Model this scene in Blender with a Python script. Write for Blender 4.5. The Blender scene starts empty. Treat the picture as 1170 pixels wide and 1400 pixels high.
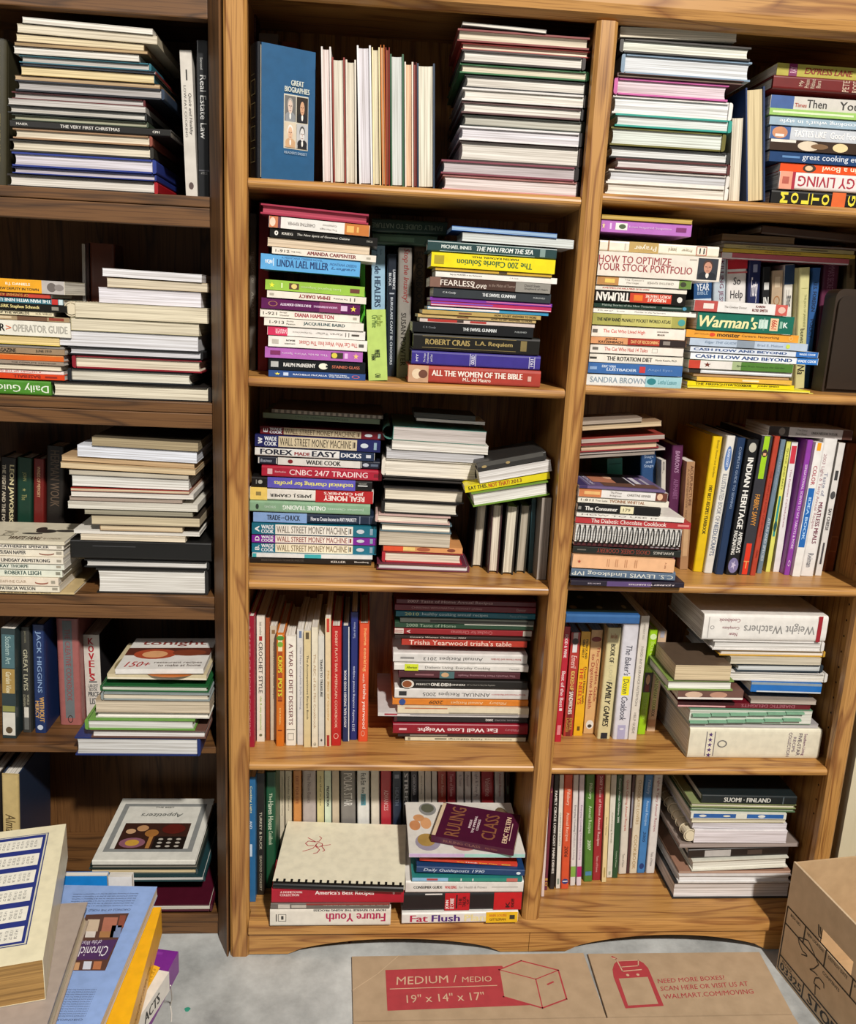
import bpy, math, random
from mathutils import Matrix, Vector

random.seed(7)
SC = bpy.context.scene
COL = SC.collection

# ---------------------------------------------------------------- camera
FPX, IW, IH = 1171.0, 1170.0, 1400.0
CPOS = (0.19257, -1.42740, 1.23045)
PITCH, YAW, ROLL = 0.234070, 0.078751, 0.048037

def cam_axes():
    cy, sy, cp, sp = math.cos(YAW), math.sin(YAW), math.cos(PITCH), math.sin(PITCH)
    fwd = Vector((sy * cp, cy * cp, -sp)); right = Vector((cy, -sy, 0)); up = right.cross(fwd)
    cr, sr = math.cos(ROLL), math.sin(ROLL)
    return right * cr + up * sr, up * cr - right * sr, fwd

RT, UP, FW = cam_axes()
cd = bpy.data.cameras.new('camera'); cam = bpy.data.objects.new('camera', cd); COL.objects.link(cam)
cd.sensor_fit = 'HORIZONTAL'; cd.sensor_width = 36.0; cd.lens = FPX * 36.0 / IW
cd.clip_start = 0.02; cd.clip_end = 50
m = Matrix((RT, UP, -FW)).transposed().to_4x4(); m.translation = Vector(CPOS)
cam.matrix_world = m; SC.camera = cam

# ---------------------------------------------------------------- light, world, exposure
w = bpy.data.worlds.new('world'); SC.world = w; w.use_nodes = True
w.node_tree.nodes['Background'].inputs[0].default_value = (0.95, 0.97, 1.0, 1)
w.node_tree.nodes['Background'].inputs[1].default_value = 0.045

def lamp(name, loc, target, power, size, col=(1, 1, 1)):
    l = bpy.data.lights.new(name, 'AREA'); l.shape = 'DISK'; l.size = size; l.energy = power; l.color = col
    o = bpy.data.objects.new(name, l); COL.objects.link(o); o.location = loc
    o.rotation_euler = (Vector(target) - Vector(loc)).to_track_quat('-Z', 'Y').to_euler()
    return o
lamp('ceiling_lamp', (1.5, -4.5, 5.0), (0.45, 0.0, 0.8), 500, 0.30, (1.0, 0.945, 0.87))
lamp('fill_lamp', (-1.7, -2.4, 2.5), (0.3, 0.0, 0.6), 16, 0.8, (1.0, 0.97, 0.93))  # unseen soft fill, added to lift faces turned away from the ceiling lamp
vs = SC.view_settings
vs.view_transform = 'Standard'; vs.look = 'None'; vs.gamma = 1.0; vs.exposure = 0.0; vs.use_curve_mapping = False

# ---------------------------------------------------------------- pixels of the photo to points of the place
def ray(x, y):
    return RT * ((x - IW / 2) / FPX) - UP * ((y - IH / 2) / FPX) + FW
def at_y(x, y, d):
    v = ray(x, y); t = (d - CPOS[1]) / v.y
    return Vector(CPOS) + v * t
def at_z(x, y, z):
    v = ray(x, y); t = (z - CPOS[2]) / v.z
    return Vector(CPOS) + v * t

# ---------------------------------------------------------------- materials
def lin(h):
    h = h.lstrip('#')
    if len(h) == 3: h = ''.join(c * 2 for c in h)
    o = []
    for i in (0, 2, 4):
        c = int(h[i:i + 2], 16) / 255
        o.append(c / 12.92 if c <= 0.04045 else ((c + 0.055) / 1.055) ** 2.4)
    return (*o, 1)
MATS = {}
def newmat(name):
    m = bpy.data.materials.new(name); m.use_nodes = True
    return m, m.node_tree.nodes, m.node_tree.links, m.node_tree.nodes['Principled BSDF']

def ink(h, rough=0.45):
    """printed or cloth-bound surface: one colour with faint wear"""
    k = ('i', h, rough)
    if k in MATS: return MATS[k]
    m, n, l, b = newmat('print_' + h.lstrip('#'))
    b.inputs['Roughness'].default_value = rough
    tc = n.new('ShaderNodeTexCoord'); no = n.new('ShaderNodeTexNoise'); no.inputs['Scale'].default_value = 60; no.inputs['Detail'].default_value = 4
    mx = n.new('ShaderNodeMix'); mx.data_type = 'RGBA'; mx.blend_type = 'MULTIPLY'; mx.inputs[0].default_value = 0.22
    mx.inputs[6].default_value = lin(h)
    cr = n.new('ShaderNodeValToRGB'); cr.color_ramp.elements[0].position = 0.3; cr.color_ramp.elements[0].color = (.45, .45, .45, 1); cr.color_ramp.elements[1].position = 0.6
    l.new(tc.outputs['Object'], no.inputs['Vector']); l.new(no.outputs['Fac'], cr.inputs[0]); l.new(cr.outputs[0], mx.inputs[7]); l.new(mx.outputs[2], b.inputs['Base Color'])
    MATS[k] = m; return m

def paper(h, axis=2):
    """page edges: fine leaves stacked along one axis"""
    k = ('p', h, axis)
    if k in MATS: return MATS[k]
    m, n, l, b = newmat('page_edges_' + h.lstrip('#'))
    b.inputs['Roughness'].default_value = 0.85
    tc = n.new('ShaderNodeTexCoord'); mp = n.new('ShaderNodeMapping'); oi = n.new('ShaderNodeObjectInfo')
    sc = [5, 5, 5]; sc[axis] = 520; mp.inputs['Scale'].default_value = sc
    no = n.new('ShaderNodeTexNoise'); no.noise_dimensions = '4D'; no.inputs['Scale'].default_value = 1.0; no.inputs['Detail'].default_value = 3; no.inputs['Roughness'].default_value = .65
    mu = n.new('ShaderNodeMath'); mu.operation = 'MULTIPLY'; mu.inputs[1].default_value = 50
    l.new(oi.outputs['Random'], mu.inputs[0]); l.new(mu.outputs[0], no.inputs['W'])
    l.new(tc.outputs['Object'], mp.inputs[0]); l.new(mp.outputs[0], no.inputs['Vector'])
    cr = n.new('ShaderNodeValToRGB'); c = lin(h)
    cr.color_ramp.elements[0].position = 0.34; cr.color_ramp.elements[0].color = (c[0] * .52, c[1] * .49, c[2] * .46, 1)
    cr.color_ramp.elements[1].position = 0.6; cr.color_ramp.elements[1].color = c
    l.new(no.outputs['Fac'], cr.inputs[0]); l.new(cr.outputs[0], b.inputs['Base Color'])
    MATS[k] = m; return m

def oak(name, light, dark, axis, rough=0.38, ring=1.0):
    k = ('w', name, axis)
    if k in MATS: return MATS[k]
    m, n, l, b = newmat(name)
    b.inputs['Roughness'].default_value = rough
    tc = n.new('ShaderNodeTexCoord')
    def mapped(s_long, s_cross, seed):
        mp = n.new('ShaderNodeMapping'); s = [s_cross] * 3; s[axis] = s_long; mp.inputs['Scale'].default_value = s
        mp.inputs['Location'].default_value = (seed, seed * .7, seed * 1.3)
        l.new(tc.outputs['Object'], mp.inputs[0]); return mp
    # broad growth figure: distorted bands
    mp1 = mapped(1.5, 13, 3.1)
    n1 = n.new('ShaderNodeTexNoise'); n1.inputs['Scale'].default_value = 1.5 * ring; n1.inputs['Detail'].default_value = 2; n1.inputs['Distortion'].default_value = .6
    l.new(mp1.outputs[0], n1.inputs['Vector'])
    mu = n.new('ShaderNodeMath'); mu.operation = 'MULTIPLY'; mu.inputs[1].default_value = 9
    fr = n.new('ShaderNodeMath'); fr.operation = 'PINGPONG'; fr.inputs[1].default_value = 1
    l.new(n1.outputs['Fac'], mu.inputs[0]); l.new(mu.outputs[0], fr.inputs[0])
    # pores: short dark streaks
    mp2 = mapped(9, 420, 1.7)
    n2 = n.new('ShaderNodeTexNoise'); n2.inputs['Scale'].default_value = 1; n2.inputs['Detail'].default_value = 3
    l.new(mp2.outputs[0], n2.inputs['Vector'])
    cr = n.new('ShaderNodeValToRGB'); e = cr.color_ramp.elements
    e[0].position = 0.0; e[0].color = lin(dark); e[1].position = 0.42; e[1].color = lin(light)
    l.new(fr.outputs[0], cr.inputs[0])
    cr2 = n.new('ShaderNodeValToRGB'); cr2.color_ramp.elements[0].position = .34; cr2.color_ramp.elements[0].color = (.45, .38, .3, 1); cr2.color_ramp.elements[1].position = .5
    l.new(n2.outputs['Fac'], cr2.inputs[0])
    mx = n.new('ShaderNodeMix'); mx.data_type = 'RGBA'; mx.blend_type = 'MULTIPLY'; mx.inputs[0].default_value = .65
    l.new(cr.outputs[0], mx.inputs[6]); l.new(cr2.outputs[0], mx.inputs[7]); l.new(mx.outputs[2], b.inputs['Base Color'])
    MATS[k] = m; return m
def OAK(axis): return oak('oak_veneer_%s' % 'xyz'[axis], 'b78649', '8b5b2e', axis)
def DARK(axis): return oak('dark_oak_%s' % 'xyz'[axis], '6b4826', '472e17', axis, .5)

def plain(name, h, rough=.5, metal=0.0, alpha=None):
    k = ('s', name)
    if k in MATS: return MATS[k]
    m, n, l, b = newmat(name)
    b.inputs['Base Color'].default_value = lin(h); b.inputs['Roughness'].default_value = rough; b.inputs['Metallic'].default_value = metal
    MATS[k] = m; return m

def card(name, h):
    k = ('c', name)
    if k in MATS: return MATS[k]
    m, n, l, b = newmat(name); b.inputs['Roughness'].default_value = .8
    tc = n.new('ShaderNodeTexCoord'); no = n.new('ShaderNodeTexNoise'); no.inputs['Scale'].default_value = 14; no.inputs['Detail'].default_value = 6
    mp = n.new('ShaderNodeMapping'); mp.inputs['Scale'].default_value = (2.5, 2.5, 2.5)
    cr = n.new('ShaderNodeValToRGB'); c = lin(h); cr.color_ramp.elements[0].position = .3; cr.color_ramp.elements[0].color = (c[0] * .86, c[1] * .85, c[2] * .83, 1); cr.color_ramp.elements[1].position = .65; cr.color_ramp.elements[1].color = c
    l.new(tc.outputs['Object'], mp.inputs[0]); l.new(mp.outputs[0], no.inputs['Vector']); l.new(no.outputs['Fac'], cr.inputs[0]); l.new(cr.outputs[0], b.inputs['Base Color'])
    MATS[k] = m; return m

# ---------------------------------------------------------------- mesh collecting
class MB:
    def __init__(s): s.v = []; s.f = []; s.mi = []; s.mats = []
    def m(s, mat):
        if mat not in s.mats: s.mats.append(mat)
        return s.mats.index(mat)
    def add(s, vs, fs, mat):
        o = len(s.v); s.v += [tuple(p) for p in vs]; k = s.m(mat)
        for f in fs: s.f.append([i + o for i in f]); s.mi.append(k)
    def box(s, x0, x1, y0, y1, z0, z1, mat):
        s.add([(x0, y0, z0), (x1, y0, z0), (x1, y1, z0), (x0, y1, z0), (x0, y0, z1), (x1, y0, z1), (x1, y1, z1), (x0, y1, z1)],
              [(0, 3, 2, 1), (4, 5, 6, 7), (0, 1, 5, 4), (1, 2, 6, 5), (2, 3, 7, 6), (3, 0, 4, 7)], mat)
    def prism(s, prof, a0, a1, mat, axis='x', caps=True):
        """closed profile, swept along an axis; profile is (y,z) for x, (x,z) for y, (x,y) for z"""
        n = len(prof)
        def P(a, p):
            return (a, p[0], p[1]) if axis == 'x' else (p[0], a, p[1]) if axis == 'y' else (p[0], p[1], a)
        vs = [P(a0, p) for p in prof] + [P(a1, p) for p in prof]
        fs = [(i, (i + 1) % n, n + (i + 1) % n, n + i) for i in range(n)]
        if caps: fs += [tuple(range(n - 1, -1, -1)), tuple(range(n, 2 * n))]
        s.add(vs, fs, mat)
    def tube(s, pts, r, mat, n=8, closed=False):
        pts = [Vector(p) for p in pts]; rings = []; N = len(pts); a = None
        for i, p in enumerate(pts):
            if closed: t = pts[(i + 1) % N] - pts[i - 1]
            else: t = pts[min(i + 1, N - 1)] - pts[max(i - 1, 0)]
            t.normalize(); a = t.orthogonal() if a is None else a - t * a.dot(t); a.normalize(); b = t.cross(a)
            rings.append([p + (a * math.cos(q) + b * math.sin(q)) * r for q in [2 * math.pi * j / n for j in range(n)]])
        vs = [q for R in rings for q in R]; fs = []
        for i in range(N if closed else N - 1):
            for j in range(n): fs.append((i * n + j, i * n + (j + 1) % n, ((i + 1) % N) * n + (j + 1) % n, ((i + 1) % N) * n + j))
        if not closed: fs += [tuple(range(n)), tuple(range((N - 1) * n, N * n))]
        s.add(vs, fs, mat)
    def xf(s, M): s.v = [tuple(M @ Vector(p)) for p in s.v]; return s
    def obj(s, name, parent=None, bevel=0):
        me = bpy.data.meshes.new(name); me.from_pydata(s.v, [], s.f)
        for mt in s.mats: me.materials.append(mt)
        me.polygons.foreach_set('material_index', s.mi); me.update()
        o = bpy.data.objects.new(name, me); COL.objects.link(o)
        if parent: o.parent = parent
        if bevel:
            b = o.modifiers.new('bevel', 'BEVEL'); b.width = bevel; b.segments = 2; b.limit_method = 'ANGLE'
        return o

def thing(name, label, cat, loc=(0, 0, 0), rot=(0, 0, 0), group=None):
    o = bpy.data.objects.new(name, None); COL.objects.link(o); o.empty_display_size = .02
    o.location = loc; o.rotation_euler = rot; o['label'] = label; o['category'] = cat
    if group: o['group'] = group
    return o
def tag(o, label, cat, group=None):
    o['label'] = label; o['category'] = cat
    if group: o['group'] = group
    return o
def struct(o): o['kind'] = 'structure'; return o

# ---------------------------------------------------------------- lettering: outlines of single letters, set in line
GL = {}
def load_letters():
    chars = [chr(c) for c in range(33, 127)] + ['\u00b7']
    todo = []
    for bold in (0,):
        for c in chars + [' ']:
            pair = []
            for body in (c, '|' + c + '|'):
                cu = bpy.data.curves.new('t', 'FONT'); cu.body = body; cu.resolution_u = 2; cu.offset = .012 if bold else 0.0; cu.fill_mode = 'FRONT'
                o = bpy.data.objects.new('t', cu); COL.objects.link(o); pair.append(o)
            todo.append((c, bold, pair))
    for body in ('||',):
        cu = bpy.data.curves.new('t', 'FONT'); cu.body = body; ref = bpy.data.objects.new('t', cu); COL.objects.link(ref)
    dg = bpy.context.evaluated_depsgraph_get()
    def mesh_of(o):
        me = bpy.data.meshes.new_from_object(o.evaluated_get(dg)); vs = [(v.co.x, v.co.y) for v in me.vertices]; fs = [tuple(p.vertices) for p in me.polygons]
        bpy.data.meshes.remove(me); return vs, fs
    rw = max(v[0] for v in mesh_of(ref)[0])
    for c, bold, (a, b) in todo:
        vs, fs = mesh_of(a) if c != ' ' else ([], [])
        wv = max(v[0] for v in mesh_of(b)[0]) - rw - (.012 if bold else 0)
        GL[c, bold] = (vs, fs, wv + (.03 if bold else 0))
    for _, _, pr in todo + [(0, 0, [ref])]:
        for o in pr:
            cu = o.data; bpy.data.objects.remove(o); bpy.data.curves.remove(cu)
load_letters()

def letters(s, flags=''):
    """lettering scaled into the unit square"""
    bold = 0; x = 0; V = []; F = []
    for c in s:
        vs, fs, wv = GL.get((c, bold), GL['?', bold]); o = len(V)
        V += [(a + x + (b * .22 if 'i' in flags else 0), b) for a, b in vs]; F += [tuple(i + o for i in f) for f in fs]; x += wv
    if not V: return [], []
    x0 = min(v[0] for v in V); x1 = max(v[0] for v in V); y0 = min(v[1] for v in V); y1 = max(v[1] for v in V)
    V = [((a - x0) / (x1 - x0), (b - y0) / (y1 - y0)) for a, b in V]
    if 'u' in flags: V = [(1 - a, 1 - b) for a, b in V]
    if 'l' in flags: V = [(1 - b, a) for a, b in V]      # quarter turn, reading upward
    if 'r' in flags: V = [(b, 1 - a) for a, b in V]      # quarter turn, reading downward
    return V, F

def decal(mb, s, col, u0, u1, v0, v1, flags, to3d, lift):
    """one printed mark: lettering, or a block when s is '', an ellipse when 'o:', a ring when 'O:', a starry/blotchy patch when '*'"""
    mat = ink(col)
    if s == '':
        V, F = [(0, 0), (1, 0), (1, 1), (0, 1)], [(0, 1, 2, 3)]
    elif s == 'o:':
        n = 18; V = [(.5 + .5 * math.cos(2 * math.pi * i / n), .5 + .5 * math.sin(2 * math.pi * i / n)) for i in range(n)]; F = [tuple(range(n))]
    elif s == 'O:':
        n = 24; V = []; F = []
        for i in range(n):
            a = 2 * math.pi * i / n; V += [(.5 + .5 * math.cos(a), .5 + .5 * math.sin(a)), (.5 + .38 * math.cos(a), .5 + .38 * math.sin(a))]
            j = (i + 1) % n; F.append((2 * i, 2 * j, 2 * j + 1, 2 * i + 1))
    elif s == '[]':
        t = .06; tx = t * min(1, (v1 - v0) / max(u1 - u0, 1e-6)) if flags != 'q' else t
        V = [(0, 0), (1, 0), (1, 1), (0, 1), (t, t), (1 - t, t), (1 - t, 1 - t), (t, 1 - t)]; F = [(0, 1, 5, 4), (1, 2, 6, 5), (2, 3, 7, 6), (3, 0, 4, 7)]
    elif s == '*5':
        V = [(.5 + (.5 if i % 2 == 0 else .2) * math.sin(i * math.pi / 5), .5 + (.5 if i % 2 == 0 else .2) * math.cos(i * math.pi / 5)) for i in range(10)]
        V.append((.5, .5)); F = [(i, (i + 1) % 10, 10) for i in range(10)]
    else:
        V, F = letters(s, flags)
        if not V: return
    text = s not in ('', 'o:', 'O:', '[]', '*5'); along_v = 'l' in flags or 'r' in flags
    for k, sh in enumerate(((-.5, .5) if text else (0,))):       # weight of the lettering: two impressions a hair apart
        q = sh * (.13 if 'b' in flags else .045) / max(len(s), 1) if text else 0
        du, dv = (0, q) if along_v else (q, 0)
        mb.add([to3d(u0 + (a + du) * (u1 - u0), v0 + (b + dv) * (v1 - v0), lift + .00005 * k) for a, b in V], F, mat)

# ---------------------------------------------------------------- the book
PG = 'e9e4da'
def make_book(root, SL, SW, T, hard, cover, spine_col, pg, turn, stand, marks, top_marks, floppy=False, back_col=None, jacket=None):
    """parts of one book. Canonical pose: lying, spine toward -y, spine length SL along x, width SW along y, thickness T along z."""
    R = Matrix.Rotation(turn, 4, 'Z')
    fx, fy = (SL, SW) if turn in (0.0, math.pi) else (SW, SL)
    if stand: M = Matrix.Translation((0, 0, fx / 2)) @ Matrix.Rotation(math.pi / 2, 4, 'Y') @ Matrix.Translation((0, fy / 2, -T / 2)) @ R
    else: M = Matrix.Translation((0, fy / 2, 0)) @ R
    axis = 0 if stand else 2
    if hard: tc, ov, e = min(.0026, T * .16), .0032, min(.006, T * .3)
    else: tc, ov, e = min(.0006, T * .12), .0004, .0007
    y0, y1 = -SW / 2, SW / 2; x0, x1 = -SL / 2, SL / 2
    cm = ink(cover, .38 if hard else .33); bm = ink(back_col or cover, .38 if hard else .33)
    g = .003 if hard else 0.0
    # cover boards
    c = MB()
    c.box(x0, x1, y0 + e + (g * .5), y1, 0, tc, bm); c.box(x0, x1, y0 + e + (g * .5), y1, T - tc, T, cm)
    if hard and jacket:                 # turned-in jacket flap at the fore edge
        jm = ink(jacket, .3); c.box(x0 + .004, x1 - .004, y1, y1 + .0004, 0, tc, jm)
    for mk in top_marks:
        decal(c, mk[0], mk[1], mk[2], mk[3], mk[4], mk[5], mk[6] if len(mk) > 6 else '', lambda u, v, k: (x0 + u * SL, y0 + e + g + v * (SW - e - g), T + k), .0003 + .00004 * top_marks.index(mk))
    c.xf(M).obj('cover', root)
    # spine
    s = MB(); sm = ink(spine_col, .38 if hard else .33)
    if hard:
        b = min(.0035, T * .22)
        pr = [(0, b), (.035, .42 * b), (.09, .12 * b), (.17, 0), (.83, 0), (.91, .12 * b), (.965, .42 * b), (1, b)]
        prof = [(y0 + q, p * T) for p, q in pr] + [(y0 + e, T), (y0 + e, 0)]
    else: prof = [(y0, 0), (y0, T), (y0 + e, T), (y0 + e, 0)]
    s.prism(prof[::-1], x0, x1, sm)
    for i, mk in enumerate(marks):
        decal(s, mk[0], mk[1], mk[2], mk[3], mk[4], mk[5], mk[6] if len(mk) > 6 else '', lambda u, v, k: (x0 + u * SL, y0 - k, v * T), .00025 + .00006 * min(i, 16))
    s.xf(M).obj('spine', root)
    # page block
    p = MB(); pm = paper(pg, axis)
    pa, pb = y0 + e + .0002, y1 - ov
    if floppy or T < .006: p.box(x0 + ov, x1 - ov, pa, pb, tc, T - tc, pm)
    else:
        q = min(.002, T * .12) if hard else .0004      # slightly hollow fore edge
        prof = [(pa, tc), (pb, tc), (pb - q * .8, tc + (T - 2 * tc) * .25), (pb - q, T / 2), (pb - q * .8, T - tc - (T - 2 * tc) * .25), (pb, T - tc), (pa, T - tc)]
        p.prism(prof, x0 + ov, x1 - ov, pm)
    p.xf(M).obj('page_block', root)

ORD = ['', 'first', 'second', 'third', 'fourth', 'fifth', 'sixth', 'seventh', 'eighth', 'ninth', 'tenth', 'eleventh', 'twelfth', 'thirteenth', 'fourteenth', 'fifteenth', 'sixteenth', 'seventeenth', 'eighteenth', 'nineteenth', 'twentieth', 'twenty-first', 'twenty-second', 'twenty-third', 'twenty-fourth', 'twenty-fifth', 'twenty-sixth', 'twenty-seventh', 'twenty-eighth', 'twenty-ninth', 'thirtieth']
KIND = {'h': ('hardcover_book', 1, 'S'), 'p': ('paperback_book', 0, 'S'),
        'HL': ('hardcover_book', 1, 'L'), 'HR': ('hardcover_book', 1, 'R'), 'HB': ('hardcover_book', 1, 'B'),
        'PL': ('paperback_book', 0, 'L'), 'PR': ('paperback_book', 0, 'R'), 'PB': ('paperback_book', 0, 'B'),
        'ML': ('magazine', 0, 'L'), 'MR': ('magazine', 0, 'R'), 'MB': ('magazine', 0, 'B'), 'm': ('magazine', 0, 'S')}
TURN = {'S': 0.0, 'L': -math.pi / 2, 'R': math.pi / 2, 'B': math.pi}
def bay(x):
    return (-.64, -.067) if x < -.04 else (-.015, .532) if x < .545 else (.5565, 1.119)

def portrait(u0, u1, v0, v1, bg, hair, skin, coat, across=False):
    """a small printed head-and-shoulders picture; across=True when the picture's upright direction runs along -u"""
    def P(c, shp, a0, a1, b0, b1):      # a: left to right, b: top to bottom, in the picture
        if across: return (shp, c, u0 + b0 * (u1 - u0), u0 + b1 * (u1 - u0), v0 + a0 * (v1 - v0), v0 + a1 * (v1 - v0))
        return (shp, c, u0 + a0 * (u1 - u0), u0 + a1 * (u1 - u0), v1 - b1 * (v1 - v0), v1 - b0 * (v1 - v0))
    return [P(bg, '', 0, 1, 0, 1), P(coat, 'o:', .06, .94, .62, 1.0), P(coat, '', .08, .92, .82, 1.0), P('e8e4dc', 'o:', .42, .58, .66, .92), P(hair, 'o:', .25, .75, .08, .56), P(skin, 'o:', .3, .7, .16, .7),
            P('4a3028', '', .36, .46, .38, .41), P('4a3028', '', .54, .64, .38, .41), P('b07860', '', .48, .52, .4, .5), P('8a4a40', '', .42, .58, .57, .59)]

def spine_marks(ts, a0, a1):
    out = []
    for t in ts:
        s, col, a, b = t[:4]; h = t[4] if len(t) > 4 else (1 if s == '' else .6); fl = t[5] if len(t) > 5 else ''; vc = t[6] if len(t) > 6 else .5
        ua = min(max((a - a0) / (a1 - a0), .003), .997); ub = min(max((b - a0) / (a1 - a0), .003), .997)
        out.append((s, col, ua, ub, max(vc - h / 2, 0.0), min(vc + h / 2, 1.0), fl))
    return out

def label_for(look, n, where, total=2): return '%s, %s %s' % (look, ORD[n], where) if total > 1 else '%s, %s' % (look, where)

def pile(crop, d, zs, where, items, tilt=(0, 0), group=None, snap=True, maxd=.268, start=1, dz=0):
    """a pile seen from the front, listed from the top down, in pixels of a crop of the photo"""
    cx, cy, s = crop; N = len(items)
    if d is None:
        it = items[-1]; d = at_z(cx + (it[0] + it[1]) / 2 / s, cy + it[3] / s, zs).y
    G = []
    for i, it in enumerate(items):
        xl, xr, yt, yb = it[:4]; op = it[8] if len(it) > 8 else {}
        f = i / max(N - 1, 1); tl = math.radians(op.get('tilt', tilt[0] * (1 - f) + tilt[1] * f))
        dj = d + op.get('d', ((i * 37) % 11 - 5) * .0007)
        A = at_y(cx + xl / s, cy + yb / s, dj); Tp = at_y(cx + xl / s, cy + yt / s, dj)
        B = at_y(cx + xr / s, cy + yb / s + .03 * (xr - xl) / s, dj)
        lo, hi = bay((A.x + B.x) / 2)
        if dj < .0165 and lo > -.1: lo, hi = lo + (.0158 if lo < .1 else .005), hi - (.0047 if lo < .1 else .0188)
        if A.x < lo: A.z += math.tan(tl) * (lo - A.x); A.x = lo
        if B.x > hi: B.x = hi
        L = (B.x - A.x) / math.cos(tl); T = max((Tp.z - zs if i == N - 1 and snap else Tp.z - A.z - 0) - .0004, .0012); zb = zs + .0002 if i == N - 1 and snap else A.z + dz
        if i == N - 1 and snap and tl < 0: zb += L * abs(math.sin(tl))
        G.append([A.x, zb, L, T, tl, dj])
    for i in range(N - 2, -1, -1):                 # each book rests on the one below it
        x0, z0, L, T, tl, dj = G[i]; X0, Z0, L2, T2, t2, _ = G[i + 1]
        a, b = max(x0, X0), min(x0 + L, X0 + L2)
        if b <= a: continue
        gap = min((z0 + math.tan(tl) * (x - x0)) - (Z0 + T2 / math.cos(t2) + math.tan(t2) * (x - X0)) for x in (a - .002, b + .002)) - .0004
        if gap < 0:
            cut = min(-gap, T2 * .35) if T2 > .002 else 0; G[i + 1][3] -= cut; up = -gap - cut
            if up > 0: G[i][1] += up; G[i][3] = max(T - up, .0012)
        elif gap > .0012: G[i][1] -= gap - .0004 if gap < .012 and N > 1 else 0
    for i, it in enumerate(items):
        xl, xr, yt, yb, kind, cov, look = it[:7]; ts = it[7] if len(it) > 7 else []; op = it[8] if len(it) > 8 else {}
        name, hard, face = KIND[kind]; name = op.get('name', name)
        ax, zb, L, T, tl, dj = G[i]
        if face == 'S': dd = op.get('dd', .105 if L < .165 else .125 if L < .19 else .15 if L < .225 else .185)
        elif face == 'B': dd = op.get('dd', L * .72)
        else: dd = op.get('dd', min(L * 1.3, .225))
        dd = min(dd, maxd - dj)
        SL, SW = (L, dd) if face in 'SB' else (dd, L)
        g = op.get('g', group) if len(items) > 1 else None
        root = thing(name, label_for(look, i + start, where, len(items)), op.get('cat', 'magazine' if name == 'magazine' else 'book'),
                     (ax + L / 2 * math.cos(tl), dj, zb + (L / 2) * math.sin(tl)), (0, -tl, math.radians(op.get('yaw', 0))), g)
        mk = spine_marks(ts, xl, xr) + op.get('marks', []) if face == 'S' else []
        make_book(root, SL, SW, T, hard, cov, op.get('sp', cov), op.get('pg', PG), TURN[face], False, mk, op.get('top', []), name == 'magazine', op.get('bk'), op.get('jk'))
        if op.get('wire'):
            q = MB(); n = 20
            for k in range(n):
                x = -L / 2 + .006 + k * (L - .012) / (n - 1); r = T * .48
                q.tube([(x + .0004 * math.cos(t), -.0016 + r * .55 * math.cos(t), T / 2 + r * math.sin(t)) for t in [2 * math.pi * j / 14 for j in range(14)]], .0013, plain('black_wire', '141414', .35), 6, True)
            q.obj('wire_binding', root)
        if op.get('comb'):
            q = MB(); pc = plain('cream_comb_plastic', 'd8ccb0', .35); r = T * .46
            for k in range(2):
                q.tube([(-L / 2 - r * .6, .002 + k * dd * .5, T * .5), (-L / 2 - r * .6, .002 + k * dd * .5 + dd * .48, T * .5)], r * .8, pc, 14)
            for k in range(9):
                yy = .004 + k * (dd - .01) / 8
                q.tube([(-L / 2 - r * .6 + r * math.cos(t), yy, T * .5 + r * math.sin(t)) for t in [2 * math.pi * j / 16 for j in range(16)]], .0011, pc, 6, True)
            q.obj('comb_binding', root)
        if op.get('roll'):
            q = MB(); r = T * .5; n = 18
            for k in range(n):
                t0, t1 = [math.pi * .5 + 2 * math.pi * .93 * (k + j) / n for j in (0, 1)]
                q.add([(-L / 2 - r * .5 + r * math.cos(t), y, T * .5 + r * math.sin(t)) for t in (t0, t1) for y in (.003, dd)], [(0, 1, 3, 2)], ink(op['roll']))
            q.obj('rolled_cover', root)
        if op.get('tabs'):
            for k in range(12):
                q = MB(); c, rr = k % 6, k // 6; x0 = -L / 2 + .004 + c * L / 6.6 - rr * .004; zz = T * (.72 - .5 * rr) + c * T * .045
                q.box(x0, x0 + L / 6.8, -.006, .0005, zz - T * .14, zz, ink('7aa88a', .6)); q.obj('index_tab', root)

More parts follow.
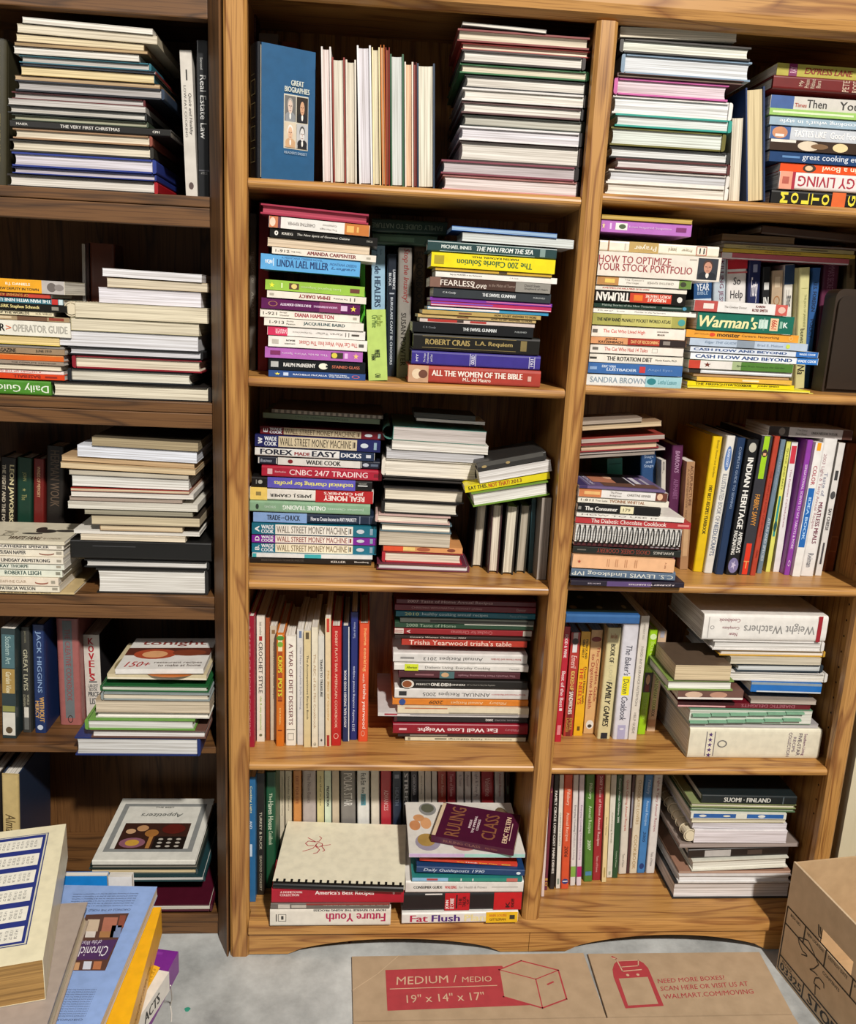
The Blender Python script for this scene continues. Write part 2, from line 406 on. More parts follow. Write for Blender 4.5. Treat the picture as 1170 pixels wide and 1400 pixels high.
def row(crop, d, zs, where, items, group=None, lean=None, dd0=.17, start=1):
    """books standing side by side, listed along the row: (x left of top, x right of top, y top, x left of bottom, y bottom, kind, colour, look, marks, options)"""
    cx, cy, s = crop; prev = None
    for i, it in enumerate(items):
        xl, xr, yt, xb, yb, kind, cov, look = it[:8]; ts = it[8] if len(it) > 8 else []; op = it[9] if len(it) > 9 else {}
        name, hard, face = KIND[kind]; name = op.get('name', name)
        if op.get('d') is not None: dj = op['d']
        elif d is not None: dj = d
        else: dj = at_z(cx + (xb + (xr - xl) / 2) / s, cy + yb / s, zs).y
        T0 = at_y(cx + xl / s, cy + yt / s, dj); T1 = at_y(cx + xr / s, cy + yt / s, dj); Bt = at_y(cx + xb / s, cy + yb / s, dj)
        lo, hi = bay((T0.x + T1.x) / 2)
        if min(T0.x, Bt.x) < lo: q = lo - min(T0.x, Bt.x); T0.x += q; Bt.x += q
        if max(T1.x, Bt.x + T1.x - T0.x) > hi and T1.x - T0.x > max(T1.x, Bt.x + T1.x - T0.x) - hi + .003: T1.x -= max(T1.x, Bt.x + T1.x - T0.x) - hi
        if prev and prev[3] > dj:
            zt_ = min(T0.z, prev[2]) - zs; sl = (T0.x - Bt.x) / (T0.z - zs)
            q = max(prev[0] - Bt.x, prev[0] + prev[1] * zt_ - (Bt.x + sl * zt_)) + .0003
            if 0 < q < .02: T0.x += q; Bt.x += q
        dx = T0.x - Bt.x; dz = T0.z - zs; th = math.atan2(dx, dz)
        Hh = math.hypot(dx, dz); T = max((T1.x - T0.x) * math.cos(th) - .0005, .002)
        if face in 'SB': dd = op.get('dd', min(dd0, Hh * .78))
        else: dd = op.get('dd', min(dd0, .2))
        dd = min(dd, .268 - dj)
        SL, SW = (Hh, dd) if face in 'SB' else (dd, Hh)
        prev = (Bt.x + T / math.cos(th), math.tan(th), T0.z, dj + dd)
        # leaning book rests on its lower corner
        x = Bt.x + T / 2 * math.cos(th); z = zs + .0002 + (T / 2) * abs(math.sin(th))
        g = op.get('g', group) if len(items) > 1 else None
        root = thing(name, label_for(look, i + start, where, len(items)), op.get('cat', 'magazine' if name == 'magazine' else 'book'), (x, dj, z), (0, th, math.radians(op.get('yaw', 0))), g)
        mk = spine_marks(ts, yt, yb) if face == 'S' else []
        make_book(root, SL, SW, T, hard, cov, op.get('sp', cov), op.get('pg', PG), TURN[face], True, mk, op.get('top', []), name == 'magazine', op.get('bk'))
# ================================================================ the room
fl, n, l, b = newmat('stained_concrete')
b.inputs['Roughness'].default_value = .7
tc = n.new('ShaderNodeTexCoord'); no = n.new('ShaderNodeTexNoise'); no.inputs['Scale'].default_value = 7; no.inputs['Detail'].default_value = 8; no.inputs['Roughness'].default_value = .65
cr = n.new('ShaderNodeValToRGB'); cr.color_ramp.elements[0].position = .34; cr.color_ramp.elements[0].color = lin('8f9190'); cr.color_ramp.elements[1].position = .68; cr.color_ramp.elements[1].color = lin('c9ccca')
n3 = n.new('ShaderNodeTexNoise'); n3.inputs['Scale'].default_value = 160; n3.inputs['Detail'].default_value = 2
bu = n.new('ShaderNodeBump'); bu.inputs['Strength'].default_value = .15; bu.inputs['Distance'].default_value = .002
l.new(tc.outputs['Object'], no.inputs['Vector']); l.new(no.outputs['Fac'], cr.inputs[0]); l.new(cr.outputs[0], b.inputs['Base Color'])
l.new(tc.outputs['Object'], n3.inputs['Vector']); l.new(n3.outputs['Fac'], bu.inputs['Height']); l.new(bu.outputs[0], b.inputs['Normal'])
g = MB(); g.box(-2.5, 3, -3.2, .8, -.05, 0, fl); struct(g.obj('floor'))
wl = plain('wall_paint', '9a9892', .8)
g = MB(); g.box(-2.5, 3, .36, .42, 0, 2.8, wl); struct(g.obj('wall_back'))
g = MB(); g.box(1.158, 1.178, .012, .04, 0, 2.4, plain('trim_paint', 'cfc4a6', .5)); g.box(1.178, 1.20, .02, .04, 0, 2.4, plain('trim_paint', 'cfc4a6', .5)); struct(g.obj('trim_1'))
g = MB(); g.box(1.20, 2.4, .06, .09, 0, 2.4, wl); struct(g.obj('wall_right'))

# ================================================================ the two bookcases
XD0, XD1, XR0, XR1 = .5275, .561, 1.1005, 1.133
BK = .285
bc = thing('bookcase', 'tall oak bookcase of two open bays crammed with books', 'bookcase', (.55, .14, 0))
def onto(mb, name, root, bevel=0):
    mb.xf(Matrix.Translation(-root.location)); return mb.obj(name, root, bevel)
def upright(x0, x1, a, b, z0, z1, c=.005, yf=-.006, yb=.0145):
    g = MB(); g.prism([(a, BK), (a, yb), (x0, yb), (x0, yf + c), (x0 + c, yf), (x1 - c, yf), (x1, yf + c), (x1, yb), (b, yb), (b, BK)], z0, z1, OAK(2), 'z'); return g
PL, PD0, PD1, PR = -.0155, .5327, .5560, 1.1197
onto(upright(-.035, 0, -.0345, PL, 0, 1.72), 'side_panel', bc)
onto(upright(XR0, XR1, PR, XR1 - .0005, 0, 1.72), 'side_panel', bc)
onto(upright(XD0, XD1, PD0, PD1, .0785, 1.668, .006), 'divider', bc)
def shelf_prof(zt, t=.0165, y0=.002):
    r = t / 2
    return [(.0165, zt), (y0 + r, zt)] + [(y0 + r - r * math.sin(q), zt - r + r * math.cos(q)) for q in [math.pi * k / 8 for k in range(1, 8)]] + [(y0 + r, zt - t), (.0165, zt - t)]
MZ = [1.4145, 1.1075, .7562, .4068]; RZ = [1.4225, 1.1160, .7670, .4030]; BZ = .0785
for k in range(4):
    for x0, x1, zz in ((.0005, XD0 - .0005, MZ[k]), (XD1 + .0005, XR0 - .0005, RZ[k])):
        g = MB(); g.prism(shelf_prof(zz), x0, x1, OAK(0)); g.box(PL + .0003 if x0 < .1 else PD1 + .0003, PD0 - .0003 if x0 < .1 else PR - .0003, .0165, BK, zz - .0165, zz, OAK(0)); o = onto(g, 'shelf', bc)
        # pin holes and pins of the adjustable shelves
g = MB(); g.box(PL + .0005, PR - .0005, .03, BK, BZ - .02, BZ - .0006, OAK(0)); onto(g, 'bottom_shelf', bc)
g = MB(); yf = -.012
g.prism([(.029, BZ), (yf + .008, BZ), (yf + .002, BZ - .003), (yf, BZ - .009), (yf, BZ - .024), (yf + .005, BZ - .028), (.029, BZ - .028)], .0005, XR0 - .0005, OAK(0)); onto(g, 'front_moulding', bc)
def arch(x0, x1, a0, a1, zpk, zf=.004):
    pr = [(x0, BZ - .0285), (x0, zf), (a0, zf)]
    for i in range(1, 16):
        t = i / 16; pr.append((a0 + (a1 - a0) * t, zf + (zpk - zf) * min(1, math.sin(math.pi * t) ** .6)))
    pr += [(a1, zf), (x1, zf), (x1, BZ - .0285)]; return pr
g = MB(); g.prism([(x, z) for x, z in arch(.0005, .5445, .075, .49, .036)], -.004, .016, OAK(0), 'y'); onto(g, 'apron', bc)
g = MB(); g.prism([(x, z) for x, z in arch(.5455, XR0 - .0005, .62, 1.03, .04)], -.004, .016, OAK(0), 'y'); onto(g, 'apron', bc)
g = MB(); g.prism([(-.004, 1.672), (-.010, 1.676), (-.012, 1.690), (-.012, 1.724), (.012, 1.724), (.012, 1.668), (.004, 1.6685)], -.0005 - .0, XR0 - .0005, OAK(0)); onto(g, 'header', bc)
g = MB(); g.box(PL + .0005, PR - .0005, .0165, BK, 1.700, 1.716, OAK(0)); onto(g, 'top_panel', bc)
g = MB(); g.box(-.035, XR1, BK + .0005, BK + .008, .06, 1.72, OAK(2)); onto(g, 'back_panel', bc)
for (yy, zz) in [(.05, .70), (.05, .672), (.05, .64), (.05, .608), (.05, .576), (.05, .544), (.05, .512), (.05, .35), (.05, .318), (.05, .286)]:
    pass
g = MB()
for zz in [.865, .833, .801, .72, .688, .656, .624, .592, .56, .528, .496, .464, .37, .338, .306, .274]:
    g.prism([(.055 + .0022 * math.cos(q), zz + .0022 * math.sin(q)) for q in [2 * math.pi * k / 8 for k in range(8)]], PR - .0004, PR - .0001, plain('pin_hole', '1a0f06', .9), 'x')
onto(g, 'pin_holes', bc)

DY = .05; DX = -.066
dk = thing('dark_bookcase', 'dark-stained oak bookcase standing against the taller lit bookcase', 'bookcase', (-.36, .17, 0))
DZ = [1.387, 1.055, .709, .411, .051]; DL = -.66; DB = .32
for k, (zt, zm, zb) in enumerate([(DZ[0], 1.370, 1.340), (DZ[1], 1.037, 1.011), (DZ[2], .689, .664)]):
    g = MB(); g.box(DL + .02, DX, DY, DB, zm + .0005, zt, DARK(0)); onto(g, 'shelf', dk, .0015)
    g = MB(); g.box(DL + .02, DX, DY + .001, DY + .02, zb, zm - .0005, DARK(0)); onto(g, 'shelf_rail', dk, .0015)
g = MB(); g.box(DL + .02, DX, DY + .004, DB, DZ[3] - .014, DZ[3], DARK(0)); onto(g, 'shelf', dk, .0015)
g = MB(); g.box(DL + .02, DX, DY, DB, DZ[4] - .018, DZ[4], DARK(0)); onto(g, 'bottom_shelf', dk, .0015)
g = MB(); g.box(DL + .02, DX, DY + .006, DY + .024, .002, DZ[4] - .0185, DARK(0)); onto(g, 'base_rail', dk)
g = MB(); g.box(DL + .02, DX, DY, DY + .02, 1.645, 1.70, DARK(0)); onto(g, 'header', dk, .002)
g = MB(); g.prism([(DX + .0005, DB), (DX + .0005, DY - .004), (-.041, -.006), (-.0385, -.004), (-.0385, DB)], 0, 1.70, DARK(2), 'z'); onto(g, 'corner_post', dk)
g = MB(); g.box(DL, DL + .0195, DY, DB, 0, 1.70, DARK(2)); onto(g, 'side_panel', dk)
g = MB(); g.box(DL, DX, DB + .0005, DB + .008, .02, 1.70, DARK(2)); onto(g, 'back_panel', dk)
g = MB(); g.box(DL + .02, DX, DY + .021, DB, 1.68, 1.70, DARK(0)); onto(g, 'top_panel', dk)
# ================================================================ books, shelf by shelf
W0, CR, TN, GY, BKC = 'e4dfd6', 'e2d8c2', 'd8c5a2', 'b9b4ae', '191718'
A1, A2, A3, A4 = (0, 0, 3.656), (320, 0, 3.9), (580, 0, 4.179), (820, 0, 3.343)
B1, B2, B3, B4, B5 = (0, 290, 3.9), (330, 260, 5.087), (540, 280, 4.5), (790, 280, 5.186), (930, 280, 4.875)
C1, C2, C3, C4, C5 = (0, 560, 3.774), (330, 540, 5.087), (500, 540, 4.333), (760, 540, 5.0), (920, 540, 4.68)
D1, D2, D3, D4, D5 = (0, 820, 3.774), (330, 800, 5.571), (500, 800, 4.333), (740, 800, 5.186), (890, 810, 4.179)
E1, E2, E3, E4, E5 = (0, 1030, 3.656), (330, 1040, 5.0), (530, 1040, 5.0), (730, 1050, 6.158), (880, 1050, 4.0)

# ---- top shelf, dark bookcase
pile(A1, .058, DZ[0], 'down the dark bookcase top-shelf pile', [
 (112, 762, 82, 112, 'MB', 'dedad0', 'white glossy magazine', [], dict(tilt=-1.2)),
 (86, 785, 116, 160, 'PR', 'cfc3a8', 'cream thick paperback', [], dict(pg=CR, tilt=-1.0)),
 (82, 720, 162, 205, 'PR', '8a7350', 'yellowed paperback', [], dict(pg='e2d2ae', tilt=-.6)),
 (72, 738, 206, 226, 'MR', '6a5238', 'brown-edged magazine', [], dict(pg='b59a72')),
 (70, 694, 226, 262, 'PR', 'd8d2c6', 'floppy white catalogue', [], dict(pg=W0)),
 (96, 756, 264, 305, 'HR', '2c6a78', 'teal hardcover with grey edges', [], dict(pg='c9c4be')),
 (100, 780, 306, 322, 'HR', '1d2c40', 'slim navy hardcover', [], dict(pg='c9c4be', sp='7a2626')),
 (106, 772, 323, 366, 'PR', 'b89c62', 'paperback with yellowed edges', [], dict(pg='e6d3a4', sp='2c5a68')),
 (75, 800, 367, 390, 'PR', '8a6a48', 'tan-edged paperback', [], dict(pg='c9ae88')),
 (78, 822, 391, 448, 'HR', '23262e', 'charcoal hardcover with grey pages', [], dict(pg='b8b4b2', sp='2b3a4e')),
 (60, 726, 450, 488, 'HR', '5a1d20', 'grey-paged hardcover with maroon spine', [], dict(pg='c4c0bd')),
 (42, 728, 489, 520, 'PR', 'a49f98', 'grey-edged paperback', [], dict(pg='c8c4c0')),
 (40, 734, 522, 562, 'HR', '2b2d2c', 'black hardcover with white edge line', [], dict(pg='d9d6ce')),
 (60, 742, 564, 594, 'HR', '3f4a3a', 'dark green hardcover', [], dict(pg='a7a68e')),
 (50, 852, 595, 634, 'h', '1c1a17', 'black hardcover with small white title', [('MAIER', 'd8d4cc', 82, 138, .3), ('THE VERY FIRST CHRISTMAS', 'e4e0d8', 300, 596, .42), ('CPH', 'd8d4cc', 762, 796, .32, 'b')], dict(dd=.2)),
 (66, 762, 636, 690, 'HR', '9c7a5a', 'tan-paged hardcover', [], dict(pg=CR, sp='8a4a3a')),
 (52, 768, 692, 754, 'HR', '2e2a24', 'cream-paged hardcover with rounded spine', [], dict(pg=CR)),
 (62, 782, 756, 828, 'HR', '2a3a86', 'lilac-paged hardcover with blue spine', [], dict(pg='d9d4dc')),
 (62, 782, 830, 864, 'HR', '24337c', 'slim blue hardcover', [], dict(pg='c9c2cc')),
 (40, 790, 866, 940, 'HR', '2a2522', 'thick white-paged hardcover with red spine', [], dict(pg=W0, sp='a3161f')),
], group='books piled on the dark bookcase top shelf')
row(A1, .10, DZ[0], 'along the dark bookcase top-shelf row', [
 (-60, 36, 190, -60, 936, 'h', '3c3826', 'olive-black hardcover with gilt lettering', [('MICHAEL CRICHTON', '8a7a48', 230, 520, .3), ('TIMELINE', '8a7a48', 560, 800, .34)]),
 (897, 958, 250, 930, 962, 'p', 'd3cdc3', 'white cookbook leaning by a law book', [('LOW-FAT COOKING', '6a6660', 415, 660, .2, '', .3), ('Quick and Healthy', '3a3632', 450, 650, .32, 'i', .68), ('', '2a2826', 340, 390, .12), ('o:', '5a4a46', 880, 915, .42)]),
 (978, 1046, 200, 990, 962, 'h', '15171a', 'black law book with grey spine title', [('Real Estate Law', 'c9c9c6', 362, 664, .46), ('Second', '9a9a98', 280, 335, .2, 'b', .4), ('', '55555a', 815, 822, .8), ('WILEY', '8a8a88', 825, 838, .5)]),
], group='books standing on the dark bookcase top shelf')

# ---- top shelf, middle bay
Z = MZ[0]
row(A2, .022, Z, 'along the middle-bay top-shelf row', [
 (463, 518, 248, 474, 962, 'HB', 'e2dad4', 'white hardcover showing pinkish pages', [], dict(pg='e4d4d0')),
 (520, 592, 305, 530, 965, 'HB', '8a3a30', 'hardcover with red-brown boards and cream pages', [], dict(pg='e2dccb')),
 (594, 652, 318, 600, 968, 'HB', 'd9d0c0', 'hardcover showing beige page edges', [], dict(pg='ded6c4')),
 (654, 730, 242, 668, 970, 'HB', 'e9e6e6', 'tall white hardcover with lilac-white pages', [], dict(pg='dcd8de')),
 (733, 778, 252, 742, 972, 'HB', 'e8d9a8', 'pale yellow slim hardcover', [], dict(pg='ddd4b8')),
 (780, 802, 240, 790, 974, 'HB', 'd97a24', 'slim orange-jacketed book', [], dict(pg='caa47a')),
 (803, 830, 252, 806, 974, 'HB', 'a02a20', 'slim red-brown hardcover', [], dict(pg='8a4a30')),
 (831, 906, 288, 836, 978, 'HB', '2f5a3c', 'hardcover with green board and stained pages', [], dict(pg='dfe3e0')),
 (908, 956, 330, 912, 984, 'HB', 'e8d8c8', 'peach-paged hardcover', [], dict(pg='e8c2a0')),
 (957, 974, 332, 960, 986, 'HB', '7a2a2c', 'slim maroon hardcover', [], dict(pg='a05a50')),
 (975, 1072, 338, 978, 990, 'HB', '2b3c50', 'thick hardcover in a loose slate jacket', [], dict(pg='e9e4d2')),
], group='books standing pages-out on the middle-bay top shelf')
pile(A3, .02, Z, 'down the middle-bay top-shelf pile', [
 (218, 700, 103, 124, 'MR', '8d8a86', 'thin grey magazine', [], dict(tilt=-1.5)),
 (190, 945, 132, 206, 'HB', '7a2622', 'cream-paged hardcover with dark red board', [], dict(pg=CR)),
 (212, 948, 216, 258, 'HB', 'a3302c', 'slim cream-paged hardcover with red board', [], dict(pg=CR)),
 (213, 922, 262, 338, 'HR', '2a1c1a', 'cream-paged hardcover with black jacket', [], dict(pg=W0)),
 (203, 942, 340, 398, 'HR', '2c6a3c', 'cream-paged hardcover with green board', [], dict(pg=CR)),
 (228, 938, 405, 484, 'HR', '1c1a1a', 'white-paged hardcover with black board', [], dict(pg=W0)),
 (215, 932, 486, 560, 'HR', 'd8d4d0', 'white hardcover', [], dict(pg=W0, sp='1c1818')),
 (212, 915, 562, 632, 'HR', '5a3a3a', 'white-paged hardcover with brown jacket', [], dict(pg=W0, sp='1c1818')),
 (217, 918, 634, 704, 'HR', '22281e', 'grey-paged hardcover with black-green board', [], dict(pg='c4c2b6')),
 (200, 908, 706, 788, 'HR', 'e0dcdc', 'lilac-white-paged hardcover', [], dict(pg='dfdce2', sp='141212')),
 (198, 898, 790, 906, 'HR', '3a2e2a', 'thickest white-paged hardcover', [], dict(pg=W0)),
 (95, 880, 908, 990, 'HR', '7e3c4a', 'grey-paged hardcover with plum board', [], dict(pg='c2b8ba', sp='1c1214')),
 (102, 892, 992, 1072, 'HR', 'c98a86', 'hardcover wrapped in pink boards', [], dict(pg='e2d8d6', sp='241416')),
], group='books piled on the middle-bay top shelf')

# ---- top shelf, end bay
Z = RZ[0]
pile(A4, .02, Z, 'down the end-bay top-shelf page-edge pile', [
 (92, 625, 112, 160, 'PL', 'cfc8b8', 'cream paperback with shaded page edges', [], dict(pg=CR, tilt=1.6)),
 (90, 690, 157, 222, 'HL', '3a3632', 'white-paged hardcover', [], dict(pg='e4e6da')),
 (95, 690, 224, 316, 'HL', '7c94aa', 'thick hardcover with blue-grey board', [], dict(pg='e0e4e8')),
 (80, 660, 318, 338, 'HL', '5a3c3a', 'slim book in a brown patterned jacket', [], dict(pg='8a7a6a')),
 (62, 586, 340, 418, 'HL', 'c45a9c', 'magenta hardcover with pinkish pages', [], dict(pg='e0cfd6')),
 (55, 604, 422, 506, 'HR', 'e9e4de', 'white hardcover with bluish-white pages', [], dict(pg='e6e8ea')),
 (68, 602, 508, 568, 'HR', '2f9a8c', 'white-paged hardcover with teal board', [], dict(pg='e2e6e4')),
 (45, 572, 570, 655, 'HR', '6a6428', 'greenish-paged hardcover with olive board', [], dict(pg='dbe2da')),
 (42, 594, 657, 712, 'HR', '2a2a28', 'slim white-paged hardcover with black board', [], dict(pg='e4e6e4')),
 (70, 595, 714, 764, 'HR', '5a2a28', 'slim hardcover with coral and black jacket', [], dict(pg='e4dedc')),
 (36, 590, 766, 824, 'HR', 'ded8d0', 'grey-paged hardcover with white board', [], dict(pg='cfd0d4')),
 (22, 582, 826, 900, 'HR', 'e9e4dc', 'cream-paged hardcover with white board', [], dict(pg='ded8cc')),
], group='books piled pages-out on the end-bay top shelf')
row(A4, None, Z, 'along the end-bay top-shelf row between piles', [
 (606, 656, 540, 590, 908, 'PB', 'd8d0c0', 'cream paperback', [], dict(pg='e2d8c4', d=.03)),
 (666, 756, 402, 672, 908, 'HB', '1f3560', 'navy hardcover with yellowed page edges', [], dict(pg='dccaa0', d=.03)),
], group='books between the end-bay top-shelf piles')
pile(A4, .028, Z, 'down the end-bay top-shelf cookbook pile', [
 (808, 1330, 268, 326, 'p', 'b3a94e', 'olive-yellow cookbook with red title', [('', '7a2456', 862, 900), ('RAY', 'd8b0c0', 868, 896, .5, 'l'), ('EXPRESS LANE', '8a2a1e', 935, 1155, .5, 'bi')], dict(d=.02)),
 (788, 1330, 338, 404, 'h', '6c1a18', 'dark red hardcover with rotated title', [('PETE', 'c9b09a', 1105, 1135, .8, 'l'), ('ROSE', 'c9b09a', 1150, 1180, .8, 'l'), ('My', 'c9b09a', 905, 928, .4, 'l'), ('Prison', 'c9b09a', 932, 952, .6, 'l'), ('Without', 'c9b09a', 958, 978, .7, 'l'), ('Bars', 'c9b09a', 984, 1004, .5, 'l')], dict(d=.015)),
 (778, 1330, 412, 474, 'p', 'cfcac2', 'pale book with blue spine block', [('', '3a5a94', 778, 884), ('Then', '33302e', 945, 1035, .62), ('Your', '33302e', 1095, 1210, .62), ('Times', 'b0402e', 890, 944, .3, '', .35)]),
 (775, 1330, 476, 508, 'p', '9cc46a', 'slim lime green paperback', [('', 'd8e8c0', 790, 1160, .3)]),
 (775, 1330, 510, 552, 'p', '9db4c4', 'blue-grey paperback with pale title', [('cooking what\'s in style', 'e9eef2', 820, 1168, .6, 'u')]),
 (775, 1330, 556, 618, 'p', 'c8ccd2', 'grey-white paperback with a portrait block', [('', '3c5c92', 775, 868), ('o:', 'c98a64', 785, 855, .9), ('', 'e8e0dc', 800, 840, .2, '', .3), ('TASTES LIKE', 'f4f2f0', 885, 1030, .5, 'b'), ('Good Food', 'f4f2f0', 1050, 1180, .5)]),
 (775, 1330, 626, 678, 'p', '3a2a20', 'brown paperback with floral spine pattern', [('o:', 'd8c8b0', 900, 1000, .9), ('o:', 'e0cc9a', 1060, 1130, .8), ('o:', '7a5a3a', 960, 1040, .5), ('', 'e4ddd2', 775, 890, .25, '', .85)]),
 (772, 1330, 682, 732, 'p', '1f3f6c', 'navy cookbook with white lowercase title', [('great cooking every day', 'd4dce6', 922, 1290, .72), ('', '5a86b8', 830, 910, .2)]),
 (822, 1330, 734, 774, 'p', 'e8501e', 'orange cookbook with upside-down title', [('Dinner in a Bowl', 'f6e8c8', 1015, 1300, .62, 'u'), ('o:', '3a2a1c', 925, 985, .95), ('o:', 'd8b890', 935, 970, .6)]),
 (815, 1330, 776, 858, 'h', 'e6dcd8', 'white hardcover with crimson upside-down title', [('', 'e89a80', 815, 872), ('', 'a8243a', 872, 886), ('ENERGY LIVING', 'a8243a', 900, 1290, .6, 'u'), ('', 'b45a4a', 828, 858, .4)]),
 (780, 1330, 862, 914, 'h', '141210', 'black book with yellow capitals turned sideways', [(c, 'e6d83c', x, x + 34, .62, 'bl') for c, x in (('M', 822), ('O', 870), ('L', 918), ('T', 964), ('O', 1010), ('G', 1130))] + [('', 'd8642a', 1056, 1118)]),
], group='cookbooks piled on the end-bay top shelf')

# ---- second shelf, dark bookcase
Z = DZ[1]
pile(B1, .062, Z, 'down the dark bookcase second-shelf spine-out pile', [
 (-150, 345, 326, 398, 'p', 'e9e0c8', 'paperback with yellow spine and photo panel', [('', 'e8a41e', -150, 222), ('B.J. DANIELS', 'f6f0d8', 30, 160, .26, 'b', .6), ('THE NEW DEPUTY IN TOWN', '3a2a18', -60, 205, .2, 'b', .26), ('', 'b9b2ae', 222, 345), ('o:', '6a625e', 250, 300, .7), ('o:', '8a827e', 290, 340, .5)]),
 (-150, 270, 402, 426, 'p', '8a2420', 'slim dark red paperback', [('OF SUNSHINE AU', 'd8a050', 0, 150, .7, 'u'), ('', 'c04030', 150, 265)]),
 (-150, 336, 428, 458, 'p', '3f7888', 'teal paperback with upside-down title', [('THE MAN WITH NINE LIV', 'e8f0f0', -20, 270, .6, 'bu'), ('', 'c4302a', 275, 308), ('', 'cfe0e4', 312, 334)]),
 (-150, 358, 460, 498, 'p', '1a1814', 'black paperback with cream author name', [('CLERK Stephen Schneck', 'e8d890', -20, 210, .6, 'b'), ('', '8a8478', 275, 312, .5)]),
 (-150, 285, 500, 524, 'p', 'e2d6b4', 'slim cream paperback', [('OF THE WORLDS', '2a2418', -10, 155, .55, 'b'), ('H.G. WELLS', '4a4034', 190, 275, .4)]),
 (-150, 370, 526, 552, 'p', 'a08a6a', 'slim brown patterned paperback', [('', '6a4a34', 90, 250), ('', 'd0bc9a', -150, 60, .5), ('', '8a3a28', 260, 340, .6)]),
 (-150, 376, 554, 634, 'p', 'e8e4d6', 'thick white manual with outlined capitals', [('R', '1a1a18', 0, 25, .5, 'b'), ('>', 'd86a3a', 32, 60, .3), ('OPERATOR GUIDE', 'a9a59a', 68, 360, .5, 'b')]),
 (-150, 318, 645, 692, 'PB', 'd9c23c', 'yellow book with cream page edges', [], dict(pg='e8d090', dd=.13)),
 (-150, 340, 694, 708, 'm', '8a8680', 'thin grey magazine', []),
 (-150, 345, 710, 740, 'm', '9c8468', 'tan magazine with dark masthead', [('MAGAZINE', '1e1a14', -30, 85, .7, 'b'), ('JUNE 1919', '3a342c', 190, 275, .6, 'b')]),
 (-150, 340, 743, 776, 'p', 'd8692a', 'plain orange paperback', [('', 'e89a5a', -150, 340, .2, '', .9)]),
 (-150, 340, 778, 798, 'm', '9a8a7a', 'grey-brown pamphlet', [('THE COMPLETE GARDENER', '4a4038', 60, 300, .4)]),
 (-150, 325, 800, 826, 'PB', 'c9bca4', 'cream pamphlet with page edges showing', [], dict(pg=CR, dd=.13)),
 (-150, 340, 828, 846, 'p', 'e6e0da', 'slim white paperback with red print', [('A HISTORY OF THE GAME', 'b83a2a', -40, 220, .5, 'u')]),
 (-150, 345, 848, 877, 'p', 'd8441e', 'orange-red paperback with upside-down title', [('BASEBALL', '7a1e14', 70, 215, .6, 'bu'), ('', '8a2418', 240, 305, .35)]),
 (-150, 276, 882, 985, 'h', '4c8a2c', 'green hardcover with big upside-down title', [('Daily Guide', 'e6eedc', -40, 262, .6, 'u')]),
], tilt=(-.5, -.2), group='spine-out books on the dark bookcase second shelf')
row(B1, .21, Z, 'along the dark bookcase second-shelf back row', [
 (436, 454, 170, 440, 700, 'p', 'a9a49e', 'slim grey book', []),
 (457, 474, 164, 461, 700, 'p', '3a1c14', 'slim dark brown book', []),
 (475, 610, 166, 478, 700, 'h', '5a2c1a', 'wide brown book in shadow', []),
], group='books standing behind the dark bookcase second-shelf piles')
pile(B1, .062, Z, 'down the dark bookcase second-shelf page-edge pile', [
 (546, 1076, 296, 340, 'MB', 'e9e6e6', 'sheaf of white paper', [], dict(pg='ecebee', tilt=-1.0, name='magazine')),
 (570, 1105, 330, 380, 'PB', 'b8a484', 'tan-edged paperback', [], dict(pg='d8ccb4')),
 (526, 1072, 372, 455, 'PB', 'e4e0e4', 'thick white manuscript', [], dict(pg='e6e3ea')),
 (400, 1106, 452, 536, 'PL', 'c9bfa4', 'comb-bound cream cookbook', [], dict(pg='e0d6bc', comb=1)),
 (378, 1062, 540, 608, 'PL', 'c9c09a', 'yellowed thick paperback', [], dict(pg='ddd4bc')),
 (316, 1056, 612, 694, 'PR', 'd9d9dc', 'thick white paperback', [], dict(pg='dedee2')),
 (362, 1082, 698, 742, 'HR', '1c1c1e', 'white-paged black hardcover', [], dict(pg='d9d9de')),
 (385, 1075, 748, 818, 'HL', '8a1f2c', 'cream-paged crimson hardcover', [], dict(pg=CR)),
 (362, 1022, 824, 894, 'HL', '23262a', 'cream-paged charcoal hardcover', [], dict(pg='e6e2d2')),
 (278, 1130, 900, 1005, 'HR', '1e1a18', 'widest thick black hardcover', [], dict(pg='e4dcc6')),
], tilt=(-.4, 0), maxd=.205, group='page-edge books on the dark bookcase second shelf')

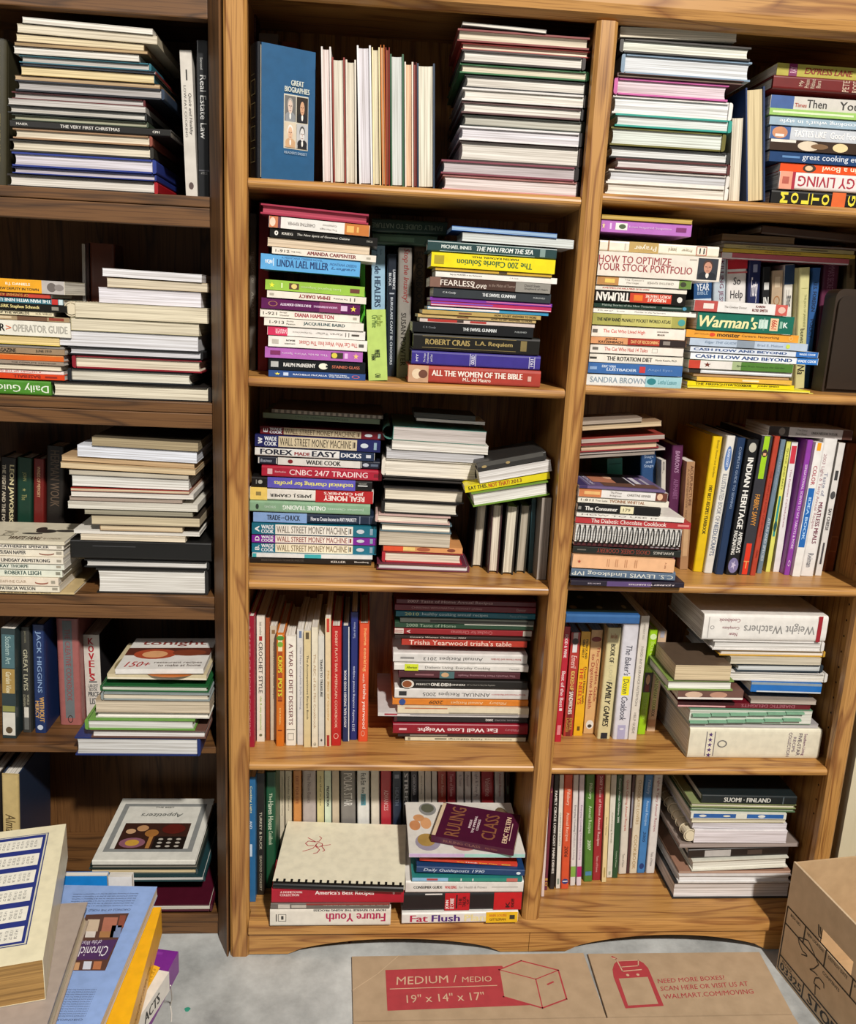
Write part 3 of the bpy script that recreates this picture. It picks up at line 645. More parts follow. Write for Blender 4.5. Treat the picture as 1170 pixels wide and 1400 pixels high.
# ---- second shelf, middle bay
Z = MZ[1]
def rose(x, col='f0e060'): return [('o:', col, x, x + 30, .5)]
pile(B2, .012, Z, 'down the middle-bay second-shelf romance pile', [
 (190, 890, 170, 250, 'p', 'e6e2dc', 'white paperback with orange end and photo', [('', 'c9784e', 190, 272), ('o:', 'e8d0b8', 195, 235, .8), ('', '5a3040', 252, 272), ('', 'c2722e', 715, 890), ('CHRISTINE RIMMER', '8a8480', 320, 510, .28, 'u'), ('The Marriage', 'a09a96', 545, 665, .2, 'u', .3), ('Conspiracy', 'a09a96', 560, 660, .2, 'u', .65), ('', 'e0b060', 730, 780, .6), ('', 'e0b060', 800, 815, .5)]),
 (197, 946, 255, 316, 'p', '14120f', 'black paperback with white lettering', [('o:', 'e8e4dc', 228, 254, .55), ('o:', '14120f', 237, 246, .26), ('KRIEG', 'cfcac0', 280, 355, .3, 'b'), ('The New Spirit of Gourmet Cuisine', 'd8d4ca', 385, 750, .34, 'i'), ('DECA', 'a8a49a', 870, 912, .22)]),
 (180, 892, 320, 381, 'PB', 'd8c0a0', 'plain tan-edged paperback', [], dict(pg='dfccb2', dd=.11)),
 (212, 936, 387, 434, 'p', 'e8e0d2', 'white romance paperback with dark red author', [('AMANDA CARPENTER', '7c1e24', 455, 795, .55, 'b'), ('1-912', '4a443c', 236, 332, .4), ('THE WALL', '6a645c', 345, 415, .22), ('', 'b0a898', 868, 898, .3)]),
 (132, 822, 436, 546, 'p', '62a9de', 'thick sky-blue paperback with navy author', [('LINDA LAEL MILLER', '1c3a6c', 245, 600, .46, 'b', .48), ('A MONTANA CREEDS NOVEL', '3c6a9c', 275, 560, .12, '', .84), ('MONTANA CREEDS:', '3c6a9c', 610, 800, .16, 'i', .66), ('Logan', '3c6a9c', 620, 790, .2, 'i', .4), ('HQN', 'e8f2fa', 165, 212, .3, 'b'), ('', 'd8eaf6', 218, 223, .5)]),
 (165, 856, 568, 640, 'p', '98c04a', 'lime green paperback with small picture', [('*5', 'e8e83c', 190, 232, .6), ('', '5a3a2a', 330, 398, .6), ('o:', 'e0c878', 345, 385, .5), ('Love Inspired Suspense', 'c8dc9a', 412, 690, .34, 'u'), ('', '6a3a2c', 755, 822, .42), ('', 'dcecb0', 275, 285, .5)]),
 (178, 868, 660, 710, 'p', 'e8e0d2', 'white romance paperback, upside-down red author', [('EMMA DARCY', '8a1e24', 398, 615, .5, 'bu'), ('The Wedding', '6a645c', 640, 740, .24, 'u'), ('11', '4a443c', 755, 790, .5, 'u'), ('', 'b0a898', 195, 225, .3)]),
 (138, 824, 720, 795, 'p', '5c1c52', 'purple paperback with upside-down white title', [('SHATTERED IDENTITY', 'ecdcec', 268, 482, .24, 'bu'), ('SANDRA ROBBINS', 'c9a8c8', 500, 665, .2, 'bu'), ('', '7a2c5a', 540, 690), ('*5', 'f0d850', 755, 800, .6), ('', 'd8b8d4', 690, 735, .5), ('O:', 'a06a58', 185, 250, .5), ('SANDRA ROBBINS', 'd9b8d8', 540, 665, .2, 'bu')]),
 (130, 822, 798, 854, 'p', 'ebe3d6', 'white romance paperback with scarlet author', [('DIANA HAMILTON', 'a2283a', 370, 640, .5, 'b'), ('1-921', '4a443c', 150, 245, .4), ('Savage', '6a645c', 265, 315, .2, '', .7), ('Obsession', '6a645c', 265, 330, .2, '', .35), ('', 'b0a898', 775, 802, .3)]),
 (158, 850, 866, 920, 'p', 'ebe4d8', 'white romance paperback with teal author', [('JACQUELINE BAIRD', '1e4a50', 430, 718, .52, 'b'), ('1-913', '4a443c', 195, 295, .4), ('Guilty', '6a645c', 312, 362, .2, '', .7), ('Passion', '6a645c', 312, 372, .2, '', .35)]),
 (180, 860, 926, 988, 'p', 'e6e0da', 'white paperback with hot pink end', [('', 'cc2a56', 180, 318), ('PRICE', 'f0c8d0', 235, 310, .26, 'bu', .62), ('LARGER', 'f0c8d0', 235, 312, .26, 'bu', .34), ('The Playboy\'s Secret', '9a948e', 355, 490, .2, 'u'), ('Karen Toller', '9a948e', 515, 700, .24, 'u'), ('11', '5a544e', 722, 748, .5, 'u'), ('', '4a443e', 765, 818, .2)]),
 (186, 874, 995, 1070, 'p', 'eee8df', 'white mystery paperback, upside-down red title', [('The Cat Who Went Into The Closet', 'c2332a', 400, 805, .42, 'u'), ('LILIAN JACKSON', '4a4640', 300, 372, .16, 'bu', .35), ('BRAUN', '4a4640', 310, 370, .16, 'bu', .65), ('', 'c0b8ac', 212, 258, .4), ('', '5a5650', 815, 850, .3)]),
 (163, 842, 1080, 1156, 'p', 'b266b4', 'orchid paperback with picture and emblem', [('*5', 'f0c878', 775, 815, .6), ('', 'e0b8e0', 715, 738, .5), ('', '3a3428', 620, 705, .56), ('o:', 'd8c84a', 625, 665, .5), ('The Bride Wore Spurs', 'e4c4e4', 280, 600, .26, 'u'), ('', '7c2c5c', 200, 270, .38)]),
 (188, 860, 1166, 1246, 'p', '15191c', 'black paperback with white fish emblem', [('RALPH McINERNY', 'e8e6e0', 292, 512, .34, 'b'), ('o:', 'f0ecd8', 535, 600, .56), ('', '15191c', 585, 602, .2), ('STAINED GLASS', 'c06a50', 628, 820, .26, 'b'), ('', 'b8b8b4', 204, 256, .5)]),
 (188, 860, 1248, 1332, 'p', '34518a', 'denim-blue paperback with emblem', [('*5', 'f0e458', 228, 270, .5), ('RACHELLE McCALLA', 'e6eaf4', 358, 592, .26, 'b'), ('PROTECTING', 'dfe6f2', 606, 730, .2, 'b', .64), ('THE PRINCESS', 'dfe6f2', 606, 748, .2, 'b', .36), ('O:', 'd06a78', 765, 820, .5), ('', 'c8d4ea', 290, 325, .5)]),
], tilt=(-2.4, -.2), maxd=.117, group='romance paperbacks piled on the middle-bay second shelf')
row(B2, None, Z, 'along the middle-bay second-shelf row between piles', [
 (52, 104, 160, 52, 1262, 'h', '5a544c', 'grey-brown hardcover by the upright', [('THE LEGACY OF', '8a8478', 420, 640, .4), ('ADAMS', '8a8478', 700, 880, .4)], dict(d=.13)),
 (826, 862, 440, 826, 1300, 'p', '4aa824', 'bright green book behind the romance pile', [], dict(d=.125)),
 (905, 1000, 385, 905, 1300, 'p', '9cc0d8', 'pale blue book with navy sideways title', [('de HEALERS', '1c3450', 528, 812, .46, 'b', .45), ('Guide', '3c6a8c', 410, 450, .14, '', .7), ('to the', '3c6a8c', 415, 470, .14, '', .4)], dict(d=.135)),
 (868, 1004, 832, 884, 1346, 'p', 'b8d070', 'small green-yellow paperback standing in front', [('Your Place', '7a8a2c', 872, 952, .3, '', .68), ('Or Mine', '4a6a2c', 872, 960, .3, '', .42), ('WHITER', '1c2c1c', 1120, 1178, .28, 'b', .5), ('THAN', '1c2c1c', 1150, 1195, .22, 'b', .3), ('CAN', '3a4a2a', 1295, 1325, .3)], dict(d=.012, dd=.1)),
 (1016, 1086, 442, 1008, 1210, 'h', '17202e', 'navy-black hardcover, white sideways lettering', [('LAWRENCE', 'c9ced6', 540, 660, .26, 'b', .7), ('BLOCK', 'c9ced6', 560, 640, .26, 'b', .3), ('BURGLARS CAN\'T BE CHOOSERS', 'b9c0cc', 710, 1135, .26, 'b'), ('', 'aab0bc', 682, 690, .5)], dict(d=.12)),
 (1092, 1190, 400, 1080, 1270, 'h', '8c8680', 'grey hardcover with cursive red title', [('Stop the Insanity!', '8a2420', 405, 760, .52, 'i', .55), ('SUSAN POWTER', '26221e', 830, 1190, .38, '', .45)], dict(d=.105)),
 (1196, 1290, 350, 1186, 1240, 'h', '4c3a24', 'brown hardcover in deep shade', [('E COOKBOOK', '1c140c', 420, 760, .5)], dict(d=.13)),
], group='books standing between the middle-bay second-shelf piles')
# two books lying on the standing row, and the big red one behind the paperbacks
pile(B2, .12, Z, 'down the flat pair bridging middle-bay second-shelf row', [
 (905, 1428, 190, 290, 'h', '1e3a30', 'dark green hardcover with upside-down title', [('FAMILY GUIDE TO NATURE', '7c8a78', 905, 1395, .36, 'u')], dict(dd=.14)),
 (910, 1360, 292, 372, 'h', '3f5a48', 'grey-green hardcover', [('', '5a7a62', 960, 1200, .4)], dict(dd=.14)),
], snap=False, group='books lying across the middle-bay second-shelf row')
row(B2, .128, Z, 'rising behind the middle-bay second-shelf romance pile', [
 (120, 200, 85, 112, 1320, 'h', '8c2438', 'tall crimson hardcover', [], dict(dd=.14)),
], group='tall book behind the romance pile')
pile(B2, .016, Z, 'atop the middle-bay second-shelf romance pile', [
 (132, 882, 88, 162, 'HB', 'a03048', 'crimson cloth hardcover', [], dict(pg='b0445a', tilt=-2.6, dd=.1)),
], snap=False, group='crimson book on the romance pile')
pile(B3, .012, Z, 'down the middle-bay second-shelf pile by the divider', [
 (350, 1000, 104, 134, 'MB', '1e58a8', 'blue pocket folder', [], dict(pg='9ab8d8', tilt=-1.2)),
 (412, 1100, 142, 198, 'PR', 'dfe4e4', 'white ring binder with curled spine', [], dict(pg='d4dad8', name='binder', tilt=-1)),
 (200, 996, 172, 246, 'h', '1f3f40', 'dark teal hardcover with white capitals', [('MICHAEL INNES', 'd8e0dc', 285, 468, .3, 'b'), ('THE MAN FROM THE SEA', 'e2e8e4', 500, 848, .4, 'bi'), ('', '9ab0ac', 275, 860, .05, '', .85), ('', '9ab0ac', 275, 860, .05, '', .12), ('', '7c9490', 892, 925, .7)]),
 (222, 985, 250, 340, 'p', 'ecd91e', 'yellow hardcover with upside-down green title', [('The 200 Calorie Solution', '2c5c2c', 380, 842, .42, 'bu', .42), ('MARTIN KATAHN, PH.D.', '3a3a10', 468, 756, .15, 'bu', .84), ('', 'a8961c', 240, 300, .6)], dict(name='hardcover_book')),
 (250, 968, 345, 364, 'p', 'caa23c', 'slim ochre paperback', [('', '3a2a14', 640, 690, .8)]),
 (250, 999, 368, 406, 'p', 'eeeae2', 'white thin paperback', [('Key to MURDER in the Parliament', '3a342e', 338, 535, .3), ('C. R. Cooly', '6a645c', 705, 760, .24)]),
 (212, 958, 420, 482, 'p', '4a342c', 'brown paperback with white script title', [('', '7c5a4c', 212, 280), ('FEARLESS', 'e8ded2', 278, 480, .58), ('Love', 'e8ded2', 475, 560, .62, 'i', .4), ('in the Midst of Terror', '9a8478', 575, 738, .3), ('', '8c8880', 740, 958), ('David Stein', '2c2824', 795, 890, .26, '', .7), ('Shepherd of Heart', '2c2824', 795, 940, .24, '', .35)]),
 (235, 958, 484, 542, 'p', '33383c', 'charcoal paperback with white title', [('C R Cooly', 'cfd2d2', 292, 372, .24, 'b'), ('THE SWIVEL GUNMAN', 'dfe2e2', 535, 738, .36, 'b'), ('PUBLISHED', 'b0b4b4', 850, 922, .18)]),
 (216, 968, 548, 570, 'm', '7a3aa0', 'purple magazine', [('', 'd070a0', 560, 960, .3)]),
 (220, 962, 572, 602, 'm', 'b8305c', 'magenta magazine', [('', '7a4ab0', 220, 600, .3, '', .7), ('', 'e8d0d8', 220, 962, .18, '', .2)]),
 (200, 945, 604, 626, 'm', '3c90b8', 'cyan magazine', [('', 'e8e0e0', 200, 640, .6)]),
 (168, 898, 628, 654, 'm', 'b89c5c', 'tan magazine with dark caption', [('HOW TO GET ANSWERS TO MORE', '3a2a14', 610, 870, .55, 'b'), ('', '7a4a2a', 390, 470, .35)]),
 (140, 868, 655, 676, 'm', 'c4a870', 'second tan magazine', [('HOW TO GET ANSWERS TO MORE', '3a2a14', 590, 845, .55, 'b'), ('', '7a4a2a', 380, 450, .35)]),
 (152, 860, 678, 704, 'm', 'd8c8c0', 'red and white magazine', [('', 'b03028', 200, 380, .7), ('', 'b03028', 460, 560, .5), ('', '3a2a24', 380, 420, .6)]),
 (106, 850, 708, 770, 'p', '18191b', 'black paperback with white title', [('C R Cooly', '7c8084', 170, 248, .24), ('THE SWIVEL GUNMAN', 'd4d7d7', 415, 620, .34, 'b'), ('PUBLISHED', 'a8acac', 735, 808, .16)]),
 (110, 886, 774, 882, 'h', '15130f', 'black hardcover with gilt title', [('ROBERT CRAIS', 'a89258', 185, 455, .32, 'b'), ('L.A. Requiem', 'a89258', 490, 718, .32, 'b'), ('', '8a7848', 165, 740, .025, '', .82), ('', '8a7848', 165, 740, .025, '', .16), ('', '7c6c40', 768, 806, .6)]),
 (100, 890, 890, 982, 'h', '3a2f86', 'indigo hardcover with white bands', [('', 'c9c6e0', 455, 459, .8), ('', 'c9c6e0', 488, 492, .8), ('GOULD', 'dcdaea', 463, 484, .6, 'bl'), ('', 'c9c6e0', 820, 824, .8), ('', 'c9c6e0', 852, 856, .8), ('1921', 'dcdaea', 828, 848, .5, 'bl'), ('The Stage', 'dcdaea', 172, 186, .6, 'l'), ('Companion', 'dcdaea', 192, 206, .7, 'l'), ('and Set', 'dcdaea', 212, 226, .5, 'l'), ('MY', 'dcdaea', 126, 140, .5, 'l')]),
 (76, 890, 985, 1106, 'h', 'a83c30', 'brick-red hardcover with white capitals', [('', 'c49a78', 76, 200), ('o:', 'e0c8a8', 100, 160, .6), ('o:', '6a4030', 140, 195, .5), ('ALL THE WOMEN OF THE BIBLE', 'f2e8dc', 222, 776, .34, 'b', .6), ('M.L. del Mastro', 'f0e0d0', 412, 582, .2, 'b', .28), ('', 'd8a898', 810, 832, .3)]),
], tilt=(-.9, -.3), maxd=.103, group='books piled by the divider on the middle-bay second shelf')

# ---- second shelf, end bay
Z = RZ[1]
pile(B4, .015, Z, 'down the end-bay second-shelf pile by the divider', [
 (168, 812, 66, 98, 'PB', 'c09838', 'yellow-tan book with shaded edges', [], dict(pg='cdb060')),
 (160, 802, 100, 188, 'p', 'b870c0', 'orchid paperback', [('', 'e0c0e4', 222, 234, .5), ('', 'e8e8dc', 262, 345, .56), ('o:', '4a5a3a', 285, 335, .4), ('Love Inspired Suspense', 'dcb8e0', 360, 660, .24), ('', '7c2c6c', 692, 765, .36), ('*5', 'f0d8a0', 165, 190, .6)]),
 (155, 1002, 204, 282, 'h', 'e9e2d0', 'cream hardcover with gold arrow block', [('', 'b89a5c', 362, 570), ('Prayer', 'efe6d2', 400, 555, .6, 'u'), ('', '9a6a4a', 212, 222), ('', 'c9c2b4', 330, 340, .6), ('Journey of', 'b0a48c', 640, 700, .5, 'u'), ('Prayer', 'a89c84', 735, 810, .34, 'u'), ('[]', 'b04a34', 840, 915, .86), ('11', '2a2c30', 864, 898, .5, 'b')]),
 (138, 1006, 288, 464, 'p', 'e6ddd0', 'tall cream audio box with portrait', [('HOW TO OPTIMIZE', '9a3a40', 126, 650, .3, '', .7), ('YOUR STOCK PORTFOLIO', '9a3a40', 112, 806, .3, '', .38), ('', 'b9b0a4', 780, 832, .06, '', .85)], dict(name='audio_box', dd=.15, marks=portrait(.812, .976, .06, .94, '30343c', '4a3228', 'c48e76', '1c2028'))),
 (134, 806, 466, 528, 'p', 'e6e0d4', 'white paperback with tan end', [('', 'b8844a', 134, 288), ('CHRISTINE RIMMER', 'a39c90', 490, 680, .28, 'u'), ('The Tycoon\'s', 'a8a096', 330, 465, .22, '', .7), ('Marriage', 'a8a096', 345, 430, .22, '', .35), ('', '6a8a3c', 718, 806), ('o:', '3a3c28', 725, 770, .6), ('', 'e0c060', 190, 260, .5)]),
 (126, 775, 535, 570, 'p', 'ebe4d6', 'slim cream paperback with red print', [('SOMETIMES LOVE HAS A MIND OF ITS OWN', 'b83a30', 175, 505, .32, 'b')]),
 (120, 762, 580, 664, 'p', '17130f', 'black paperback with red block', [('TRUMAN', 'ece6dc', 130, 362, .76, 'bu'), ('', 'c83c20', 365, 660, .8), ('MURDER AT', 'f0e0d0', 490, 622, .28, 'bu', .36), ('FORD\'S THEATRE', 'f0e0d0', 475, 650, .28, 'bu', .68), ('', 'e07a28', 392, 455, .5), ('o:', 'dcd8d0', 700, 738, .5)]),
 (114, 800, 678, 714, 'p', '22382e', 'slim dark green paperback', [('Making Stories of the New Testament', 'a8b4aa', 170, 550, .5), ('', '7c8c84', 595, 735, .24), ('o:', '4a90b0', 740, 770, .7)]),
 (108, 838, 717, 755, 'p', 'efebe4', 'white thin booklet', [('Murder in the Parliament', 'a09a92', 400, 620, .28), ('Key to', '9a948c', 140, 330, .26)]),
 (100, 762, 764, 846, 'p', 'a8a458', 'olive pocket atlas with fading spine', [('', 'c4bc6c', 300, 660), ('THE NEW RAND McNALLY POCKET WORLD ATLAS', '2c3020', 130, 652, .3, 'b'), ('o:', '4a9c98', 705, 756, .6)]),
 (94, 756, 850, 930, 'p', 'ede4d8', 'white paperback with pink-red cat title', [('The Cat Who Lived High', 'd0483c', 175, 470, .4), ('LILIAN JACKSON', '5a544c', 555, 635, .15, 'b', .64), ('BRAUN', '5a544c', 560, 610, .15, 'b', .38), ('', '6a645c', 100, 135, .3)]),
 (90, 766, 932, 980, 'p', 'd89868', 'orange paperback with black-red end', [('JOHN', '4a2a1c', 190, 270, .36, 'b', .72), ('KATZENBACH', '4a2a1c', 145, 315, .36, 'b', .3), ('', 'a83020', 350, 575), ('', '2a1c1a', 575, 766), ('DAY OF RECKONING', 'e8b878', 372, 570, .5, 'b'), ('', '8a8078', 600, 650, .6)]),
 (84, 745, 982, 1046, 'p', 'ebe2d6', 'white paperback with red tales title', [('The Cat Who Had 14 Tales', 'c8463a', 185, 490, .42), ('[]', 'a09a90', 520, 560, .5), ('', '6a645c', 100, 140, .3)]),
 (78, 742, 1050, 1112, 'p', 'e9e1d2', 'cream diet paperback with black title', [('THE ROTATION DIET', '1f1c18', 202, 522, .5, 'b'), ('Martin Katahn, Ph.D.', '4a443c', 545, 700, .26), ('', '3a342c', 80, 130, .24)]),
 (70, 736, 1115, 1190, 'p', '3f6aa6', 'blue paperback with pale lettering', [('ERIC VAN', 'cfdcee', 165, 260, .24, 'b', .7), ('LUSTBADER', 'cfdcee', 200, 410, .26, 'b', .4), ('', 'c43a3c', 430, 472, .6), ('Angel Eyes', '7c9cc8', 490, 665, .3), ('', '8aa8d0', 80, 130, .3)]),
 (55, 727, 1194, 1304, 'p', 'e2e4e2', 'thick pale paperback with teal end', [('', '9cc8d0', 470, 727), ('SANDRA BROWN', '8a9aa6', 80, 470, .5), ('o:', '2c7c84', 480, 545, .6), ('Lethal Lesson', '4a8a94', 560, 690, .4, 'i')]),
], tilt=(-.3, 0), group='books piled by the divider on the end-bay second shelf')
row(B5, None, Z, 'along the end-bay second-shelf back row', [
 (94, 214, 430, 94, 1000, 'p', '1f4a7c', 'blue bible with white serif title', [('', 'c8d4e0', 576, 600, 1), ('ONE', 'dfe6ee', 460, 500, .62, 'l'), ('YEAR', 'dfe6ee', 502, 536, .72, 'l'), ('BIBLE', '9cb4d0', 540, 556, .6, 'l'), ('', '8a96a0', 600, 700)], dict(d=.14)),
 (226, 312, 355, 226, 1000, 'h', 'b4c0ca', 'pale grey-blue hardcover', [('KILLING JESUS', '6a2a48', 372, 612, .4, '', .6)], dict(d=.14)),
 (316, 450, 366, 312, 1000, 'h', 'dcd8d4', 'white hardcover with red top band', [('', 'b01c28', 366, 415), ('', 'c86a6a', 428, 436), ('So', '26242a', 455, 492, .36, 'l'), ('Help', '26242a', 520, 572, .62, 'l'), ('Me', '26242a', 582, 612, .4, 'l')], dict(d=.14)),
 (460, 545, 370, 446, 1000, 'h', '1c2450', 'navy hardcover', [('Forty', 'e6e2e8', 455, 580, .5, 'bl'), ('', '8a90a8', 392, 430, .34)], dict(d=.14)),
 (552, 608, 415, 546, 1000, 'h', '17181a', 'black hardcover', [('', 'c9c9c6', 490, 525, .6), ('IN', 'dcdcd8', 560, 610, .6, 'bl')], dict(d=.14)),
 (615, 686, 440, 610, 1000, 'p', 'b09a80', 'tan paperback', [('O:', '9a6a3c', 560, 606, .6), ('', 'd0bca0', 470, 520, .5)], dict(d=.14)),
 (698, 765, 400, 688, 1000, 'h', 'd4d0c8', 'white hardcover with navy top', [('', '1f3a5c', 400, 495), ('Lasher', '3a3c40', 520, 605, .5, 'l')], dict(d=.14)),
 (772, 870, 418, 742, 1182, 'h', 'c9c48c', 'tall pale yellow hardcover', [('', 'a8a468', 545, 549, .6), ('THE JOYS OF JAPANESE', '8a8c58', 585, 790, .26, '', .6), ('bunes', '3a3628', 800, 890, .4), ('Na', '2c281c', 1030, 1090, .7, 'i')], dict(d=.12)),
 (880, 942, 420, 806, 1182, 'h', '2f5a94', 'blue hardcover beside the pale yellow one', [('U.S. FOREIGN', '16243c', 510, 690, .44, 'b'), ('POLICY', '16243c', 740, 860, .4)], dict(d=.135)),
 (960, 1070, 375, 880, 1182, 'h', '5c2440', 'tall plum hardcover', [('EMMA\'S SECRET', '9a6a80', 390, 560, .4)], dict(d=.15)),
 (1112, 1175, 362, 1092, 1182, 'p', '8a7a5a', 'small tan paperback by the end panel', [('', '5a4a34', 400, 480, .3)], dict(d=.165)),
], group='books standing at the back of the end-bay second shelf')
pile(B5, .125, Z, 'down the flat pile atop end-bay second-shelf row', [
 (540, 1180, 130, 190, 'h', '4c3a30', 'brown hardcover in shadow', [], dict(tilt=-2.2, dd=.12)),
 (275, 760, 190, 238, 'PB', '6a543c', 'floppy brown paperback', [], dict(pg='7a6448', dd=.12)),
 (272, 1172, 246, 262, 'MB', 'b8b2b0', 'grey magazine', [], dict(pg='c9c2c0', dd=.13)),
 (290, 1158, 264, 290, 'p', 'b4a878', 'tan paperback', [('THE MODERN ART OF NEGOTIATION', '4a4430', 435, 700, .4), ('', '5a543c', 800, 980, .3)], dict(dd=.13)),
 (280, 1165, 292, 318, 'p', 'd0b048', 'ochre yellow paperback', [('WHAT YOU NEED FOR GRILLING', '5a4418', 560, 800, .36)], dict(dd=.13)),
 (270, 1122, 320, 362, 'p', 'c0606c', 'rose-pink book with white board', [('', 'dcd6d8', 270, 340), ('', 'ded6d8', 270, 1122, .22, '', .1)], dict(dd=.13)),
], tilt=(0, 0), snap=False, dz=.0015, group='books lying on the end-bay second-shelf row')
pile(B5, .016, Z, 'down the end-bay second-shelf centre pile', [
 (90, 715, 612, 686, 'p', 'e4e0dc', 'white paperback with red floral ends', [('', 'b44a44', 90, 245), ('', 'c85a50', 632, 712), ('o:', 'e0b8a8', 650, 700, .6), ('The Cowboy Doctor', '9a948e', 290, 440, .26), ('KAREN', '7a3c38', 500, 560, .2, 'b', .72), ('ROSE SMITH', '7a3c38', 478, 580, .26, 'b', .36), ('', 'e8d8d0', 150, 220, .5)], dict(dd=.105)),
 (106, 748, 698, 820, 'p', '1f6a58', 'thick teal-green guide with cream script', [('Warman\'s', 'ece2a8', 120, 505, .66, 'bi'), ('', 'c8dcd0', 515, 575, .5), ('ANTIQUES', '9cc4b4', 525, 535, .6, 'l'), ('COLLECTIBLES', '9cc4b4', 545, 555, .7, 'l'), ('', 'e8c49a', 590, 645, .7), ('1999', 'b83a28', 600, 636, .5, 'bl'), ('K', 'dce8e0', 680, 708, .3, 'b'), ('', '8ab8a4', 655, 672, .4)], dict(dd=.12)),
 (36, 786, 824, 876, 'p', 'e8a03c', 'orange careers paperback', [('monster', '3a2c1c', 242, 392, .46, 'b'), ('Careers: Networking', '6a4a28', 404, 655, .42), ('JEFF TAYLOR', 'a86c28', 90, 185, .26), ('o:', 'd84a2c', 190, 228, .5), ('O:', 'f0c878', 720, 748, .5)], dict(dd=.115)),
 (60, 846, 884, 934, 'p', 'b8c6d8', 'pale blue paperback', [('Edgar THE GUIDE', '7488a0', 160, 370, .42, 'i'), ('', '8a96a4', 372, 490), ('Brad E. Melton', '8a98ac', 510, 680, .32), ('o:', 'c8d850', 700, 728, .6)], dict(dd=.115)),
 (64, 918, 938, 976, 'p', 'd8dee8', 'white paperback with blue end, shaded title', [('CASH FLOW AND BEYOND', '2c4c84', 88, 705, .44, 'b'), ('', '2c6cba', 768, 918), ('WADE COOK', 'dfeaf6', 790, 900, .36, 'b')], dict(dd=.12)),
 (64, 916, 980, 1026, 'p', 'eceef2', 'white paperback with blue end, bold title', [('CASH FLOW AND BEYOND', '2c4c84', 98, 740, .52, 'b'), ('', '2c74c2', 772, 916), ('WADE COOK', 'eaf2fa', 778, 905, .4, 'b')], dict(dd=.12)),
 (50, 748, 1030, 1086, 'p', 'a8b88a', 'green and white paperback with red block', [('', 'c4402c', 50, 128), ('', 'e2ddd6', 128, 340), ('', '4c7a2c', 400, 748), ('*5', '6a2a1c', 150, 200, .7), ('Spoken From Home to the Garden', '2c4a1c', 370, 690, .3, 'i')], dict(dd=.11)),
 (52, 742, 1088, 1116, 'p', 'c8c8c8', 'grey-white slim paperback', [('', '2a2018', 52, 132), ('', 'e8e8ec', 140, 740, .4)], dict(dd=.11)),
 (85, 726, 1117, 1140, 'PB', '8a6a48', 'tan-edged slim paperback', [], dict(pg='c4a074', dd=.11)),
 (108, 742, 1142, 1172, 'm', 'e4b44c', 'amber magazine', [('', 'f4e4b8', 410, 520, .4)], dict(dd=.12)),
 (45, 756, 1173, 1202, 'p', 'ecd41c', 'yellow cookbook with black serif title', [('THE FIREFIGHTER\'S', '4a4010', 98, 368, .56, 'b'), ('COOKBOOK', '1e1a08', 370, 470, .6, 'b'), ('JOHN SINEO', '6a5c14', 510, 655, .5, 'b')], dict(dd=.14)),
 (45, 862, 1204, 1232, 'm', 'e6da30', 'wide yellow magazine', [('', 'f4ec80', 45, 862, .3, '', .2)], dict(dd=.16)),
 (32, 880, 1234, 1258, 'm', 'ece048', 'bottom yellow magazine', [('', 'f6f09c', 32, 880, .4)], dict(dd=.17)),
], tilt=(-.6, 0), maxd=.138, group='books in the end-bay second-shelf centre pile')
# ---- third shelf, dark bookcase
Z = DZ[2]
row(C1, .20, Z, 'along the dark bookcase third-shelf back row', [
 (-90, -4, 270, -90, 900, 'h', '2a2420', 'black hardcover', [('AND THE POWER', 'c9b88a', 300, 700, .4, 'b')]),
 (0, 84, 250, 0, 900, 'h', '1c1815', 'black hardcover with cream capitals', [('LEON JAWORSKI', 'cfc49a', 292, 640, .36, 'b', .72), ('THE RIGHT AND THE POWER', 'b8ae9a', 292, 690, .22, 'b', .28)]),
 (88, 166, 250, 92, 900, 'h', '14382a', 'dark green hardcover', [('JOHN', '8a8a58', 335, 385, .3), ('The', '8a8a58', 465, 500, .34), ('*5', '8a8a58', 428, 448, .3)]),
 (172, 230, 256, 176, 900, 'h', '6a1c18', 'dark red hardcover', [('WINDS OF MEMORY', 'c9a07a', 300, 480, .3)]),
 (238, 332, 190, 242, 900, 'h', '1e1916', 'tall black hardcover in shade', [('HERMAN WOUK', '5a4a3c', 215, 540, .5)]),
], group='books standing at the back of the dark bookcase third shelf')
H = lambda a, c='2a2c34', x0=0, x1=190: [(a, c, x0, x1, .52, 'b')]
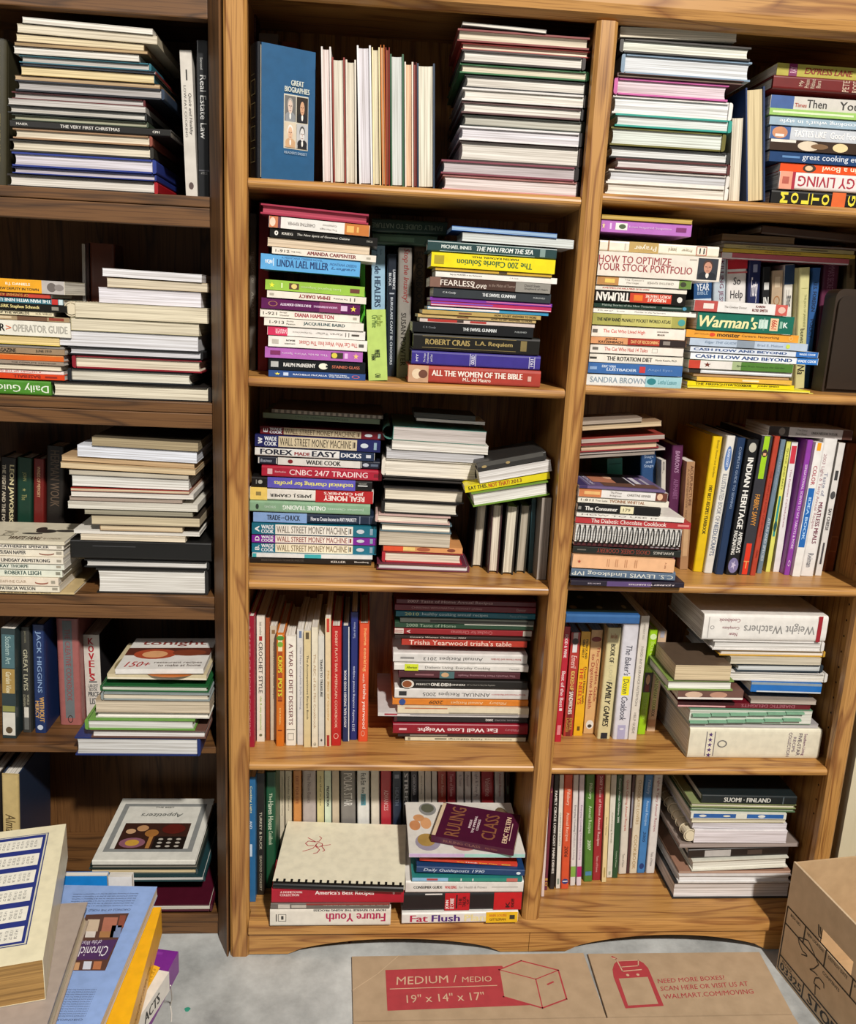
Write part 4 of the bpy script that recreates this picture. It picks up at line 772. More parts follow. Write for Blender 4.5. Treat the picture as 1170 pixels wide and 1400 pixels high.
pile(C1, None, Z, 'down the dark bookcase third-shelf paperback pile', [
 (-220, 332, 640, 658, 'p', 'd9d0b8', 'white paperback with wolf-dog drawing on top', [], dict(top=[('WHITE FANG', '4a3424', .44, .74, .06, .22, 'b'), ('by LONDON', '8a7a64', .77, .93, .08, .18), ('o:', '2a2824', .60, .80, .42, .62), ('o:', '2a2824', .58, .68, .52, .74), ('o:', '34302c', .78, .98, .5, .62), ('o:', '4a4640', .5, .7, .34, .42), ('JACK', '9a9280', .3, .44, .2, .5, 'r')])),
 (-220, 328, 662, 688, 'p', 'e6dece', 'white romance paperback, long author line', H('CATHERINE SPENCER', x0=0, x1=250) + [('', 'a09888', 292, 318, .5)]),
 (-220, 327, 692, 730, 'p', 'e2dac8', 'white romance paperback with curved logo', H('SUSAN NAPIER', x0=0, x1=132) + [('o:', '8a5a4a', 200, 280, .5, '', .4), ('o:', 'e2dac8', 200, 280, .44, '', .56), ('', 'a09888', 290, 318, .4)]),
 (-220, 326, 733, 766, 'p', 'e4dccb', 'white romance paperback, bold capitals author', H('LINDSAY ARMSTRONG', '26262a', 5, 256) + [('', 'a09888', 292, 316, .4)]),
 (-220, 332, 769, 800, 'p', 'dfe0d2', 'white romance paperback, short author line', H('KAY THORPE', '26443c', 0, 145) + [('', 'a09888', 290, 314, .4)]),
 (-220, 322, 804, 844, 'p', 'dde0d0', 'greenish-white romance paperback', H('ROBERTA LEIGH', '2c4a44', 25, 212) + [('', '8a8878', 288, 312, .4)]),
 (-220, 302, 848, 888, 'p', 'e6d8c4', 'white romance paperback with faded author', [('DAPHNE CLAIR', 'a89078', 0, 135, .36), ('o:', '9a5a48', 180, 250, .5, '', .4), ('o:', 'e6d8c4', 180, 250, .44, '', .56), ('', 'a09888', 264, 285, .4)]),
 (-220, 308, 892, 926, 'p', 'e6deca', 'white romance paperback, lowest of its set', H('PATRICIA WILSON', '26262a', 0, 182) + [('', 'a09888', 270, 298, .4)]),
 (-220, 384, 930, 952, 'p', 'c8b080', 'yellow-brown pocket paperback at the bottom', [('THE TIME MACHINE', '2a2418', 0, 140, .6, 'b'), ('H. G. WELLS', '3a3428', 165, 262, .5, 'b')]),
], group='paperbacks piled on the dark bookcase third shelf')
pile(C1, .06, Z, 'down the dark bookcase third-shelf page-edge pile', [
 (474, 1022, 138, 186, 'MB', '5a5040', 'dark patterned magazine', [], dict(pg='a89878', tilt=-1.4)),
 (400, 1016, 178, 240, 'PL', 'dfe2ea', 'white ring binder with blue edges', [], dict(pg='e0e4ee', tilt=-1.6, name='binder', cat='binder')),
 (318, 1002, 224, 262, 'PB', 'b89872', 'kraft-brown folder', [], dict(pg='c9ac84', tilt=-1.8)),
 (312, 1008, 266, 300, 'PB', 'c0a47c', 'second kraft-brown folder', [], dict(pg='dcc6a0', tilt=-1.4)),
 (356, 972, 302, 326, 'MR', 'a8a094', 'grey-tan magazine', [], dict(pg='c8c0ae', tilt=-.8)),
 (372, 974, 328, 384, 'PB', 'dcdcd6', 'thick white report', [], dict(pg='e2e2dc', tilt=-.6)),
 (364, 976, 386, 402, 'MB', '9a3028', 'magazine with red edge', [], dict(pg='d8c8a8')),
 (366, 998, 404, 432, 'MR', 'e0dcd4', 'white magazine', [], dict(pg=W0)),
 (358, 940, 434, 458, 'MB', '6a5a50', 'grey-brown magazine', [], dict(pg='a8988c')),
 (350, 1020, 460, 496, 'MR', 'dcd8cc', 'curled white magazine', [], dict(pg='dedace')),
 (436, 994, 499, 527, 'MB', '8a8474', 'patterned grey magazine', [], dict(pg='a09a86')),
 (472, 1030, 530, 578, 'PB', '3a322a', 'tan-paged paperback', [], dict(pg='cdbfa0')),
 (516, 942, 580, 610, 'PL', 'a07c54', 'narrow tan-paged paperback', [], dict(pg='d8c4a2')),
 (380, 1030, 612, 632, 'MB', 'e0dcd2', 'wide white folder', [], dict(pg='e2e0da')),
 (415, 956, 634, 662, 'PB', 'd8cab4', 'cream paperback', [], dict(pg='e0d4be')),
 (366, 1090, 665, 766, 'h', '141312', 'glossy black binder', [('', '3a3a3c', 480, 700, .05, '', .7)], dict(name='binder', cat='binder', dd=.22)),
 (436, 1080, 770, 812, 'HR', '1a1a1a', 'white-paged black hardcover', [], dict(pg='dedcd8')),
 (500, 1076, 816, 952, 'HR', '201e1c', 'very thick white-paged black hardcover', [], dict(pg='e4e2dc')),
], group='page-edge pile on the dark bookcase third shelf')

# ---- third shelf, middle bay
Z = MZ[2]
def wsm(letter, col, pcol, tcol, x0, x1):
    return [(letter, 'e8eaee', x0 + 22, x0 + 52, .5, 'bl'), ('WADE', 'dfe4ea', x0 + 66, x0 + 150, .36, 'b', .7), ('COOK', 'dfe4ea', x0 + 66, x0 + 150, .36, 'b', .28), ('', pcol, x0 + 162, x1 - 165, .9),
            ('WALL STREET MONEY MACHINE', tcol, x0 + 172, x1 - 205, .66), ('', col, x1 - 195, x1 - 192, .6), ('', tcol, x1 - 188, x1 - 176, .5), ('o:', 'c8d0d8', x1 - 140, x1 - 85, .4), ('', '8aa4b4', x1 - 46, x1 - 26, .6)]
pile(C2, None, Z, 'down the middle-bay third-shelf trading-book pile', [
 (210, 985, 90, 118, 'm', '6a6258', 'spiral notebook with dull wire', [('', 'a8a090', x, x + 22, .8) for x in range(232, 960, 40)], dict(name='spiral_notebook', cat='notebook', dd=.2)),
 (150, 962, 120, 158, 'p', '6c7a62', 'sage green trade paperback in shade', [('STOCK MARKET MIRACLES', '4a5a44', 370, 740, .36)]),
 (130, 996, 170, 224, 'p', '6a1420', 'maroon trading paperback lettered E', wsm('E', '6a1420', 'b8a888', '5a4430', 130, 996)),
 (93, 966, 234, 318, 'p', '20245a', 'navy trading paperback lettered W', wsm('W', '20245a', 'cbbc9c', '4a4034', 93, 966)),
 (93, 926, 320, 384, 'h', 'dcdad6', 'white and navy currency-trading hardcover', [('', '1c2c4c', 680, 926), ('FOREX', '14182a', 132, 350, .6, 'b'), ('MADE', '8c1c20', 368, 474, .36, 'b', .42), ('EASY', '14182a', 490, 656, .6, 'b'), ('DICKS', 'e4e4e6', 692, 832, .48, 'b'), ('', 'c9ccd4', 866, 900, .34)]),
 (112, 962, 390, 448, 'h', '1c2030', 'navy hardcover with white title panel', [('', 'd6d2ca', 252, 826, .9), ('WADE COOK', '1f1c1a', 448, 688, .56, 'b'), ('o:', '7c1c20', 320, 356, .5), ('', 'c8c4bc', 116, 124, .7), ('', 'c8c4bc', 240, 246, .7), ('', 'c8c4bc', 832, 836, .8), ('o:', 'b8bcc8', 842, 886, .44), ('Business', 'a8b0c0', 132, 210, .4, 'i'), ('', '5a6478', 898, 950, .3)]),
 (140, 976, 452, 530, 'h', 'a81c34', 'crimson hardcover with big serif capitals', [('CNBC 24/7 TRADING', 'ecd4d4', 332, 876, .5), ('Barbalas', 'e0a8b0', 232, 308, .16, 'b'), ('', 'd8b0b4', 180, 214, .5), ('', '7c1424', 920, 960, .3)]),
 (70, 908, 542, 616, 'h', '151312', 'black hardcover with violet title panel', [('', '5c54b4', 180, 790), ('technical charting for profits', 'e8e068', 226, 776, .52, 'bu'), ('o:', 'a8a8a0', 115, 145, .4), ('', '8a8a84', 100, 106, .4), ('', 'c8c8c4', 808, 876, .12), ('LARSON', 'a8a8a0', 815, 870, .16, 'u', .7)]),
 (58, 916, 628, 716, 'h', 'e2ddd4', 'white, yellow and red hardcover with upside-down title', [('', 'e8c868', 58, 178), ('', 'b01c20', 512, 916), ('REAL MONEY', 'f0e0d8', 570, 852, .42, 'bu', .34), ('JIM CRAMER\'S', 'f0dcd4', 570, 846, .28, 'bu', .76), ('JAMES J. CRAMER', '2a2624', 198, 486, .32, 'bu', .45), ('', '8a7a48', 100, 136, .3)]),
 (58, 894, 722, 800, 'h', '84a888', 'sage green hardcover with upside-down title', [('ONLINE TRADING', 'e4ece4', 286, 582, .4, 'bu'), ('Jonathan Clements', 'c4d8c8', 596, 850, .26, 'u'), ('STRONG', 'c4d8c8', 160, 236, .22, 'u'), ('o:', '2c3c30', 98, 120, .5)]),
 (80, 940, 812, 880, 'h', '1e2a40', 'navy and light-blue hardcover', [('', '84a4d4', 80, 452), ('TRADE', '1f2838', 176, 268, .54, 'b'), ('CHUCK', '1f2838', 302, 404, .54, 'b'), ('with', '1f2838', 272, 298, .2), ('How to Create Income in ANY MARKET!', 'dfe2ea', 480, 796, .4, 'b'), ('', '8a94a8', 818, 824, .8), ('', '5a6478', 885, 890, .8)]),
 (72, 938, 882, 958, 'p', '1c6a80', 'teal trading paperback lettered A', wsm('A', '1c6a80', 'e6e2d8', '6a6258', 72, 938)),
 (72, 938, 962, 1020, 'p', '7c2498', 'purple trading paperback lettered D', wsm('D', '7c2498', 'ece4d8', '8a2c28', 72, 938)),
 (72, 936, 1024, 1092, 'p', '1c7088', 'teal trading paperback lettered B', wsm('B.', '1c7088', 'ece4c8', '7a6a4c', 72, 936)),
 (74, 910, 1094, 1126, 'p', 'e2e6e6', 'slim white paperback with teal blocks', [('', '3cb0b8', 436, 552), ('', '3ca8b0', 74, 104)]),
 (60, 902, 1128, 1180, 'h', '1a1613', 'black hardcover with faint title', [('BREAKTHROUGHS IN TECHNICAL ANALYSIS', '5a544c', 138, 430, .3, '', .6), ('KELLER', 'c9c4bc', 620, 722, .34, 'b'), ('Bloomberg', 'dcd8d0', 784, 882, .32, 'b')]),
], tilt=(-1.3, .3), group='trading books piled on the middle-bay third shelf')
pile(C3, None, Z, 'down the middle-bay third-shelf page-edge pile', [
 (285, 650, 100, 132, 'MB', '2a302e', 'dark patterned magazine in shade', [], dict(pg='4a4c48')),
 (300, 706, 134, 152, 'MB', 'd8d6d0', 'white booklet', [], dict(pg='dcdad2')),
 (160, 712, 154, 236, 'PL', '5c9488', 'teal folder of rolled pages', [], dict(pg='c4bcb8', roll='5c9488')),
 (155, 726, 238, 290, 'PB', 'e0dcd2', 'thick white paperback', [], dict(pg='e4e0d8')),
 (122, 700, 292, 346, 'PB', 'd4d2d0', 'grey-paged catalogue', [], dict(pg='c4c4c8')),
 (92, 662, 350, 452, 'HL', 'dcd4c6', 'thick cream-paged white hardcover', [], dict(pg='e9e2d4')),
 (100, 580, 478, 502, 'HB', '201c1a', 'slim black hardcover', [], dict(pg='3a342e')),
 (104, 582, 504, 586, 'HB', '2a2624', 'cream-paged black hardcover', [], dict(pg='e6dcc8')),
 (92, 548, 592, 668, 'HL', '1c1a1a', 'cream-paged hardcover with rounded black spine', [], dict(pg='e6dfce')),
 (56, 500, 674, 724, 'HL', 'c8a8a0', 'hardcover in a pinkish jacket', [], dict(pg='e4dccc')),
 (86, 508, 730, 784, 'HB', '5c7078', 'cream-paged blue-grey hardcover', [], dict(pg='e8e0d0')),
 (78, 498, 790, 866, 'PB', 'b8ab98', 'grey-tan-paged paperback', [], dict(pg='cdc3b0')),
 (104, 572, 882, 916, 'p', 'd89860', 'paperback with orange patterned cover', [('', 'd8502c', 104, 220), ('o:', 'a85a3a', 300, 380, .7), ('o:', '7c3c2a', 480, 530, .6), ('', 'e8c878', 220, 290, .6)], dict(dd=.13)),
 (94, 570, 920, 988, 'HL', 'b02c38', 'cream-paged red hardcover', [], dict(pg='e9dfcc')),
 (64, 612, 992, 1044, 'HR', '6a3040', 'widest white-paged maroon hardcover', [], dict(pg='e2dee0')),
], tilt=(-1.6, -.9), group='page-edge pile on the middle-bay third shelf')
row(C3, None, Z, 'along the middle-bay third-shelf row by the divider', [
 (656, 722, 640, 624, 1022, 'HB', '201c1c', 'cream-paged black hardcover', [], dict(pg='dcd2be')),
 (750, 814, 648, 722, 1056, 'HB', '3a1c20', 'cream-paged maroon hardcover', [], dict(pg='e2d6c4')),
 (836, 908, 655, 802, 1066, 'HB', '2a2620', 'cream-paged dark hardcover', [], dict(pg='e0d8c4')),
 (918, 980, 650, 884, 1056, 'HB', '24261e', 'grey-paged hardcover', [], dict(pg='b8ae9c')),
 (984, 1010, 615, 962, 1056, 'p', '2c4a50', 'slim dark teal book', []),
 (1020, 1102, 608, 986, 1096, 'PB', '8c8278', 'grey paperback beside the divider', [], dict(pg='a49a90')),
], group='books standing by the divider on the middle-bay third shelf', dd0=.15)
# the slanting pile resting on that row
pile(C3, .045, Z, 'down the slanting pile above middle-bay third-shelf row', [
 (666, 1065, 398, 452, 'h', '2c2a28', 'black and grey patterned hardcover', [('', '4a4844', 660, 1050, .5, '', .75), ('o:', 'a08a5c', 690, 720, .3), ('o:', 'a08a5c', 830, 855, .3)], dict(dd=.12)),
 (676, 1096, 456, 524, 'PB', 'd8d4d0', 'white-paged thick paperback', [], dict(pg='e2dfdc', dd=.12)),
 (590, 1084, 530, 574, 'p', 'd8c81c', 'yellow diet paperback with black-red title', [('EAT THIS,', '1e1c10', 612, 720, .6, 'b'), ('NOT THAT!', 'b0401c', 728, 850, .6, 'b'), ('2013', '7c4a14', 858, 920, .5, 'b')], dict(dd=.11)),
 (636, 1082, 578, 664, 'HB', '6c9034', 'white-paged hardcover with grass-green board', [], dict(pg='e4e2dc', dd=.12)),
], tilt=(12.5, 11), snap=False, group='slanting pile on the middle-bay third shelf')

# ---- third shelf, end bay
Z = RZ[2]
row(C4, None, Z, 'along the end-bay third-shelf back row', [
 (350, 455, 436, 350, 1130, 'p', '46a890', 'mint green book', [('', '2c7c6c', 470, 476, .8)], dict(d=.15)),
 (582, 690, 368, 576, 1130, 'h', '284a78', 'blue hardcover', [('Stage', 'a8bcd8', 412, 438, .6, 'l'), ('and', 'a8bcd8', 446, 466, .4, 'l'), ('Stage', 'a8bcd8', 474, 500, .6, 'l')], dict(d=.15)),
 (694, 752, 446, 690, 1130, 'p', 'c4beb4', 'white slim book', [('JO', '3a3a3a', 455, 530, .5, 'l')], dict(d=.122)),
 (790, 876, 345, 742, 1130, 'h', '58244a', 'plum hardcover beside the patterned book', [('BARRON\'S', 'b890b0', 380, 520, .4, 'i'), ('ALPHABET', '8a5a80', 560, 690, .4)], dict(d=.12)),
 (870, 952, 456, 828, 1135, 'p', 'a8805c', 'brown patterned book on acupuncture', [('ACUPUNCTURE', '5a3420', 480, 730, .36, '', .7), ('A COMPREHENSIVE TEXT', '7a5a3c', 500, 820, .24, '', .3), ('', 'c4a078', 850, 1050, .6)], dict(d=.10)),
], group='books standing at the back of the end-bay third shelf', dd0=.14)
pile(C4, .02, Z, 'down the slanting pile atop end-bay third shelf', [
 (182, 586, 160, 190, 'MB', '8a7a6c', 'grey-brown magazine', [], dict(pg='a8998a')),
 (180, 716, 205, 244, 'PB', 'a08468', 'tan-paged paperback', [], dict(pg='c4ac8a')),
 (176, 742, 262, 296, 'MB', '9c4038', 'grey magazine with red line', [], dict(pg='b0a49a')),
 (166, 700, 318, 372, 'HB', '8a2c30', 'tan-paged red hardcover', [], dict(pg='c8b094')),
 (162, 742, 384, 400, 'MB', 'a89c94', 'grey magazine', [], dict(pg='b4aaa4')),
 (160, 670, 408, 434, 'MB', '8c8078', 'lowest grey magazine', [], dict(pg='a4988e')),
], tilt=(5.5, 5.2), snap=False, group='slanting magazines on the end-bay third shelf')
pile(C4, None, Z, 'down the end-bay third-shelf pile by the divider', [
 (144, 752, 582, 600, 'p', '6c5a80', 'film-still paperback', [('', '3a2c5a', 144, 200)], dict(dd=.13, top=[('', '3c3460', 0, .1, .02, .98), ('', 'b8785c', .22, .5, .3, .8), ('', '241c1e', .5, .72, .2, .95), ('', '6a4a3c', .3, .95, .05, .3), ('o:', 'e0b090', .42, .52, .55, .8), ('', 'd8d4dc', .68, .7, .2, .8), ('', 'd8d4dc', .74, .8, .3, .75), ('', 'b0a8b4', .86, .9, .3, .7), ('', '8a88a8', .12, .14, .05, .95), ('HOUSE', 'd0ccd8', .16, .2, .1, .8, 'l')])),
 (142, 764, 602, 660, 'p', 'e4dfda', 'white paperback with orange end', [('', 'c87848', 142, 300), ('', '6a3a2c', 680, 764), ('o:', 'e0b898', 690, 730, .8), ('The Prince', '9a948e', 362, 440, .24, '', .68), ('Bridegroom', '9a948e', 360, 440, .24, '', .3), ('CHRISTINE RIMMER', '8a847e', 480, 646, .28), ('', 'e0b070', 180, 290, .4)], dict(tilt=-1.8)),
 (150, 772, 664, 706, 'p', 'e6dfcf', 'white romance paperback', [('YVONNE WHITTAL', '9a6a4a', 366, 606, .5, 'b'), ('1-811', '4a443c', 170, 255, .4), ('Too Late', '6a645c', 268, 350, .3)], dict(tilt=-1.8)),
 (130, 716, 712, 766, 'p', '171514', 'black paperback with cream sticker', [('The Consumer', 'e8e4dc', 182, 410, .5, 'b'), ('', 'e4dab0', 430, 524, .9), ('179', '4a4430', 450, 500, .4), ('', '8a8680', 135, 155, .4)], dict(tilt=-1.5)),
 (124, 878, 772, 806, 'p', 'e6e1d8', 'wide white paperback', [('HOW TO USE IT', '8a847c', 160, 700, .3)], dict(tilt=-1.8, dd=.15)),
 (118, 922, 814, 858, 'p', 'b03438', 'red cookbook with white title', [('The Diabetic Chocolate Cookbook', 'ece0d8', 226, 750, .66), ('', 'd88a84', 830, 910, .3)], dict(tilt=-1.8, dd=.16)),
 (110, 850, 866, 985, 'PB', 'd8d4cc', 'white book bound with black wire loops', [], dict(pg='e8e6e2', name='spiral_notebook', cat='notebook', tilt=-1.6, dd=.17, wire=1)),
 (106, 842, 988, 1010, 'p', '4a1c20', 'slim maroon book', [('', '8a8084', 640, 842, .4)], dict(tilt=-1.2)),
 (106, 852, 1014, 1072, 'h', '1e221c', 'black-green hardcover, upside-down title', [('RAWLINGS', 'a8a49a', 660, 800, .34, 'bu'), ('CROSS CREEK COOKERY', '8a3c2c', 270, 636, .5, 'u'), ('', '6a645c', 135, 195, .14)], dict(tilt=-1.2)),
 (106, 806, 1076, 1165, 'p', 'e8b488', 'peach hardcover with small sideways lines', [('A Lady', '9a5a3c', 735, 750, .5, 'r')] + [('', 'c48c64', x, x + 5, .6) for x in (340, 352, 398, 410, 462, 474, 530, 542)] + [('*5', 'b84a30', 138, 164, .3)], dict(tilt=-1.6, name='hardcover_book')),
 (88, 812, 1178, 1240, 'h', '5c6e84', 'slate-blue hardcover, large upside-down title', [('C.S. LEWIS Lindskoog IVP', 'd4d4cc', 92, 796, .6, 'u')], dict(tilt=-1.4)),
 (80, 872, 1246, 1308, 'h', '201828', 'black-violet hardcover at the bottom', [('A JOURNEY TO RAINTREE', 'd0c4c8', 480, 802, .34, 'bu'), ('J. I. PACKER', 'a89cac', 345, 440, .26, 'bu'), ('', '5a4474', 330, 640, .9), ('EARTH TIDE', 'b8acb8', 196, 285, .22, 'bu'), ('A JOURNEY TO RAINTREE', 'd0c4c8', 480, 802, .34, 'bu')], dict(tilt=0)),
], tilt=(-1.6, 0), maxd=.145, group='books piled by the divider on the end-bay third shelf')
V = lambda s, c, a, b, h=.5, fl='', vc=.5: (s, c, a, b, h, fl, vc)
row(C5, None, Z, 'along the end-bay third-shelf leaning row', [
 (258, 322, 266, 128, 1132, 'h', 'e0bc12', 'yellow yearbook with orange-brown side', [V('1987 BEST-RECIPES YEARBOOK', '2a2408', 572, 885, .36, 'b'), V('Better Homes and Gardens', '8a7410', 290, 520, .22, '', .6)], dict(bk='c98a14', dd=.2)),
 (338, 406, 262, 188, 1140, 'h', 'dcd8d0', 'white hardcover with blue oval', [V('o:', '5a7ab0', 325, 480, .7), V('READER\'S DIGEST', 'd8e0f0', 345, 455, .26, 'b'), V('ILLUSTRATED BOOK OF', '8a8c94', 500, 800, .5), V('NEEDLECRAFTS', '5a6884', 810, 1025, .5)], dict(dd=.19)),
 (410, 470, 276, 266, 1150, 'h', '1c3254', 'navy hardcover', [V('COMPLETE GUIDE TO SEWING', '8a9ab4', 330, 720, .3)], dict(dd=.19)),
 (478, 558, 286, 336, 1152, 'h', '141416', 'black hardcover with large white capitals', [V('INDIAN HERITAGE', 'e8e6e0', 400, 850, .48, 'b', .5), V('AMERICA\'S', 'e0ded8', 870, 1005, .34, 'b', .7), V('FASCINATING', 'e0ded8', 865, 1020, .3, 'b', .28), V('o:', '7a74a0', 1040, 1140, .84), V('*5', 'c4bcd8', 1055, 1120, .5), V('o:', 'b8b4a8', 305, 365, .6)], dict(dd=.2)),
 (570, 642, 262, 420, 1152, 'p', '35343a', 'lime, charcoal and red sewing paperback', [V('', '9cc81c', 262, 530), V('', 'd8341c', 945, 1152), V('FABRIC SAVVY', 'd8943c', 630, 830, .46), V('o:', '3a2a24', 345, 395, .5), V('', 'e0a87a', 368, 385, .26), V('T', 'e89a5a', 1060, 1110, .5, 'l')], dict(dd=.19)),
 (646, 690, 265, 486, 1156, 'h', 'b0402c', 'brick-red hardcover', [V('THE COMPLETE BOOK OF SEWING', '8a2c1c', 480, 900, .34), V('Clothing', '6a1c12', 990, 1040, .4, 'i')], dict(dd=.19)),
 (692, 726, 286, 536, 1142, 'h', '6c8090', 'grey-blue hardcover', [V('ATLAS AND SPECIES', 'c4d0d8', 780, 1060, .5), V('READ EASY SEWING', '9aacb8', 350, 600, .3)], dict(dd=.18)),
 (728, 757, 298, 592, 1132, 'p', 'd8d86a', 'pale yellow and teal book', [V('', '2c8c8c', 640, 900), V('o:', '1c4c50', 800, 870, .8), V('QUICK AND EASY', '7a7c2c', 340, 600, .4)], dict(dd=.18)),
 (760, 802, 300, 640, 1132, 'p', 'e0dcdc', 'white paperback with red block', [V('', 'c83444', 325, 435, .8), V('The Diabetes Carbohydrate', 'a87a84', 470, 840, .34)], dict(dd=.18)),
 (834, 902, 288, 682, 1152, 'h', '8c3ca0', 'violet hardcover with white sideways title', [V('SENSATIONAL SCENTS TO SAY TAROTS & MORE', 'e4cce8', 440, 980, .4), V('O:', 'e8d4ec', 1055, 1095, .4)], dict(dd=.19)),
 (904, 966, 304, 752, 1162, 'p', 'e6e4e0', 'white paperback with big blue block', [V('', 'f0a020', 304, 355), V('', '1c64b0', 590, 970, .8), V('COLOR', 'b04050', 450, 570, .5), V('IDEA BOOK', 'a8ccf0', 650, 920, .36, 'b')], dict(dd=.19)),
 (968, 1060, 280, 812, 1160, 'h', 'e2dfdc', 'white hardcover with red capitals', [V('2003 Light & Tasty Annual Recipes', 'b08a90', 375, 850, .28, '', .24), V('MEATLESS MEALS', '7a4050', 680, 945, .3, 'b', .56), V('Taste of', '8a8ca0', 490, 640, .26, '', .56), V('Reiman', '6a6a72', 1010, 1100, .4)], dict(dd=.19)),
 (1062, 1104, 308, 908, 1156, 'p', 'd8d4d0', 'white paperback with dark smudges', [V('', '3a3a3c', 480, 540, .5), V('SAY CHEESE', '3a3638', 720, 860, .5, 'b'), V('o:', '4a4a4c', 610, 660, .8), V('', '4a464a', 940, 1080, .3)], dict(dd=.18)),
 (1118, 1190, 310, 962, 1130, 'h', '7a3c1c', 'russet hardcover nearest the end panel', [V('[]', '9a5a34', 900, 1000, .7)], dict(dd=.18)),
], group='books leaning along the end-bay third shelf')
pile(C5, .09, Z, 'lying atop the end-bay third-shelf leaning row', [
 (605, 1142, 206, 268, 'p', 'd0c8c4', 'white paperback with dark photo ends', [('', '3a302c', 605, 735), ('o:', '8a8078', 670, 710, .8), ('', '5a3a30', 1078, 1142), ('The Deep', '8a8480', 785, 850, .24, '', .7), ('Next Door', '8a8480', 780, 850, .24, '', .34), ('LINDA NELSON TAYLOR', '6a6460', 880, 1045, .26, 'b')], dict(dd=.1, tilt=-1.2)),
], snap=False, dz=.003, group='paperback atop the leaning row')

# ---- fourth shelf, dark bookcase
Z = DZ[3]
row(D1, None, Z, 'along the dark bookcase fourth-shelf row', [
 (4, 78, 150, 14, 716, 'p', '2c3a3c', 'teal-black paperback with tan picture', [V('', '4a6a70', 180, 350, .9), V('Southern Art', 'a8c0bc', 190, 330, .4), V('', 'a88a4c', 355, 480, .9), V('Garden View', 'e0d8b8', 370, 480, .4, 'i'), V('', 'd8d4c8', 580, 700, .9), V('o:', '5a4a34', 655, 690, .5), V('', '8a8a4c', 545, 575, .9)], dict(dd=.18)),
 (92, 152, 142, 106, 686, 'h', '3a3a36', 'charcoal hardcover with yellowed sticker', [V('GREAT LIVES', 'c4c0a4', 255, 465, .46), V('WORLD', 'a8a48c', 486, 540, .26, '', .7), V('GOVERNMENT', 'a8a48c', 486, 550, .26, '', .3), V('', 'dcd8cc', 552, 606), V('JACOBS', '8a8670', 160, 220, .26), V('', '6a6c68', 606, 670)], dict(dd=.18)),
 (164, 226, 130, 180, 688, 'h', '1c3160', 'navy hardcover with blue pictorial side', [V('JACK HIGGINS', '8aa4c8', 162, 476, .5), V('WITHOUT', 'c89c5c', 500, 630, .4, 'b', .68), V('MERCY', 'c89c5c', 520, 610, .3, 'b', .28), V('o:', 'c8d0dc', 645, 672, .5)], dict(dd=.17)),
 (286, 402, 98, 310, 646, 'h', 'a0605c', 'pink-red mottled hardcover with grey band', [V('', '6c7274', 108, 610, .42), V('THE CREATIVE COOKBOOK', '8c4a4c', 150, 520, .24), V('O:', '3a2422', 595, 635, .24)], dict(dd=.16)),
 (402, 512, 180, 424, 620, 'p', '2e2c2e', 'white price guide with stacked red capitals', [V(c, 'b0232c', y, y + 34, .32, 'bl', .46) for c, y in (('K', 196), ('O', 235), ('V', 274), ('E', 312), ('L', 350), ('S', 384))] + [V('', '4a4c50', 420, 426), V('LARGEST', '4a4c50', 435, 452, .6, 'l'), V('BOOK', '4a4c50', 455, 472, .5, 'l'), V('PRICE', '4a4c50', 475, 500, .66, 'bl'), V('LIST', '4a4c50', 508, 540, .5, 'bl')], dict(dd=.2, d=.16, sp='d4cec4')),
], group='books standing on the dark bookcase fourth shelf')
pile(D1, None, Z, 'down the dark bookcase fourth-shelf pile', [
 (594, 1050, 326, 352, 'm', 'e0dcd6', 'recipe magazine with pizza cover', [], dict(dd=.23, tilt=1.2, top=[('150+', 'b03a3a', .08, .36, .06, .22, 'i'), ('restaurant recipes', '5a4a44', .4, .95, .15, .22), ('to make at home', '5a4a44', .46, .95, .07, .14), ('', '5a2c20', 0, 1, .42, .66), ('o:', 'a8482c', .1, .6, .3, .62), ('o:', 'd8a070', .2, .5, .34, .56), ('tonight', '8a3c34', .12, .9, .72, .9), ('o:', '7a3a24', .55, .95, .4, .6)])),
 (554, 1066, 380, 408, 'p', 'cdbf9c', 'cream patterned cookbook', [('', 'e4dcc4', 554, 1066, .3, '', .2)], dict(dd=.2, top=[('o:', '8a7a54', .02, .12, .1, .5), ('o:', '8a7a54', .14, .24, .1, .5), ('o:', 'b8682c', .3, .95, -.1, .5)])),
 (516, 1076, 414, 446, 'HL', '1f5a30', 'green hardcover with pale pages', [], dict(pg='dfe2d4')),
 (520, 1082, 456, 494, 'HL', '8a9494', 'white-paged grey hardcover', [], dict(pg=CR)),
 (494, 1082, 496, 562, 'PB', 'b09c80', 'thick tan-paged paperback', [], dict(pg='d2c4ac')),
 (494, 1080, 566, 596, 'HB', 'd8d4ca', 'slim white hardcover', [], dict(pg='e0dcd2')),
 (438, 1006, 598, 654, 'HL', '6a9a44', 'lime-green hardcover with white pages', [], dict(pg='e0e0dc')),
 (470, 1062, 658, 702, 'HB', '6a4a40', 'white-paged hardcover with brown photo jacket', [], dict(pg='dcdad8')),
 (390, 1036, 708, 810, 'HR', '1e3068', 'large navy hardcover with white pages', [], dict(pg='d8d8d6')),
], maxd=.157, group='books piled on the dark bookcase fourth shelf')

